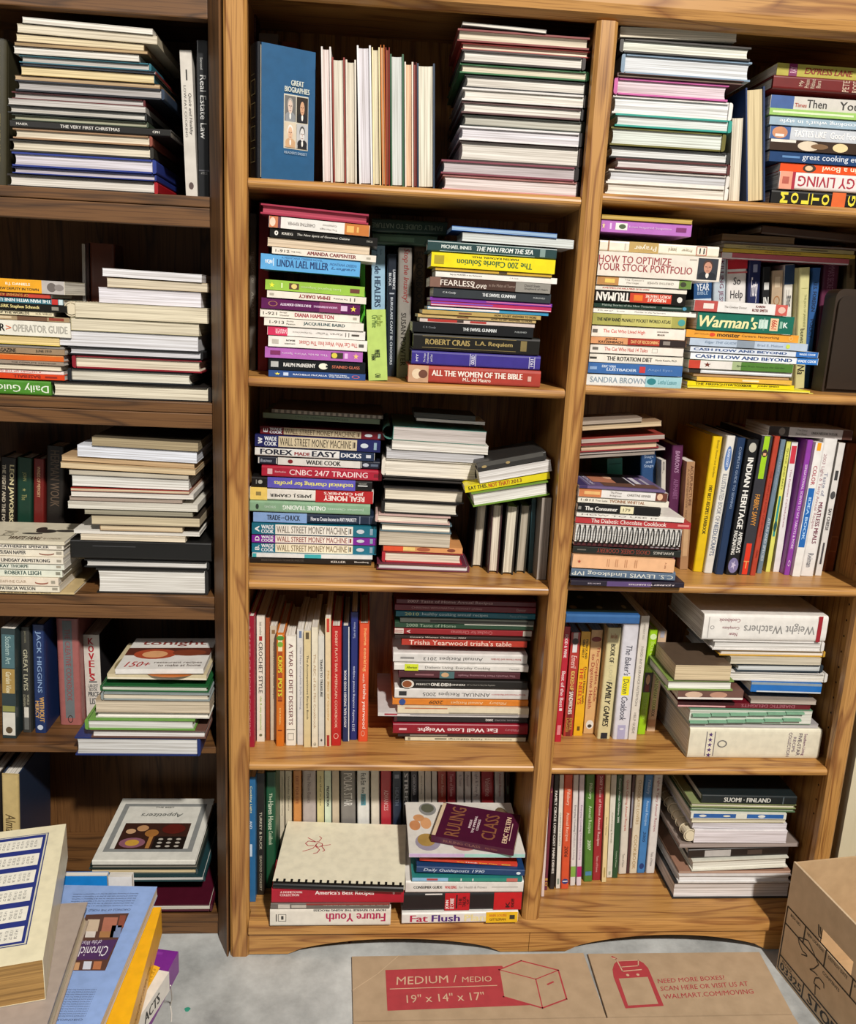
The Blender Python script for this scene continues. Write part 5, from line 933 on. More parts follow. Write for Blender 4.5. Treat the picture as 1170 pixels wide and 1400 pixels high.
# ---- fourth shelf, middle bay
Z = MZ[3]
row(D2, None, Z, 'along the middle-bay fourth-shelf row', [
 (52, 100, 238, 55, 1234, 'h', 'a01c34', 'crimson hardcover against the upright', [V('A TASTE OF HOME COOKING', 'd88a90', 300, 1150, .3, '', .2)]),
 (116, 178, 238, 118, 1192, 'p', 'e6dfd0', 'white craft book with serif capitals', [V('CROCHET STYLE', '3a3230', 430, 815, .5), V('', 'b03030', 385, 418, .4), V('knit crochet', '8a8478', 280, 375, .3), V('chic & sexy accessories', '9ab84c', 840, 1100, .36), V('o:', '6a6a4c', 1130, 1150, .4)]),
 (183, 216, 252, 186, 1180, 'h', 'a04a24', 'russet slim hardcover', []),
 (218, 270, 312, 222, 1182, 'p', 'cdbfa8', 'tan pamphlet', [V('Weekend Homemade Dinner Recipes', '6a5c48', 430, 860, .28), V('', '8a6a44', 340, 370, .5)]),
 (262, 330, 368, 260, 1228, 'h', 'd0701c', 'orange gardening book with vegetable band', [V('', 'e8dcb0', 378, 500), V('o:', '4a8a2c', 385, 420, .9), V('o:', '7aa83c', 430, 470, .7), V('', 'a8481c', 505, 865), V('CROPS', 'd8d83c', 535, 660, .5, 'b'), V('POTS', 'd8d83c', 705, 840, .5, 'b'), V('BOB PURNELL', 'f0c878', 930, 1060, .2), V('', '7a2c10', 868, 878), V('', '7a2c10', 1098, 1106)]),
 (335, 420, 390, 336, 1222, 'h', 'e9e2d4', 'thick white hardcover with plum lettering', [V('A YEAR OF DIET DESSERTS', '6a2c34', 445, 1060, .38), V('[]', '5a5448', 1125, 1180, .56), V('', '8a8478', 1095, 1100, .8)]),
 (424, 476, 335, 426, 1218, 'p', 'd4d0ca', 'grey-white pamphlet', [V('The New Complete Style Sewing', '8a8a98', 465, 940, .34), V('', '6a7a9a', 350, 400, .4)]),
 (476, 530, 350, 476, 1236, 'p', 'd8c494', 'tan pamphlet with black script', [V('The Accompaniment Recipe Book', '3a342c', 530, 1020, .36), V('', '5a4c34', 360, 410, .5)]),
 (534, 584, 322, 536, 1236, 'p', 'e2d8c0', 'cream pamphlet with pale brown title', [V('The ABC of the Mini Cookbook', 'b89a78', 520, 1090, .4), V('CB', '4a443c', 1200, 1222, .4)]),
 (586, 632, 388, 588, 1228, 'p', 'd0ccc2', 'grey book with black capitals', [V('TRASH TO TREASURE', '2a2824', 560, 845, .4, 'b'), V('*5', '3a3834', 1165, 1195, .5)]),
 (638, 682, 252, 640, 1230, 'p', 'e0c8a0', 'cream book with red ends', [V('', 'c44030', 252, 355), V('The Best of Country', 'b8862c', 640, 1030, .4, 'i'), V('', 'a83028', 1140, 1230)]),
 (684, 764, 318, 682, 1224, 'h', 'b8201e', 'red hardcover with small cream capitals', [V('BOBBY FLAY\'S BAR AMERICAIN COOKBOOK', 'e8b8a0', 350, 1085, .26), V('O:', 'e0a898', 1125, 1170, .5)]),
 (768, 826, 315, 768, 1192, 'h', '20305c', 'navy hardcover with white stripe', [V('AYSO\'S REAL SWEDISH FOOD BOOK', 'dcdce0', 640, 1080, .34, 'bu', .4), V('', 'e4e2de', 315, 1192, .12, '', .9)]),
 (826, 892, 208, 818, 1180, 'h', '1f2a6c', 'dark blue annual with lowercase title', [V('healthy cooking annual recipes', 'ccd0e4', 610, 1040, .36, 'u'), V('2013', 'ccd0e4', 1055, 1110, .34, 'u'), V('Taste of Home', 'a8b0d0', 280, 400, .3, 'u')]),
 (898, 978, 296, 886, 1192, 'h', 'd8502c', 'coral-red hardcover with white title', [V('home cooking', 'f0b890', 330, 650, .3, '', .6), V('with', 'f0d0b8', 665, 735, .2), V('trisha yearwood', 'f4e2d4', 745, 1090, .42, '', .55), V('O:', 'e8a890', 1105, 1150, .36), V('home cooking', 'f0a860', 330, 650, .36, '', .55)]),
], group='books standing on the middle-bay fourth shelf', dd0=.19)
pile(D3, None, Z, 'down the middle-bay fourth-shelf pile', [
 (182, 1008, 56, 88, 'h', '5c1c2a', 'maroon annual with white title', [('2007 Taste of Home Annual Recipes', 'c8a8a8', 245, 750, .66)]),
 (172, 1006, 92, 134, 'h', '6c1426', 'wine-red hardcover with small capitals', [('CHRISTMAS WITH MARTHA STEWART LIVING', 'b8888c', 270, 685, .28), ('Oxmoor', 'b08a8c', 890, 948, .4)]),
 (178, 1002, 137, 176, 'h', '17687a', 'teal annual', [('2010', 'd0dc98', 230, 312, .46), ('healthy cooking annual recipes', 'c4dce0', 332, 720, .56), ('Taste of Home', '8ab0b8', 850, 955, .3)]),
 (204, 996, 180, 204, 'm', '4a4c44', 'grey-black magazine', [('', '1c1c18', 380, 960, .6)]),
 (172, 992, 206, 242, 'h', '22402c', 'dark green annual', [('2008 Taste of Home', '8a9a84', 238, 530, .5), ('', 'c8c8bc', 580, 990, .2, '', .85)]),
 (168, 982, 250, 290, 'h', '8c1a20', 'red hardcover with white striped ends', [('', 'dcd0c4', 168, 222, .8), ('', '8c1a20', 172, 218, .12, '', .35), ('', '8c1a20', 172, 218, .12, '', .62), ('', 'b8aca0', 928, 982, .8), ('Crochet for Christmas', 'c07070', 500, 745, .5, 'u'), ('A', 'e4d0c8', 240, 262, .5, 'l')]),
 (172, 975, 292, 310, 'h', '2a1c18', 'slim dark Christmas annual', [('Country Woman Christmas 2003', 'd8ccc0', 260, 590, .6, 'i')]),
 (212, 952, 313, 358, 'h', 'b03424', 'red-orange hardcover with white title', [('Trisha Yearwood trisha\'s table', 'ecd0c0', 255, 860, .66)]),
 (162, 955, 368, 426, 'h', 'd4d0cc', 'white annual, upside-down grey title', [('Annual Recipes 2013', '6a6664', 340, 690, .46, 'u'), ('Better Homes and Gardens', 'b04a48', 740, 918, .2, 'u'), ('', '8a8684', 205, 285, .2)]),
 (168, 963, 432, 472, 'h', 'dcd8d2', 'white hardcover with yellow label', [('', 'd0dc2c', 230, 310, 1), ('Albertson', '3a3a14', 240, 302, .36, 'bi'), ('Diabetic Living. Everyday Cooking', '7a7672', 350, 735, .48), ('Meredith', 'a8a4a0', 850, 910, .24)]),
 (194, 913, 478, 526, 'h', '4c2028', 'maroon hardcover with picture', [('', '4a6a6c', 435, 522, .86), ('o:', 'c8a078', 445, 490, .6), ('The World\'s Most Fascinating People', 'a88088', 545, 885, .32, 'u'), ('', '8a5a60', 290, 400, .2)]),
 (206, 956, 530, 582, 'h', '16120f', 'black hardcover with dish photo', [('o:', 'dcd4c8', 212, 285, .98), ('o:', '8a4a24', 216, 272, .8), ('PERFECT', 'c8c4bc', 298, 380, .22, 'b'), ('ONE-DISH', 'e8e4dc', 384, 498, .36, 'b'), ('DINNERS', 'c8c4bc', 502, 586, .22, 'b'), ('All You Need for Easy Get-Togethers', '9a968e', 595, 765, .2)]),
 (170, 960, 588, 652, 'h', 'd6d2ce', 'second white annual with upside-down title', [('ANNUAL Recipes 2005', '6a6866', 335, 732, .46, 'u'), ('Better Homes and Gardens', 'b85a54', 760, 940, .14, 'u'), ('', '2c2c30', 195, 240, .4), ('', 'c8a0a0', 740, 945, .06)]),
 (158, 960, 656, 698, 'h', 'd47c24', 'orange annual', [('Pillsbury', 'e8c49a', 725, 830, .5, 'iu'), ('Annual Recipes', 'e8c49a', 500, 690, .5, 'u'), ('2009', '4a2c14', 372, 455, .5, 'iu'), ('o:', '2c4a8c', 196, 234, .9)]),
 (188, 964, 702, 740, 'p', 'dcd0b4', 'cream cookbook', [('', 'b8683c', 230, 480, .16, '', .8), ('', '8a8478', 490, 900, .12, '', .1)]),
 (72, 962, 742, 764, 'm', 'd0ccca', 'white magazine jutting out sideways', [('', 'a83a48', 110, 185, .5), ('', '4a4444', 260, 900, .2)]),
 (166, 955, 768, 806, 'h', '1c1a1c', 'black annual', [('2002', 'd8d4d0', 705, 750, .36, 'bu'), ('ANNUAL RECIPES', '8a868a', 760, 905, .26, 'u'), ('', '4a1c20', 166, 184, .8)]),
 (160, 956, 810, 872, 'h', '8a1428', 'crimson hardcover, big upside-down white title', [('Eat Well Lose Weight', 'ecdcdc', 305, 775, .5, 'bu'), ('Pillsbury', 'b87a80', 820, 900, .3, 'u'), ('', 'e0b8bc', 195, 240, .2)]),
 (190, 950, 874, 890, 'm', '2c2428', 'dark magazine', [('', '8a8478', 260, 480, .5)]),
 (232, 944, 893, 932, 'h', 'dcd4b8', 'cream hardcover, upside-down dark title', [('Family Gatherings', '3a382c', 485, 685, .42, 'u'), ('Southern Living', '6a6654', 700, 860, .3, 'u'), ('', '6a6654', 405, 475, .24), ('', '8a846c', 248, 262, .5)]),
], tilt=(-.3, 0), group='cookbooks piled on the middle-bay fourth shelf')

# ---- fourth shelf, end bay
Z = RZ[3]
row(D4, None, Z, 'along the end-bay fourth-shelf row', [
 (160, 212, 295, 92, 1112, 'h', 'b81830', 'crimson cookbook beside the divider', [V('FOOD & WINE', 'ecd4d4', 350, 510, .42, 'b'), V('Best of the Best', 'ecd4d4', 605, 860, .5, 'b'), V('', 'e08a90', 990, 1060, .5), V('1', 'ecd4d4', 868, 885, .4)]),
 (214, 280, 335, 156, 1072, 'p', 'b03028', 'red book with chef photo on top', [V('', 'd8d4d4', 335, 475), V('o:', '4a4044', 375, 420, .7), V('', 'e4e2e4', 420, 470, .5), V('Emeril', 'f0c8c0', 495, 585, .6, 'i'), V('', '7c2420', 720, 1072), V('KICKED-UP', 'e0c068', 605, 740, .44, 'b'), V('SANDWICHES', 'e8e0d8', 750, 910, .44, 'b'), V('EMERIL', 'c8a048', 940, 1030, .3, '', .7), V('LAGASSE', 'c8a048', 940, 1040, .3, '', .3)]),
 (286, 352, 330, 226, 1068, 'p', 'eab218', 'yellow cookbook', [V('PATRICK AND', '5a4410', 385, 520, .24, 'b', .7), V('GINA NEELY', '5a4410', 385, 510, .24, 'b', .35), V('THE NEELYS', 'c84c1c', 580, 840, .4, 'b', .35), V('Down Home with', '7a4410', 575, 835, .24, 'b', .75), V('', '6a4a10', 1000, 1030, .3)]),
 (358, 438, 318, 298, 1052, 'p', 'd8ac74', 'tan health guide with red title', [V('The Complete Guide', 'a03c2c', 435, 820, .34, '', .72), V('to Digestive Health', 'a03c2c', 485, 870, .4, '', .3), V('o:', '8a2c20', 365, 400, .9), V('o:', 'e8e4dc', 955, 1020, .7), V('o:', '3a3430', 985, 1010, .4)]),
 (466, 572, 302, 386, 1090, 'h', 'd4c898', 'thick cream hardcover with black title', [V('BOOK OF', '2c2820', 415, 545, .34, 'b'), V('1,001', 'c0b890', 560, 670, .3), V('FAMILY GAMES', '26221c', 680, 1000, .44, 'bi'), V('Reader\'s Digest', 'b06a48', 340, 385, .5, 'l'), V('', '20242c', 1045, 1090)]),
 (584, 698, 282, 506, 1094, 'h', 'd4d2da', 'thick lilac-white hardcover with yellow band', [V('', 'f0e418', 640, 775), V('The Baker\'s', '4a4a58', 425, 635, .4, 'i'), V('Dozen', '4a4a3c', 658, 765, .36, 'i'), V('Cookbook', '4a4a58', 785, 955, .4, 'i'), V('', 'aca8c8', 990, 1094), V('o:', 'dcdae8', 1010, 1025, .3)]),
 (706, 770, 218, 612, 1096, 'p', 'd8d0c4', 'tall pale paperback', [V('FOOD INTOLERANCE NUTRITION', '8a827a', 430, 850, .3), V('HELP GUIDE', '8a827a', 900, 1050, .3), V('WITHOUT EGG', '9a9288', 270, 380, .22)]),
 (770, 830, 320, 680, 1058, 'h', '9ccc18', 'lime green hardcover with portrait band', [V('BOB GREENE', 'c8e070', 400, 600, .44), V('', '3a2c24', 615, 755, 1), V('o:', 'd09a74', 630, 700, .5), V('', '7c241c', 700, 750, .5), V('o:', 'd8ecb0', 345, 385, .8), V('TOTAL BODY', 'c0dc60', 790, 950, .3)]),
 (832, 892, 322, 746, 1036, 'p', 'd8b898', 'peach and yellow paperback', [V('', 'd8d890', 640, 880), V('THE WOMAN\'S DAY LOW-FAT', '5a4a34', 470, 800, .4, '', .5), V('COOKBOOK', '5a4a34', 810, 930, .4), V('', 'b8b4c0', 322, 370), V('', 'c89878', 950, 1000, .9)]),
], group='books standing on the end-bay fourth shelf', dd0=.15)
pile(D4, .045, Z, 'lying atop the end-bay fourth-shelf row', [
 (172, 692, 202, 270, 'h', '2c5c94', 'blue hardcover with dark flowered cover', [('', '3a6ca4', 172, 692, .2, '', .85)], dict(dd=.2, top=[('', '14201c', 0, 1, .02, 1), ('o:', '8a7c5c', .1, .2, .1, .2), ('o:', '7a7050', .48, .56, .12, .2), ('o:', '8a8060', .84, .9, .14, .24), ('o:', '6a6a48', .3, .4, .4, .5), ('o:', '5c5c40', .62, .7, .5, .6), ('o:', '6a6444', .15, .22, .6, .7)])),
], snap=False, group='blue book atop the end-bay fourth-shelf row')
pile(D5, None, Z, 'down the end-bay fourth-shelf pile', [
 (290, 994, 106, 256, 'h', 'e4e0da', 'thick white cookbook, big upside-down grey title', [('Weight Watchers', '8a8886', 520, 925, .42, 'u', .5), ('New', '9a6a70', 440, 486, .14, 'u', .24), ('Complete', '9a6a70', 398, 494, .14, 'u', .5), ('Cookbook', '9a6a70', 375, 494, .14, 'u', .78), ('', '9a1c28', 938, 962), ('O:', '8a8684', 330, 352, .14), ('', 'b8b4b0', 318, 322, .8)]),
 (350, 985, 260, 316, 'HR', 'e0dcd8', 'white hardcover with white pages', [], dict(pg='e2e0dc')),
 (390, 992, 318, 352, 'HR', 'c89a34', 'slim white-paged book with gold edge', [], dict(pg='e4e0d8')),
 (452, 968, 356, 396, 'PR', 'c8c0ac', 'shaded cream paperback', [], dict(pg='cdc4b0')),
 (486, 978, 400, 446, 'HR', '26323c', 'grey-paged blue-black hardcover', [], dict(pg='d0d4d4')),
 (436, 1002, 448, 500, 'HR', 'dcd8d2', 'wide white-paged hardcover', [], dict(pg='e2ded4', tilt=-.6)),
 (566, 968, 506, 566, 'p', '1c6ab8', 'bright blue book', [('', '8a9aa4', 566, 968, .3, '', .9), ('', 'c8ccd0', 600, 968, .16, '', .06)], dict(dd=.18, tilt=-1.0)),
 (572, 946, 576, 602, 'PB', '9a8c80', 'grey-paged paperback', [], dict(pg='b8aca0', dd=.17, tilt=-.8)),
 (150, 905, 622, 652, 'p', '6a1420', 'dark red diabetic cookbook', [('DIABETIC DELIGHTS', 'a8606c', 510, 815, .6, 'u'), ('', 'e0a8a8', 150, 420, .3, '', .2)], dict(dd=.2, tilt=-.6)),
 (214, 910, 656, 742, 'PB', '6a9478', 'recipe binder insert with green index tabs', [], dict(pg='dfe0d6', dd=.19, name='recipe_binder', cat='binder', tabs=1)),
 (220, 950, 744, 768, 'MB', 'a8a4a4', 'grey recipe folder', [], dict(pg='c0bcbc', dd=.19)),
 (204, 950, 770, 946, 'h', 'ddd6c0', 'wide cream binder with purple stars', [('*5', '4a2a6c', 308, 336, .16, 'r', .12 + .17 * i) for i in range(5)] + [('', '6a6470', 298, 302, .8), ('', '6a6470', 344, 348, .8), ('O:', '6a6868', 364, 418, .24), ('Southern Living', '7a4a70', 845, 866, .72, 'r'), ('FIVE-STAR', '6a5c6a', 818, 838, .74, 'r'), ('RECIPE', '8a7c88', 790, 806, .5, 'r'), ('COLLECTION', '8a7c88', 762, 780, .8, 'r')], dict(name='binder', cat='binder', dd=.22)),
], group='books piled on the end-bay fourth shelf')
pile(D5, .02, Z, 'down the small stack inside the end-bay fourth-shelf pile', [
 (133, 452, 394, 484, 'PB', '5a4a3c', 'tan-paged thick paperback', [], dict(pg='d4c09c', dd=.11)),
 (92, 466, 488, 548, 'HB', '7a9448', 'white-paged hardcover with moss-green board', [], dict(pg='e4e2da', dd=.12)),
 (150, 522, 556, 608, 'p', '6c4a40', 'two-faced picture paperback', [('o:', 'd0b098', 190, 290, .7), ('o:', 'b88a74', 330, 430, .7), ('', 'e4dcd4', 150, 522, .24, '', .1)], dict(dd=.13)),
], snap=False, maxd=.145, group='small stack on the end-bay fourth shelf')

# ---- bottom shelf, dark bookcase
Z = DZ[4]
pile(E1, None, Z, 'down the dark bookcase bottom-shelf pile', [
 (460, 976, 522, 546, 'h', 'dcdad0', 'white cookbook with spoon photo on its cover', [], dict(dd=.235, top=[('[]', '8a8c8a', .06, .94, .1, .9), ('', '3a2018', .16, .84, .14, .56), ('o:', '8a5a6a', .18, .44, .16, .32), ('o:', 'c89a3c', .24, .38, .19, .29), ('', '1c1410', .52, .84, .14, .34)] + [('o:', 'b8b0a4', .56 + .09 * i, .61 + .09 * i, .17 + .055 * j, .2 + .055 * j) for i in range(3) for j in range(3)] + [('o:', 'c8a078', .2, .3, .38, .46), ('o:', 'b88a60', .3, .42, .42, .52), ('o:', '5a1c14', .56, .8, .38, .54), ('', 'b07a40', .46, .5, .15, .36), ('o:', 'a06a34', .4, .54, .33, .45), ('Appetizers', '6a6c68', .28, .72, .66, .74, 'ui'), ('THE BEST', '3a3c3a', .4, .6, .82, .84)])),
 (450, 992, 550, 572, 'HR', '24302c', 'slim black-green hardcover', [], dict(pg='8a8478', dd=.22)),
 (446, 990, 574, 606, 'HR', '3a4a4c', 'slate hardcover with tan pages', [], dict(pg='d8c49a', dd=.22)),
 (520, 1026, 608, 642, 'HR', '1f3c40', 'dark teal hardcover with white pages', [], dict(pg='d8d8d4', dd=.21)),
 (500, 1062, 756, 792, 'HR', '4a1022', 'maroon hardcover with white pages', [], dict(pg='dedace', dd=.2, d=-.012)),
], group='books piled on the dark bookcase bottom shelf', snap=False)
row(E1, None, Z, 'along the dark bookcase bottom-shelf row', [
 (6, 92, 110, 8, 560, 'h', '26344c', 'tan-spined hardcover with dark blue side', [V('Almanac!', '5a4a2a', 250, 365, .6, 'i')], dict(d=.10, dd=.17, sp='c8b078')),
 (-70, -6, 110, -70, 560, 'h', '3a3430', 'black hardcover', [], dict(d=.10, dd=.17)),
 (-160, -78, 130, -160, 560, 'h', '8a3a2a', 'red-brown hardcover', [], dict(d=.10, dd=.17)),
], group='books standing on the dark bookcase bottom shelf')

# ---- bottom shelf, middle bay
Z = BZ
row(E2, .17, Z, 'along the middle-bay bottom-shelf back row', [
 (50, 98, 112, 52, 920, 'p', '2c6a9c', 'bright blue book by the upright', [V('Cooking Light', 'e8e4b0', 170, 340, .4, '', .3), V('AND', 'd8e4f0', 390, 440, .4, '', .3), V('', 'c8d8e8', 540, 620, .4, '', .3)], dict(d=.05)),
 (106, 158, 88, 108, 900, 'p', '1a1815', 'black cookbook with cream capitals', [V('TURKEY & DUCK', 'c4bca8', 340, 590, .34), V('SEAFOOD COOKERY', 'a8a08c', 630, 870, .34)], dict(d=.07)),
 (166, 236, 80, 168, 800, 'h', '175034', 'green hardcover with cream title', [V('The', 'c8d4b8', 205, 250, .3), V('Haven House', 'd8e0c8', 255, 430, .5), V('Cookbook', 'c8d4b8', 438, 525, .4)], dict(d=.09)),
 (246, 294, 70, 248, 800, 'p', 'd8ccb4', 'cream pamphlet', [V('Old-Fashioned Light Cooking', '7a7060', 120, 420, .3)]),
 (300, 344, 70, 302, 800, 'p', 'd4c8b0', 'second cream pamphlet', [V('Weekday Dinners', '7a7060', 110, 380, .3)]),
 (352, 410, 70, 354, 800, 'h', 'd08a48', 'orange-tan hardcover', [V('DIET FOR LIFE', 'a85a2c', 110, 330, .36)]),
 (416, 510, 70, 418, 800, 'h', 'b4a8a4', 'thick grey-pink hardcover', [V('The New Basics', '8a7c7c', 90, 320, .26)]),
 (516, 564, 70, 518, 800, 'p', 'd4c890', 'pale olive book', [V('the chef in you', '6a6440', 110, 340, .34)]),
 (568, 614, 70, 570, 800, 'p', 'cfdcc4', 'pale green book with black capitals', [V('PREVENTION', '2a2c28', 190, 345, .4, 'b')]),
 (620, 668, 70, 622, 800, 'p', 'c4b49c', 'beige book', []),
 (676, 780, 70, 680, 800, 'h', '7c7874', 'thick grey hardcover with white capitals', [V('POLAR STAR', 'd4d2ce', 90, 345, .56)]),
 (790, 876, 70, 790, 800, 'h', 'd8d8d4', 'white hardcover with teal streaks', [V('Fit & Eat', '3a4444', 90, 180, .4), V('', '4a8c9c', 250, 340, .4), V('Rev. Fettes', '4a5454', 200, 330, .26)]),
 (884, 944, 70, 884, 800, 'h', 'd8d0c0', 'cream hardcover', []),
 (952, 1026, 70, 950, 800, 'h', 'b02c38', 'red hardcover with upside-down lettering', [V('ADVANCES', 'd8a8a8', 220, 380, .4)]),
 (1032, 1094, 70, 1030, 800, 'h', '222c40', 'navy hardcover', [V('', '8a90a0', 100, 130, .5), V('HEALTH', '6a7488', 200, 340, .4)]),
 (1100, 1152, 70, 1100, 800, 'h', '1c1c22', 'black hardcover with white capitals', [V('STREET', 'c4c4c8', 90, 350, .5, 'b')]),
], group='books standing at the back of the middle-bay bottom shelf', dd0=.15)
row(E3, .17, Z, 'along the bottom-shelf back row behind the egg cookbook', [
 (156, 206, 70, 156, 800, 'h', '2c2c34', 'charcoal hardcover', [V('CARBONARA', 'a8a8b0', 100, 260, .4)]),
 (210, 250, 70, 210, 800, 'p', 'cfc8ba', 'cream book', [V('Home Cooking', '7a7468', 110, 250, .3)]),
 (255, 296, 70, 255, 800, 'p', 'd0c8bc', 'second cream book', []),
 (302, 336, 70, 302, 800, 'p', 'd4cec4', 'white slim book', []),
 (342, 402, 70, 342, 800, 'h', 'a84438', 'brick-red annual', [V('Annual Recipes', 'd8b0a0', 95, 270, .4)]),
 (406, 466, 70, 406, 800, 'h', '9c2c38', 'red annual with pale title', [V('Taste of Home', 'd8a8a8', 95, 270, .4)]),
 (470, 520, 70, 470, 800, 'h', 'd4ccc8', 'white annual', [V('& Tasty', '9a8a8c', 100, 190, .4)]),
 (525, 570, 70, 525, 800, 'h', 'd0c8c4', 'second white annual', [V('Annual', '9a8a8c', 100, 190, .4)]),
 (575, 634, 70, 575, 800, 'h', 'd8d0cc', 'third white annual', [V('Light & Tasty A', '8a7c80', 80, 270, .4)]),
 (640, 726, 70, 638, 800, 'h', 'a0242c', 'thick red hardcover with script title', [V('Valentine', 'd8a4a0', 130, 270, .4, 'i')]),
 (732, 800, 70, 728, 800, 'h', 'd0ccc8', 'white hardcover with red print', [V('Annual Recipes', 'b06a70', 90, 270, .3)]),
 (806, 890, 70, 800, 800, 'h', '2c1e16', 'dark brown hardcover by the divider', [V('', '4a5a4c', 190, 250, .4)]),
], group='books standing at the back of the middle-bay bottom shelf', dd0=.15)
pile(E2, None, Z, 'down the bottom-shelf pile under the comb-bound book', [
 (205, 1106, 856, 962, 'h', 'a8142a', 'glossy red cookbook with white title', [('America\'s Best Recipes', 'f0e4e0', 500, 900, .34, 'b', .68), ('A HOMETOWN', 'e8c8c4', 264, 410, .13, 'b', .74), ('COLLECTION', 'e8c8c4', 262, 390, .15, 'b', .56), ('o:', 'e0b8b8', 1028, 1044, .18, '', .7)], dict(tilt=-.4, dd=.085)),
 (200, 1012, 966, 1008, 'h', '6a625c', 'grey-brown hardcover with pale letters', [('FORT ST PIPER', 'b8b0a4', 545, 1000, .4, 'u', .8), ('', 'c4bcb0', 250, 330, .7), ('', 'b8b0a4', 340, 440, .5), ('', '8a3028', 440, 1012, .3, '', .85)], dict(dd=.16)),
 (195, 1016, 1012, 1138, 'h', 'e0d9cc', 'cream hardcover with upside-down crimson title', [('Future Youth', 'b02250', 575, 978, .46, 'bu', .5), ('HOW TO REVERSE THE AGING PROCESS', '2c3438', 488, 980, .12, 'bu', .9), ('[]', '3a3834', 250, 304, .4), ('', '3a3834', 270, 286, .2), ('', '6a645c', 234, 242, .4)], dict(dd=.16)),
], maxd=.165, group='books piled at the front of the middle-bay bottom shelf')
pile(E3, None, Z, 'down the bottom-shelf pile beside the divider', [
 (145, 936, 632, 660, 'p', 'd8d4da', 'cookbook with egg and bowl photos', [('', 'c4a8cc', 145, 520, .8), ('', '9ccac0', 520, 936, .8)], dict(dd=.17, tilt=-.3, top=[('', 'dcd8d0', 0, 1, 0, 1), ('o:', 'c88a5c', .02, .12, .42, .62), ('o:', 'd8a070', .12, .22, .45, .68), ('o:', 'cc9464', .06, .16, .6, .74), ('o:', '8a8a88', .12, .28, .72, .98), ('o:', '5a5c4c', .14, .26, .78, .96), ('o:', '9a92a4', .06, .28, .04, .36), ('o:', 'a8884a', .08, .24, .12, .36), ('o:', 'a46a6c', .38, .6, .04, .26), ('o:', 'd0a48c', .42, .56, .1, .24), ('', '3a4c34', .68, .76, .04, .2), ('o:', '6a5a44', .8, .96, .3, .9)])),
 (215, 882, 664, 738, 'p', 'd0402c', 'orange-red paperback with yellow-white title', [('You', 'f0c840', 465, 515, .36, 'b'), ('Think', 'f0e4d8', 520, 608, .36, 'b'), ('You Can', 'f0c840', 614, 740, .36, 'b'), ('You Can if', 'c8704c', 330, 455, .3, ''), ('o:', 'e8b84a', 770, 835, .56), ('', '7a1c14', 785, 822, .2)], dict(tilt=-4.2, dd=.11, d=.012)),
 (195, 932, 700, 766, 'h', '1c3c68', 'navy hardcover with white script title', [('Daily Guideposts 1990', 'c4d0e0', 242, 655, .6, 'i'), ('o:', 'dce4ec', 875, 905, .44)], dict(tilt=-2.4, dd=.14)),
 (165, 918, 770, 806, 'p', '2a7c78', 'teal, red and blue paperback', [('', '8ab8d8', 165, 410), ('', 'b04a4c', 265, 340, .6), ('', '2c8a78', 412, 810), ('', 'c06a60', 810, 885), ('', 'dfe8e4', 495, 503, .7), ('', 'dfe8e4', 575, 583, .7)], dict(tilt=-.6)),
 (120, 922, 812, 894, 'h', 'dcd8d2', 'white consumer fitness guide', [('CONSUMER GUIDE', '2a2824', 175, 368, .22, 'b'), ('WALKING', 'c84a4c', 386, 466, .26, 'b'), ('for Health & Fitness', '9a948e', 482, 670, .2), ('', 'a8a29c', 705, 885, .06)], dict(tilt=0)),
 (100, 910, 902, 1022, 'h', '17171a', 'black and red hardcover with white stacked name', [('', 'b81420', 385, 552), ('', 'c0141e', 718, 910), ('', '17171a', 460, 470, .8), ('JOHN', 'ece8e4', 390, 416, .5, 'bl', .35), ('LE CARRE', 'ece8e4', 420, 446, .6, 'bl', .4), ('THE', '3a0c10', 478, 500, .4, 'bl'), ('TAILOR', '3a0c10', 505, 528, .6, 'bl'), ('OF', '3a0c10', 532, 548, .3, 'bl'), ('K', '3a0c10', 800, 828, .3, 'bl', .3), ('KNOPF', '3a0c10', 836, 858, .5, 'bl', .4), ('', 'dcd8d4', 250, 365, .08, '', .96)], dict(tilt=.6)),
 (95, 884, 1044, 1118, 'h', 'dedad4', 'white diet book with large coloured title', [('Fat', 'b02848', 152, 268, .62, 'b'), ('Flush', '4a2478', 298, 486, .62, 'b'), ('Plan', 'e8dca0', 520, 660, .62, 'b'), ('', 'e8b81c', 665, 884), ('ANN LOUISE', 'c86c28', 685, 806, .24, 'b', .68), ('GITTLEMAN', '7a5410', 690, 800, .22, 'b', .3), ('', '3a3428', 826, 862, .4)], dict(tilt=.8)),
], maxd=.165, group='books piled by the divider on the middle-bay bottom shelf', snap=False)

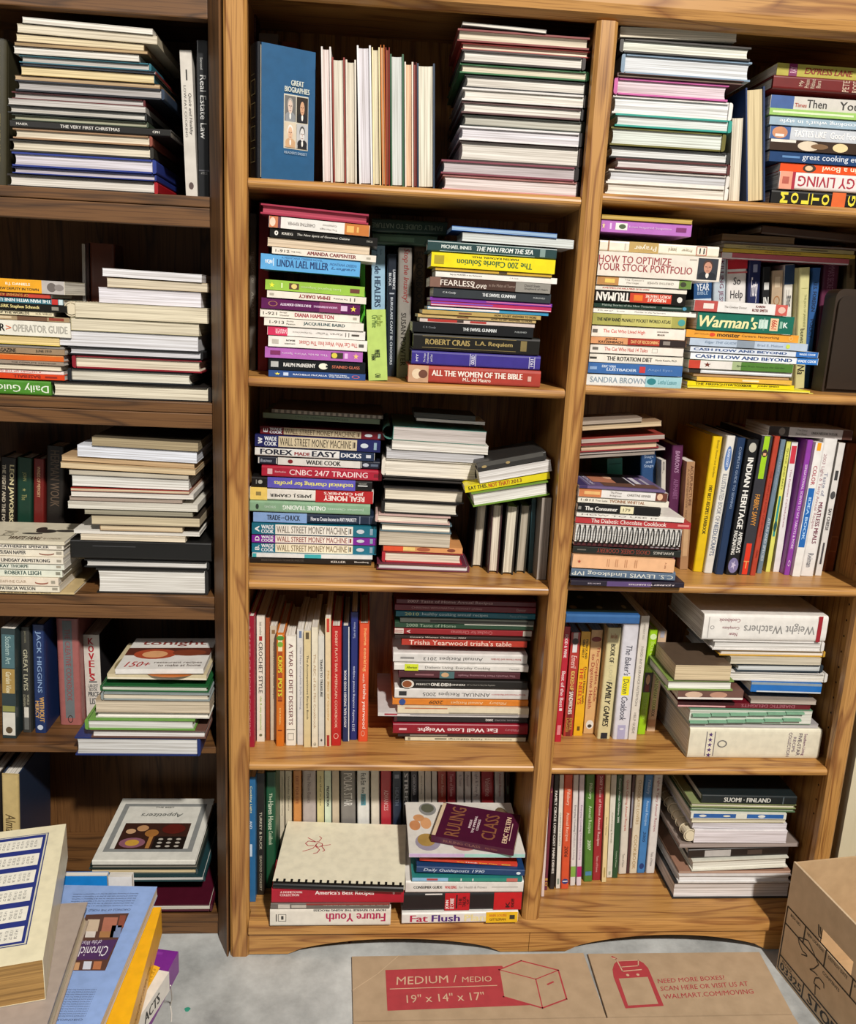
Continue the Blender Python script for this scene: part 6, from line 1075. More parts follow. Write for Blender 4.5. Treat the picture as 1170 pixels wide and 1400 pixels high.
# ---- bottom shelf, end bay
row(E4, None, Z, 'along the end-bay bottom-shelf row', [
 (112, 138, 60, 60, 1082, 'p', 'e0ccc8', 'pink-white slim book by the divider', []),
 (144, 170, 60, 86, 1030, 'h', '6a2438', 'maroon hardcover with gold bars at foot', [V('', 'c8964c', 925, 945, .9), V('', 'c8964c', 960, 990, .9), V('', '6a2438', 965, 985, .5), V('*5', 'd8b070', 190, 205, .5)]),
 (172, 216, 60, 130, 1020, 'h', '1f1c1a', 'black hardcover with white capitals', [V('FAMILY CIRCLE LOW-COST MAIN DISHES', 'e4e0d8', 190, 885, .46, 'b')]),
 (218, 254, 60, 184, 1014, 'p', 'e2dfd4', 'white slim book', [V('CHRISTMAS CRAFTS', '7a827a', 370, 650, .34), V('', '8a9a8a', 930, 980, .5)]),
 (258, 330, 60, 224, 1018, 'h', 'd85430', 'orange-red annual with blue badge', [V('Pillsbury', 'f0d0b8', 180, 310, .5), V('Annual Recipes', 'f0c8b0', 370, 610, .46), V('2006', '4a1c14', 650, 745, .44, 'i'), V('o:', '2c3c7c', 932, 976, .8), V('', 'e4e0e4', 948, 958, .6)]),
 (332, 380, 60, 302, 990, 'h', 'dcd8d4', 'white annual with green label', [V('Diabetic Living', 'a89ca0', 540, 770, .44), V('Everyday Cooking', '6a646c', 310, 530, .44), V('', '84b04c', 825, 915, .9)]),
 (386, 430, 60, 356, 990, 'h', 'dcd0d8', 'white annual with magenta label', [V('Diabetic Living', 'a88ca8', 540, 770, .44), V('Everyday Cooking', '7a5a80', 310, 530, .44), V('', 'b0206c', 825, 915, .9)]),
 (438, 516, 60, 418, 958, 'h', '4c7a2c', 'green annual with blue badge', [V('Pillsbury', 'd8e4c4', 130, 260, .44), V('Annual Recipes', 'c4d8b0', 315, 545, .44), V('2007', 'dce8cc', 600, 690, .36, 'i'), V('', '4a84a8', 870, 905, .7)]),
 (522, 602, 60, 484, 946, 'h', '98222c', 'dark red annual with white title', [V('2007 Taste of Home Annual Recipes', 'e4c0bc', 70, 650, .4), V('Taste of Home', 'd8a8a4', 735, 875, .24)]),
 (606, 646, 60, 568, 962, 'p', 'e0cc98', 'buff book', [V('Better Homes', '8a7a50', 410, 560, .3), V('', 'b09858', 835, 920, .3)]),
 (652, 698, 60, 612, 922, 'p', 'dcd8cc', 'white book with olive print', [V('Celebrating Sunset', '6a6a48', 370, 630, .34), V('', 'a8b4a0', 870, 900, .4)]),
 (700, 752, 60, 656, 926, 'h', '1f4a2c', 'dark green Christmas annual', [V('Country Woman Christmas 2005', 'dfe4d8', 90, 455, .4), V('Country Woman', 'b8c8b0', 695, 835, .26)]),
 (756, 828, 60, 710, 892, 'h', 'd8d0c4', 'white annual with red sideways title', [V('Quick Cooking Annual Recipes', 'b85a4c', 100, 525, .36), V('Taste of Home', '8a8478', 720, 835, .26)]),
 (832, 856, 60, 778, 888, 'h', '4a2c30', 'slim dark book with grey end', [V('', '8a8a94', 200, 500, .6)]),
 (858, 932, 60, 796, 888, 'h', 'd8ccb4', 'cream hardcover with tan capitals', [V('CHOCOLATE LOVERS', 'b09468', 100, 470, .36), V('COOKBOOK', 'b09468', 560, 850, .4)]),
 (940, 1010, 60, 866, 884, 'h', '3f7cb8', 'blue annual with dark oval', [V('Pillsbury', 'b8d0e8', 100, 215, .44), V('Annual Recipes', 'a8c4e0', 270, 480, .42), V('2005', '1c3c64', 530, 620, .36, 'i'), V('o:', '1c3a74', 800, 850, .6)]),
 (1016, 1092, 60, 942, 886, 'h', 'd8d4d0', 'white annual at the row end', [V('Light & Tasty Annual Recipes', 'a86a70', 85, 530, .36), V('Taste of Home', '7a7470', 705, 825, .26)]),
], group='books standing on the end-bay bottom shelf', dd0=.16)
pile(E5, None, Z, 'down the end-bay bottom-shelf pile', [
 (316, 832, 132, 180, 'h', '1c2426', 'blue-black hardcover with white capitals', [('SUOMI \u00b7 FINLAND', 'd0d0c8', 436, 690, .5, 'b'), ('', '5a6468', 756, 762, .8)], dict(dd=.18, tilt=-1)),
 (258, 830, 184, 208, 'HB', '8a9464', 'slim hardcover with pale olive board', [], dict(pg='d8d0bc', dd=.17, tilt=-1)),
 (256, 826, 210, 232, 'HB', '5a7454', 'slim grey-green hardcover', [], dict(pg='a8b49c', dd=.17, tilt=-1)),
 (256, 776, 234, 270, 'p', 'dcdcd0', 'white book with blue mottled spine', [('', '2c5ca0', 270, 500, .7), ('o:', 'dcdcd4', 300, 340, .4), ('', '2c62a8', 560, 760, .7), ('o:', 'e0e0d8', 620, 660, .5), ('o:', 'e4e0c8', 430, 470, .3)], dict(dd=.17, tilt=-.6)),
 (262, 772, 272, 292, 'PB', 'd8d0b0', 'cream paperback', [], dict(pg='e2dcc4', dd=.17)),
 (264, 778, 294, 326, 'MB', 'd8d4d8', 'sheaf of white papers', [], dict(pg='dcd8de', dd=.18, tilt=-1.2)),
 (272, 776, 330, 400, 'PL', 'e4dfe0', 'ring binder with pinkish-white pages', [], dict(pg='e6dfe4', name='binder', cat='binder', dd=.2, tilt=-.4, comb=1)),
 (194, 842, 408, 432, 'MB', '8a7c74', 'wide grey magazine', [], dict(pg='a89a94', dd=.2, tilt=.6)),
 (244, 782, 436, 486, 'h', '28201c', 'dark photo-covered hardcover', [('', 'b8b4b0', 330, 470, .7), ('', '4a3c34', 560, 640, .5)], dict(dd=.17, tilt=2.2)),
 (264, 782, 490, 548, 'HB', 'd8d6c8', 'tilted white-paged hardcover', [], dict(pg='e6e4d8', dd=.18, tilt=2.6)),
 (192, 800, 552, 566, 'MB', '9a7460', 'brown magazine', [], dict(pg='c4a490', dd=.2)),
 (190, 800, 568, 612, 'HB', 'd4d2d0', 'white hardcover with white pages', [], dict(pg='e0dede', dd=.2)),
 (156, 792, 626, 712, 'HB', '26282a', 'thickest black-jacketed hardcover', [], dict(pg='dfdad8', dd=.21)),
], group='books piled on the end-bay bottom shelf')
# ================================================================ single things
E6, E7 = (460, 1240, 3.25), (780, 1240, 3.441)
def wpt(crop, x, y): return crop[0] + x / crop[2], crop[1] + y / crop[2]
def lying_at(name, label, cat, tr, zb, zt, yaw, fx, fy, kind, cover, pg, top=[], sp=None, marks=[], group=None, bk=None):
    """a book lying flat, given its far right top corner on the photo, heights of its faces and its turn"""
    P = at_z(tr[0], tr[1], zt); a = math.radians(yaw); c, s = math.cos(a), math.sin(a)
    ox, oy = P.x - (c * fx / 2 - s * fy), P.y - (s * fx / 2 + c * fy)
    root = thing(name, label, cat, (ox, oy, zb), (0, 0, a), group)
    face = KIND[kind][2]; SL, SW = (fx, fy) if face in 'SB' else (fy, fx)
    make_book(root, SL, SW, zt - zb, KIND[kind][1], cover, sp or cover, pg, TURN[face], False, marks, top, False, bk)
    return root
def flat_frame(root, zt):
    a = root.rotation_euler.z; c, s = math.cos(a), math.sin(a)
    def f(px, py):
        P = at_z(px, py, zt) - root.location; return (c * P.x + s * P.y, -s * P.x + c * P.y)
    return f

# ---- the big blue biographies volume, turned so that its cover shows
Z = MZ[0]
N0 = at_y(351, 241, .016); zt = at_y(351, 56, .016).z; F0 = at_z(431.5, 72, zt)
phi = math.atan2(-(F0.x - N0.x), F0.y - N0.y); T = .036; SWb = min((F0 - Vector((N0.x, N0.y, zt))).length, .19)
cps, sps = math.cos(phi), math.sin(phi)
root = thing('hardcover_book', 'large blue biographies volume, its portrait cover turned outward, on the middle-bay top shelf', 'book', (N0.x - cps * T / 2, N0.y - sps * T / 2, Z + .0002), (0, 0, phi))
pt = [('', 'cdc6b4', .34, .745, .40, .87)] + portrait(.35, .54, .415, .63, '6c6a68', 'a8a098', 'd8c0b0', '8a8c90', True) + portrait(.35, .54, .645, .86, '2a2018', '1c1614', 'c89a78', '14141a', True) \
    + portrait(.55, .735, .415, .63, 'd0c0a8', 'e0dcd4', 'd8b090', 'c8a078', True) + portrait(.55, .735, .645, .86, 'b8b8b8', '4a4a4c', 'd8d4d0', '17171c', True) + [
      ('GREAT', 'd0d4c8', .235, .275, .53, .77, 'lb'), ('BIOGRAPHIES', 'd0d4c8', .285, .325, .41, .88, 'lb'), ('READER\'S DIGEST', 'a8b8c8', .765, .785, .41, .85, 'l')]
make_book(root, zt - Z, SWb, T, True, '255780', '11151c', 'e0d8c4', 0.0, True, [('[]', '9a8a5c', a, a + .11, .2, .8, 'q') for a in (.26, .43, .6, .76)] + [('', '9a8a5c', .22, .225, .3, .7)], pt)
row(A2, .20, Z, 'behind the blue biographies volume', [
 (76, 118, 12, 78, 900, 'h', '5c1418', 'tall dark red annual', [V('2008', 'b89890', 80, 165, .5, 'u')], dict(dd=.06)),
 (132, 236, 176, 136, 900, 'p', '8a847e', 'grey paperback top', [], dict(dd=.06)),
 (244, 340, 220, 248, 900, 'h', '7a3a24', 'red-brown hardcover top', [], dict(dd=.06)),
], group='books behind the blue biographies volume')

# ---- comb-bound book with the red sketch, lying on the red cookbook
zr = max((o.location.z for o in bpy.data.objects if o.get('label', '').startswith('glossy red cookbook')), default=.13)
red = [o for o in bpy.data.objects if o.get('label', '').startswith('glossy red cookbook')][0]
bpy.context.view_layer.update()
ztop = max((red.matrix_world @ Vector(v.co)).z for ch in red.children for v in ch.data.vertices) + .001
fl_, fr_ = at_z(*wpt(E2, 214, 815), ztop + .013), at_z(*wpt(E2, 1116, 866), ztop + .006)
bl_ = at_z(*wpt(E2, 335, 342), ztop + .012)
L = (fr_ - fl_).xy.length; yw = math.atan2(fr_.y - fl_.y, fr_.x - fl_.x); Dp = min((bl_ - fl_).xy.length, .19); T = .0115
root = thing('comb_bound_cookbook', 'cream comb-bound cookbook with a red figure sketch, lying on the red cookbook', 'cookbook', ((fl_.x + fr_.x) / 2, (fl_.y + fr_.y) / 2, ztop), (0, 0, yw))
g = MB(); cm = ink('e6dfc6', .55)
g.box(-L / 2, L / 2, 0, Dp, T - .0008, T, cm); g.box(-L / 2, L / 2, 0, Dp, 0, .0008, cm)
def sketch(pts, wd=.0017, col='b42c3c'):
    for (a, b), (c, d) in zip(pts, pts[1:]):
        dx, dy = c - a, d - b; q = math.hypot(dx, dy) or 1; nx, ny = -dy / q * wd / 2, dx / q * wd / 2
        g.add([(a + nx, b + ny, T + .0003), (a - nx, b - ny, T + .0003), (c - nx, d - ny, T + .0003), (c + nx, d + ny, T + .0003)], [(0, 1, 2, 3)], ink(col))
bx, by, q = -L / 2 + L * .28, Dp * .60, .014
for st in ([(-1.6, 1.9), (-.9, 1.3), (-.2, .7), (.3, .9), (.6, 1.9), (.2, 2.4)], [(-.2, .7), (-1.4, .9), (-1.8, .2), (-1.3, -.5), (-.4, -.4)], [(0, -.1), (-.5, -1.2), (-1.6, -1.9), (-2, -2.1)], [(-.1, -.6), (.6, -1.5), (.3, -2.4), (-.3, -2.6)], [(.6, -.3), (1.5, -.2), (2.2, .1)], [(.9, -.6), (1.4, -1.6), (1.1, -2)], [(.3, .6), (.9, .2), (.9, -.5), (.3, -.8), (-.2, -.3), (.1, .4), (.3, .6)]):
    sketch([(bx + a * q * .9, by + b * q * .8) for a, b in st])
g.obj('cover', root)
g = MB(); g.box(-L / 2 + .001, L / 2 - .001, .001, Dp - .001, .0009, T - .0009, paper('e6ddc8')); g.obj('page_block', root)
g = MB(); km = plain('black_comb_plastic', '121212', .3); R_ = .0062
g.tube([(-L / 2 + .002, -.0035, T * .5), (L / 2 - .002, -.0035, T * .5)], R_, km, 14)
for i in range(18):
    x = -L / 2 + .008 + i * (L - .016) / 17
    g.box(x - .0021, x + .0021, -.004, .0052, T + .0002, T + .0011, km)
g.obj('comb_binding', root)

# ---- maroon novel lying askew on the egg cookbook
egg = [o for o in bpy.data.objects if o.get('label', '').startswith('cookbook with egg and bowl')][0]
zt = max((egg.matrix_world @ Vector(v.co)).z for ch in egg.children for v in ch.data.vertices) + .0012; T = .013
a_, b_, c_ = at_z(*wpt(E3, 297, 512), zt + T), at_z(*wpt(E3, 862, 610), zt + T), at_z(*wpt(E3, 418, 292), zt + T)
yw = math.atan2(b_.y - a_.y, b_.x - a_.x); L = (b_ - a_).xy.length; SWb = min((c_ - a_).xy.length, .125)
root = thing('paperback_book', 'maroon paperback lying askew on the egg-and-bowl cookbook', 'book', ((a_.x + b_.x) / 2, (a_.y + b_.y) / 2, zt), (0, 0, yw))
make_book(root, L, SWb, T, False, '4a1430', '4a1430', 'dcc8a4', 0.0, False, [('RULING CLASS', '8a5a50', .15, .6, .3, .7), ('FELTEN', '8a5a50', .66, .8, .35, .6)],
 [('', 'd8c0a0', 0, .045, .02, .98), ('RULING', '8c5a3c', .14, .32, .08, .92, 'l'), ('INSIDE', 'e0ccd0', .40, .43, .38, .62, 'lb'), ('THE IMPERIAL', 'e0ccd0', .45, .48, .25, .75, 'lb'), ('CONGRESS', 'e0ccd0', .50, .53, .34, .66, 'lb'), ('CLASS', '8c5a3c', .58, .75, .14, .86, 'l'), ('ERIC FELTEN', 'e8c8a8', .84, .90, .12, .86, 'lb'), ('', 'd8b8a8', .92, .93, .2, .7)])

# ---- brown leather case at the end of the second shelf
P0, P1 = at_y(1126, 532, .07), at_y(1126, 393, .07); x0, x1, z0, z1 = P0.x, XR0 - .002, RZ[1] + .0003, P1.z; r = .016
g = MB(); lm = ink('2e2012', .5)
pr = [(x0, z0), (x1, z0), (x1, z1)] + [(x0 + r - r * math.sin(q), z1 - r + r * math.cos(q)) for q in [math.pi / 2 * k / 6 for k in range(7)]]
cx0, cz0 = (x0 + x1) / 2, z0
root = thing('leather_case', 'dark brown leather case with rounded corner standing by the end panel on the second shelf', 'case', (cx0, .07, cz0))
g.prism([(x - cx0, z - cz0) for x, z in pr], .006, .045, lm, 'y'); g.obj('body', root)
g = MB(); g.prism([((x - cx0) * .9, (z - cz0) * .9 + .006) for x, z in pr], 0, .0058, ink('281b0e', .5), 'y'); g.obj('front_flap', root)

# ---- cardboard filing box
O = Vector((1.0295, -.052, 0)); BY = math.radians(8); BW, BD, BH, TH = .40, .33, .240, .004
bx_ = thing('filing_box', 'open cardboard filing box with black printed form, standing by the bookcase end', 'box', tuple(O), (0, 0, BY))
cb = card('kraft_board', 'c6a67e'); ink_b = '1e1712'
def box_uv(px, py):
    n_ = Vector((math.cos(BY), math.sin(BY), 0)); v = ray(px, py); t = (O - Vector(CPOS)).dot(n_) / v.dot(n_); P = Vector(CPOS) + v * t - O
    return (P.dot(Vector((math.sin(BY), -math.cos(BY), 0))), P.z)
hu0, hz1 = box_uv(*wpt(E5, 972, 872)); hu1, hz0 = hu0 + .085, hz1 - .032
g = MB()
for a, b, c, d in ((0, hu0, 0, BH), (hu1, BD, 0, BH), (hu0, hu1, 0, hz0), (hu0, hu1, hz1, BH)): g.box(0, TH, -b, -a, c, d, card('lit_kraft_board', 'd2b998'))  # same kraft board, colour lightened to paint in light this face lacks
FW_ = lambda u, z, k: (-k, -u, z)
def fdec(s, col, u0, u1, z0, z1, fl=''): decal(g, s, col, u0, u1, z0, z1, fl, FW_, .0004)
gu0, gz1 = box_uv(*wpt(E5, 790, 757)); gu0b, gz0 = box_uv(*wpt(E5, 731, 1090)); gu0 = (gu0 + gu0b) / 2; ru1 = BD - .01
uA, zA = box_uv(*wpt(E5, 776, 848)); uB, zB = box_uv(*wpt(E5, 745, 1018))
t_ = .0034
for z in (gz1, gz0): fdec('', ink_b, gu0, ru1, z - t_ / 2, z + t_ / 2)
fdec('', ink_b, gu0, ru1, zA - t_ / 2, zA + t_ / 2); fdec('', ink_b, gu0, ru1, zB - t_ / 2, zB + t_ / 2)
for u in (gu0, ru1): fdec('', ink_b, u - t_ / 2, u + t_ / 2, gz0, gz1)
for u in (.055, .115, .185): fdec('', ink_b, gu0 + u - t_ / 2, gu0 + u + t_ / 2, zA, gz1)
fdec('', ink_b, gu0 + .075 - t_ / 2, gu0 + .075 + t_ / 2, gz0, zB)
for s, u, w_ in (('BOX NO.', .012, .03), ('NEW LOCATION', .062, .046), ('DESTROY DATE', .122, .05), ('FROM', .19, .03)): fdec(s, ink_b, gu0 + u, gu0 + u + w_, gz1 - .013, gz1 - .007)
fdec('CONTENTS', ink_b, gu0 + .115, gu0 + .16, zA - .014, zA - .008)
fdec('FILE NO.', ink_b, gu0 + .01, gu0 + .04, zB - .009, zB - .004); fdec('03325', ink_b, gu0 + .006, gu0 + .07, gz0 + .005, zB - .011, 'b')
fdec('STOR-ALL', ink_b, gu0 + .09, gu0 + .24, gz0 + .005, zB - .006, 'b')
def stroke(pts, wd=.0022):
    for (a, b), (c, d) in zip(pts, pts[1:]):
        dx, dy = c - a, d - b; q = math.hypot(dx, dy) or 1; nx, ny = -dy / q * wd / 2, dx / q * wd / 2
        g.add([FW_(a + nx, b + ny, .0005), FW_(a - nx, b - ny, .0005), FW_(c - nx, d - ny, .0005), FW_(c + nx, d + ny, .0005)], [(0, 1, 2, 3)], ink(ink_b))
for st in ([(845, 925), (850, 960), (868, 1000), (890, 1020), (893, 1030), (862, 1018)], [(845, 925), (880, 935), (900, 945), (925, 1000), (945, 1050), (957, 1075), (930, 1098), (908, 1100), (935, 1118), (950, 1135)], [(985, 1205), (985, 1180), (960, 1148), (938, 1148), (930, 1175), (965, 1210), (938, 1185), (936, 1240)]):
    stroke([box_uv(*wpt(E5, x, y)) for x, y in st])
stroke([box_uv(*wpt(E5, x, y)) for x, y in ((957, 855), (957, 915), (972, 935), (966, 868))], .003)
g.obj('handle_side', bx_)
g = MB(); g.box(BW - TH, BW, -BD, 0, 0, BH, cb); g.obj('side_panel', bx_)
g = MB(); g.box(TH + .0003, BW - TH - .0003, -TH, 0, 0, BH - .001, cb); g.obj('side_panel', bx_)
g = MB(); g.box(TH + .0003, BW - TH - .0003, -BD, -BD + TH, 0, BH - .001, cb); g.obj('side_panel', bx_)
g = MB(); g.box(TH + .0003, BW - TH - .0003, -BD + TH + .0003, -TH - .0003, 0.0002, TH, cb); g.obj('bottom', bx_)

# ---- flattened moving box on the floor
YB = -.0135; mvz = .006; kb = card('moving_box_board', 'b39a7c'); redp = 'ad3a40'
mv = thing('flattened_moving_box', 'flattened cardboard moving box with red printing lying on the concrete floor', 'cardboard box', (.60, YB, .0004))
def mloc(px, py):
    P = at_z(px, py, mvz + .0004); return (P.x - .60, P.y - YB)
def poly_slab(pts, z0, z1, name, extra=None):
    global g
    g = MB(); g.prism(pts, z0, z1, kb, 'z')
    if extra: extra()
    return g.obj(name, mv)
l0, l1 = mloc(481, 1306)[0], mloc(795, 1296)[0]; r0, r1 = mloc(801, 1296)[0], mloc(1032, 1292)[0]
yc = mloc(640, 1394)[1]; r1b = mloc(1083, 1386)[0]; l0b = mloc(483, 1394)[0]; rsb = mloc(829, 1389)[0]
def mdec(s, col, q, fl='', k=.0004):
    """a printed quadrilateral given by its four corners on the board (lower left, lower right, upper right, upper left)"""
    V_, F_ = ([(0, 0), (1, 0), (1, 1), (0, 1)], [(0, 1, 2, 3)]) if s == '' else letters(s, fl)
    out = []
    for a, b in V_:
        x = (1 - a) * (1 - b) * q[0][0] + a * (1 - b) * q[1][0] + a * b * q[2][0] + (1 - a) * b * q[3][0]
        y = (1 - a) * (1 - b) * q[0][1] + a * (1 - b) * q[1][1] + a * b * q[2][1] + (1 - a) * b * q[3][1]
        out.append((x, y, mvz + k))
    g.add(out, F_, ink(col, .7))
def mq(crop, pts): return [mloc(*wpt(crop, x, y)) for x, y in pts]
def mline(crop, pts, col, wd=.0022, k=.0006):
    P = mq(crop, pts)
    for (a, b), (c, d) in zip(P, P[1:]):
        dx, dy = c - a, d - b; q = math.hypot(dx, dy) or 1; nx, ny = -dy / q * wd / 2, dx / q * wd / 2; ex, ey = dx / q * wd * .4, dy / q * wd * .4
        g.add([(a + nx - ex, b + ny - ey, mvz + k), (a - nx - ex, b - ny - ey, mvz + k), (c - nx + ex, d - ny + ey, mvz + k), (c + nx + ex, d + ny + ey, mvz + k)], [(0, 1, 2, 3)], ink(col, .7))
def print_left():
    mdec('', redp, mq(E6, [(226, 462), (860, 437), (735, 262), (217, 281)]))
    face = mq(E6, [(915, 450), (1022, 410), (985, 282), (820, 240), (722, 280), (742, 400)])
    g.add([(x, y, mvz + .0005) for x, y in face], [tuple(range(6))], kb)
    mline(E6, [(915, 450), (1022, 410), (985, 282), (820, 240), (722, 280), (742, 400), (915, 450)], redp, .003)
    mline(E6, [(722, 280), (885, 322), (985, 282)], redp); mline(E6, [(885, 322), (915, 450)], redp); mline(E6, [(938, 345), (962, 334)], redp, .0035)
    col = 'cfae90'
    mdec('MEDIUM /', col, mq(E6, [(266, 348), (536, 336), (532, 304), (268, 312)]), 'b', .0007); mdec('MEDIO', col, mq(E6, [(558, 336), (690, 332), (688, 308), (558, 312)]), 'b', .0007)
    mdec('19" x 14" x 17"', col, mq(E6, [(312, 428), (660, 414), (652, 378), (310, 392)]), 'b', .0007); mline(E6, [(238, 366), (712, 350)], col, .0016, .0007)
    mline(E6, [(70, 372), (180, 300), (278, 215)], 'cbb292', .001)
poly_slab([(l0, -.002), (l0b, yc + .0012), (rsb - .0015, yc + .0012), (l1, .001)], 0, mvz, 'flap', print_left)
def print_right():
    body = [(258, 478), (438, 466), (380, 325), (364, 288), (342, 264), (316, 250), (222, 252), (205, 268), (197, 295), (202, 330)]
    g.add([(x, y, mvz + .0004) for x, y in mq(E7, body)], [tuple(range(len(body)))], ink(redp, .7))
    g.add([(x, y, mvz + .0006) for x, y in mq(E7, [(270, 465), (412, 457), (362, 330), (226, 338)])], [(0, 1, 2, 3)], kb)
    mline(E7, [(190, 240), (214, 246), (244, 304), (332, 296)], 'cfae90', .0022, .0008); mline(E7, [(222, 256), (318, 252), (318, 278), (240, 284)], 'cfae90', .0018, .0008)
    for cx_, cy_ in ((268, 322), (316, 320)):
        c = mq(E7, [(cx_, cy_)])[0]; g.add([(c[0] + .003 * math.cos(t), c[1] + .003 * math.sin(t), mvz + .0008) for t in [math.pi * k / 6 for k in range(12)]], [tuple(range(12))], ink('cfae90', .7))
    mline(E7, [(196, 236), (214, 246)], redp, .004, .0007)
    mdec('NEED MORE BOXES?', redp, mq(E7, [(412, 360), (726, 342), (720, 322), (408, 340)]))
    mdec('SCAN HERE OR VISIT US AT', redp, mq(E7, [(425, 396), (836, 372), (830, 350), (420, 375)]))
    mdec('WALMART.COM/MOVING', redp, mq(E7, [(440, 434), (862, 408), (855, 386), (434, 412)]), 'b')
poly_slab([(r0, -.001), (rsb + .0015, yc + .0012), (r1b, yc + .0012), (r1, -.001)], 0, mvz, 'flap', print_right)
poly_slab([(l0b, yc - .0012), (l0b + .01, yc - .30), (r1b + .005, yc - .30), (r1b, yc - .0012)][::-1], 0, mvz, 'panel')

# ---- the heap of books in front of the dark bookcase
ct = thing('carton', 'closed cardboard carton under the heap of books by the dark bookcase', 'box', (-.38, -.37, 0))
g = MB(); g.box(-.18, .18, -.25, .25, 0, .152, cb); g.obj('body', ct)
for a, b in ((-.25, -.001), (.001, .25)):
    g = MB(); g.box(-.18, .18, a, b, .1523, .156, cb); g.obj('flap', ct)
HG = 'books heaped on the floor by the dark bookcase'
lying_at('paperback_book', 'purple paperback sticking out low under the white book in the floor heap', 'book', wpt(E1, 892, 990), .157, .196, -10, .22, .12, 'PR', '7c2490', 'd8d0c8',
         [('Les Miserables', 'e0c8e4', .02, .1, .1, .9, 'r'), ('', '8c34a0', .9, .95, .1, .9)], group=HG)
wa, wb = at_z(*wpt(E1, 845, 1092), .232), at_z(*wpt(E1, 690, 1330), .232); yw = math.degrees(math.atan2(-(wa.x - wb.x), wa.y - wb.y))
wr = lying_at('paperback_book', 'white paperback lettered along its edge in the floor heap', 'book', wpt(E1, 845, 1092), .198, .232, yw, .24, .22, 'PR', 'e4e0d8', 'e0dcd0',
         [('FACTS', '2a2a28', .02, .08, .62, .95, 'l')], marks=[('ACTS', '2a2a28', .66, .86, .25, .75, 'b')], group=HG)
f_ = flat_frame(wr, .2325)
g = MB(); q = [f_(*wpt(E1, x, y)) for x, y in ((680, 1188), (728, 1197), (800, 1072), (742, 1050))]
g.prism([(x, y) for x, y in q], 0, .0008, ink('e8b430'), 'z')
bm_ = thing('bookmark_card', 'small yellow printed card lying on the white paperback of the floor heap', 'card', (wr.location.x, wr.location.y, .2326), tuple(wr.rotation_euler))
def cdec(s, col, a0, a1, b0, b1, fl=''):
    V_, F_ = ([(0, 0), (1, 0), (1, 1), (0, 1)], [(0, 1, 2, 3)]) if s == '' else letters(s, fl)
    o = []
    for a, b in V_:
        a, b = a0 + a * (a1 - a0), b0 + b * (b1 - b0)
        o.append(tuple((1 - a) * (1 - b) * q[0][i] + a * (1 - b) * q[1][i] + a * b * q[2][i] + (1 - a) * b * q[3][i] for i in (0, 1)) + (.0011,))
    g.add(o, F_, ink(col))
cdec('Great ideas', '6a4a10', .15, .85, .66, .76, 'u'); cdec('for cooks', '6a4a10', .2, .8, .8, .88, 'u'); cdec('and cod lovers', '6a4a10', .15, .85, .52, .6, 'u'); cdec('', 'b03040', .15, .75, .08, .32); cdec('CORE', '3a2a10', .5, .9, .4, .48, 'u')
g.obj('card', bm_)
ya, yb_ = at_z(*wpt(E1, 806, 768), .283), at_z(*wpt(E1, 655, 1320), .283); yw = math.degrees(math.atan2(-(ya.x - yb_.x), ya.y - yb_.y))
lying_at('paperback_book', 'thick yellow paperback under the pale blue book in the floor heap', 'book', wpt(E1, 806, 768), .234, .283, yw, .24, .28, 'PR', 'f0b010', 'e0d8c0', [], marks=[('COOKING ESSENTIALS', 'b07c10', .25, .7, .3, .5)], group=HG)
ca, cb_ = at_z(*wpt(E1, 786, 666), .302), at_z(*wpt(E1, 505, 1345), .302); yw = math.degrees(math.atan2(-(ca.x - cb_.x), ca.y - cb_.y))
BLU = '8eaade'
cr_ = lying_at('hardcover_book', 'pale blue book with picture panel, lying in the floor heap, text upside down', 'book', wpt(E1, 786, 666), .2845, .302, yw, .25, .31, 'PL', BLU, 'e4dccc', [], group=HG)
f_ = flat_frame(cr_, .3025); cov = [c for c in cr_.children if c.name.startswith('cover')][0]
g = MB()
def qdec(pts, s, col, fl='', k=0):
    qq = [f_(*wpt(E1, x, y)) for x, y in pts]; V_, F_ = ([(0, 0), (1, 0), (1, 1), (0, 1)], [(0, 1, 2, 3)]) if s == '' else letters(s, fl)
    g.add([tuple((1 - a) * (1 - b) * qq[0][i] + a * (1 - b) * qq[1][i] + a * b * qq[2][i] + (1 - a) * b * qq[3][i] for i in (0, 1)) + (.0179 + .0002 * k,) for a, b in V_], F_, ink(col))
qdec([(330, 1085), (525, 1085), (645, 798), (430, 806)], '', '5a3a30')
for x, y, w_, h_, col in ((440, 830, 60, 60, 'c8b49c'), (520, 820, 70, 70, 'b0705a'), (560, 860, 50, 60, '7a8ab0'), (430, 890, 50, 30, 'd8d0c8'), (500, 890, 70, 30, 'a8784c'), (600, 810, 30, 60, '8a4a3a'), (360, 1045, 40, 38, 'c89a70'), (420, 1040, 40, 40, 'd0d4e0'), (470, 1040, 40, 40, 'b8744c')):
    sh = -(h_) * .42
    qdec([(x + sh * .5, y + h_), (x + w_ + sh * .5, y + h_), (x + w_, y), (x, y)], '', col, '', 1)
qdec([(352, 1034), (535, 1030), (588, 930), (392, 940)], '', '4c2c5c', '', 1)
qdec([(368, 1018), (526, 1014), (548, 962), (385, 968)], 'Chronicle', 'e8e4ec', 'bu', 2); qdec([(392, 960), (500, 956), (512, 932), (402, 938)], 'of the World', 'd8d0e0', 'bu', 2)
for k_ in range(6): qdec([(365 - k_ * 4, 708 + k_ * 12), (690 - k_ * 6, 704 + k_ * 12), (694 - k_ * 6, 696 + k_ * 12), (369 - k_ * 4, 700 + k_ * 12)], 'the story of humanity told year by year as it happened in headlines', '44506c', 'u', 1)
qdec([(440, 790), (650, 786), (654, 776), (444, 780)], 'CHRONICLE OF THE WORLD', '3a4664', 'u', 1)
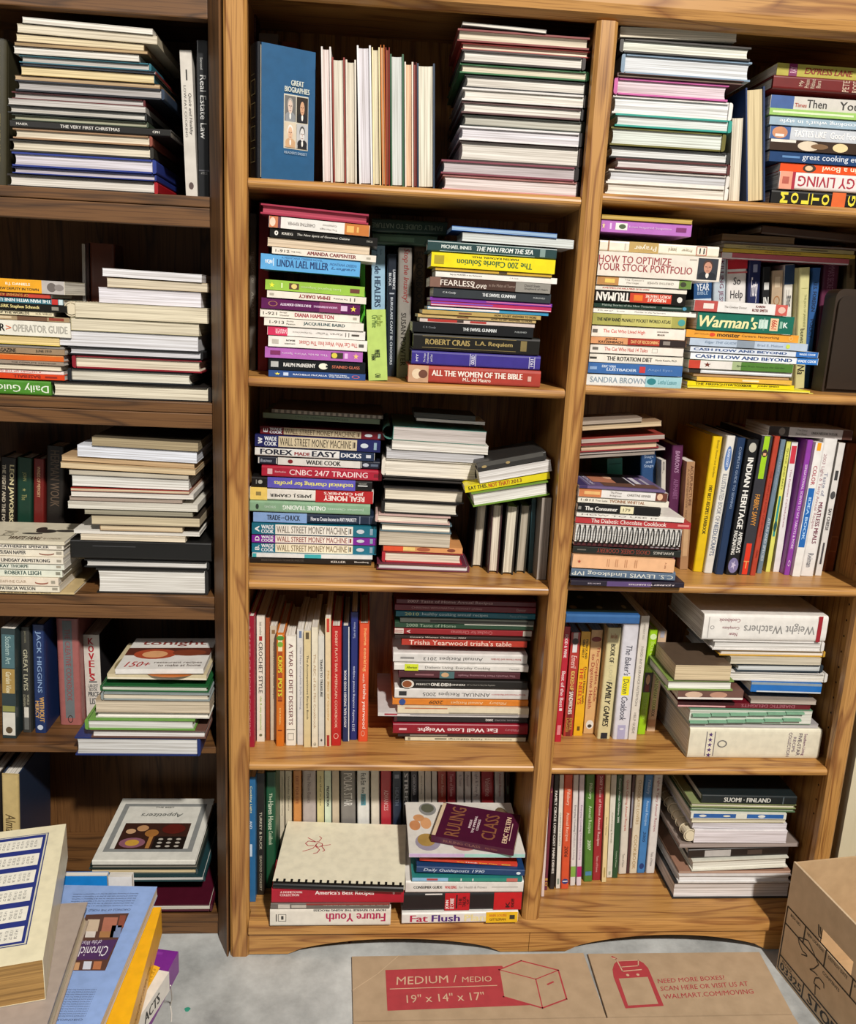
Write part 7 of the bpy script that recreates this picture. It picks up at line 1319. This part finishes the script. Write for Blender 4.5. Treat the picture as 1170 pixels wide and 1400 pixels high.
for k_ in range(12): qdec([(285 - k_ * 5, 1186 + k_ * 12), (480 - k_ * 5, 1186 + k_ * 12), (483 - k_ * 5, 1178 + k_ * 12), (288 - k_ * 5, 1178 + k_ * 12)], 'a vivid record of events from the earliest times', '44506c', 'u', 1)
qdec([(246, 1338), (410, 1336), (415, 1326), (250, 1328)], 'CHRONICLE OF', '3a4664', 'u', 1)
g.obj('cover_print', cov).location = (0, 0, 0)
sa, sb = at_z(*wpt(E1, 438, 744), .338), at_z(*wpt(E1, 240, 1340), .338); yw = math.degrees(math.atan2(-(sa.x - sb.x), sa.y - sb.y))
lying_at('hardcover_book', 'taupe-jacketed hardcover lying on the pale blue book in the floor heap', 'book', wpt(E1, 438, 744), .3035, .338, yw, .20, .28, 'HL', 'a89888', 'd8c8a8', [('', 'b8a484', .02, .98, .02, .98), ('', 'a89a90', 0, .86, .0, 1)], group=HG)
ka, kb_ = at_z(*wpt(E1, 330, 352), .40), at_z(*wpt(E1, 215, 1030), .40); yw = math.degrees(math.atan2(-(ka.x - kb_.x), ka.y - kb_.y))
kl = lying_at('hardcover_book', 'thick cream book with a blue calendar grid on its cover, topmost of the floor heap', 'book', wpt(E1, 330, 352), .3395, .40, yw, .235, (ka - kb_).xy.length, 'PR', 'e8dfbe', 'a8824a', [], group=HG)
f_ = flat_frame(kl, .4003); cov = [c for c in kl.children if c.name.startswith('cover')][0]
g = MB(); fr0 = f_(*wpt(E1, 228, 404)); fr1 = f_(*wpt(E1, 126, 946)); xr_, yt_, yb2 = (fr0[0] + fr1[0]) / 2, fr0[1], fr1[1]; xl_ = -.235 / 2 + .02; zc = .0606
def rect(x0, x1, y0, y1, col, k): g.add([(x0, y0, zc + k), (x1, y0, zc + k), (x1, y1, zc + k), (x0, y1, zc + k)], [(0, 1, 2, 3)], ink(col))
rect(xl_ - .0035, xr_ + .0035, yb2 - .0035, yt_ + .0035, '2c3a78', .0001); rect(xl_ - .002, xr_ + .002, yb2 - .002, yt_ + .002, 'd8d4bc', .0002); rect(xl_, xr_, yb2, yt_, '24327e', .0003)
nr = 6; rh = (yt_ - yb2) / nr
for i in range(nr):
    a, b = yb2 + rh * i + rh * .1, yb2 + rh * (i + 1) - rh * .18; rect(xl_ + .004, xr_ - .004, a, b, 'eeeadc', .0004)
    V_, F_ = letters('JANUARY'); g.add([(xl_ + .02 + x * .03, b + rh * .03 + y * rh * .1, zc + .0005) for x, y in V_], F_, ink('e8e4d8'))
    for j in range(9):
        x0 = xl_ + .009 + j * (xr_ - xl_ - .016) / 9
        for s_, fy in (('12 19 26', .2), ('13 20 27', .42), ('14 21 28', .64)):
            V_, F_ = letters(s_, 'r'); g.add([(x0 + .006 * (fy - .2) / .22 + x * .0035, a + (b - a) * (.2 + .6 * y), zc + .0005) for x, y in V_], F_, ink('3a3a44'))
g.obj('cover_print', cov)
def face_out(name, label, pxl, pxr, pyt, y, z0, T, cover, bk, group):
    a, b = at_y(pxl, pyt, y), at_y(pxr, pyt, y); wd = b.x - a.x
    root = thing(name, label, 'book', (a.x, y + T / 2, z0), (0, 0, -math.pi / 2), group)
    make_book(root, b.z - z0, wd, T, False, cover, cover, 'e0dcd4', 0.0, True, [], [], False, bk)
face_out('paperback_book', 'bright blue book standing behind the pale blue one in the floor heap', 60, 146, 1198, -.158, .1565, .012, '1a84d8', None, HG)
face_out('paperback_book', 'white book standing beside the bright blue one in the floor heap', 148, 180, 1199, -.158, .1565, .012, 'e4e4e6', None, HG)
g = MB(); pts = [at_z(*wpt(E1, x, y), z) for x, y, z in ((852, 1160, .17), (855, 1180, .13), (858, 1205, .08), (859, 1232, .03), (852, 1262, .0016), (858, 1300, .0016), (856, 1340, .0016))]
c0 = pts[-1]; g.tube([p - c0 for p in pts], .0011, plain('cotton_string', 'dedad2', .9), 6)
o = g.obj('string'); o.location = c0; tag(o, 'white cotton string trailing from the white paperback to the floor', 'string')
g = MB(); P = [at_z(*wpt(E2, x, y), .0012) for x, y in ((690, 1180), (735, 1247), (832, 1180))]; c0 = P[0]
g.prism([(p.x - c0.x, p.y - c0.y) for p in P], 0, .0012, ink('5c1014'), 'z'); o = g.obj('paper_scrap'); o.location = (c0.x, c0.y, .0003); tag(o, 'dark red triangular paper scrap on the floor under the bookcase arch', 'paper scrap')
g = MB(); c0 = at_z(256, 1380, .0005); g.prism([(.005 * math.cos(t) * (1 + .2 * math.sin(3 * t)), .005 * math.sin(t)) for t in [math.pi * k / 7 for k in range(14)]], 0, .0004, ink('3c9c84'), 'z')
o = g.obj('floor_paint_spot'); o.location = (c0.x, c0.y, .0002); struct(o)
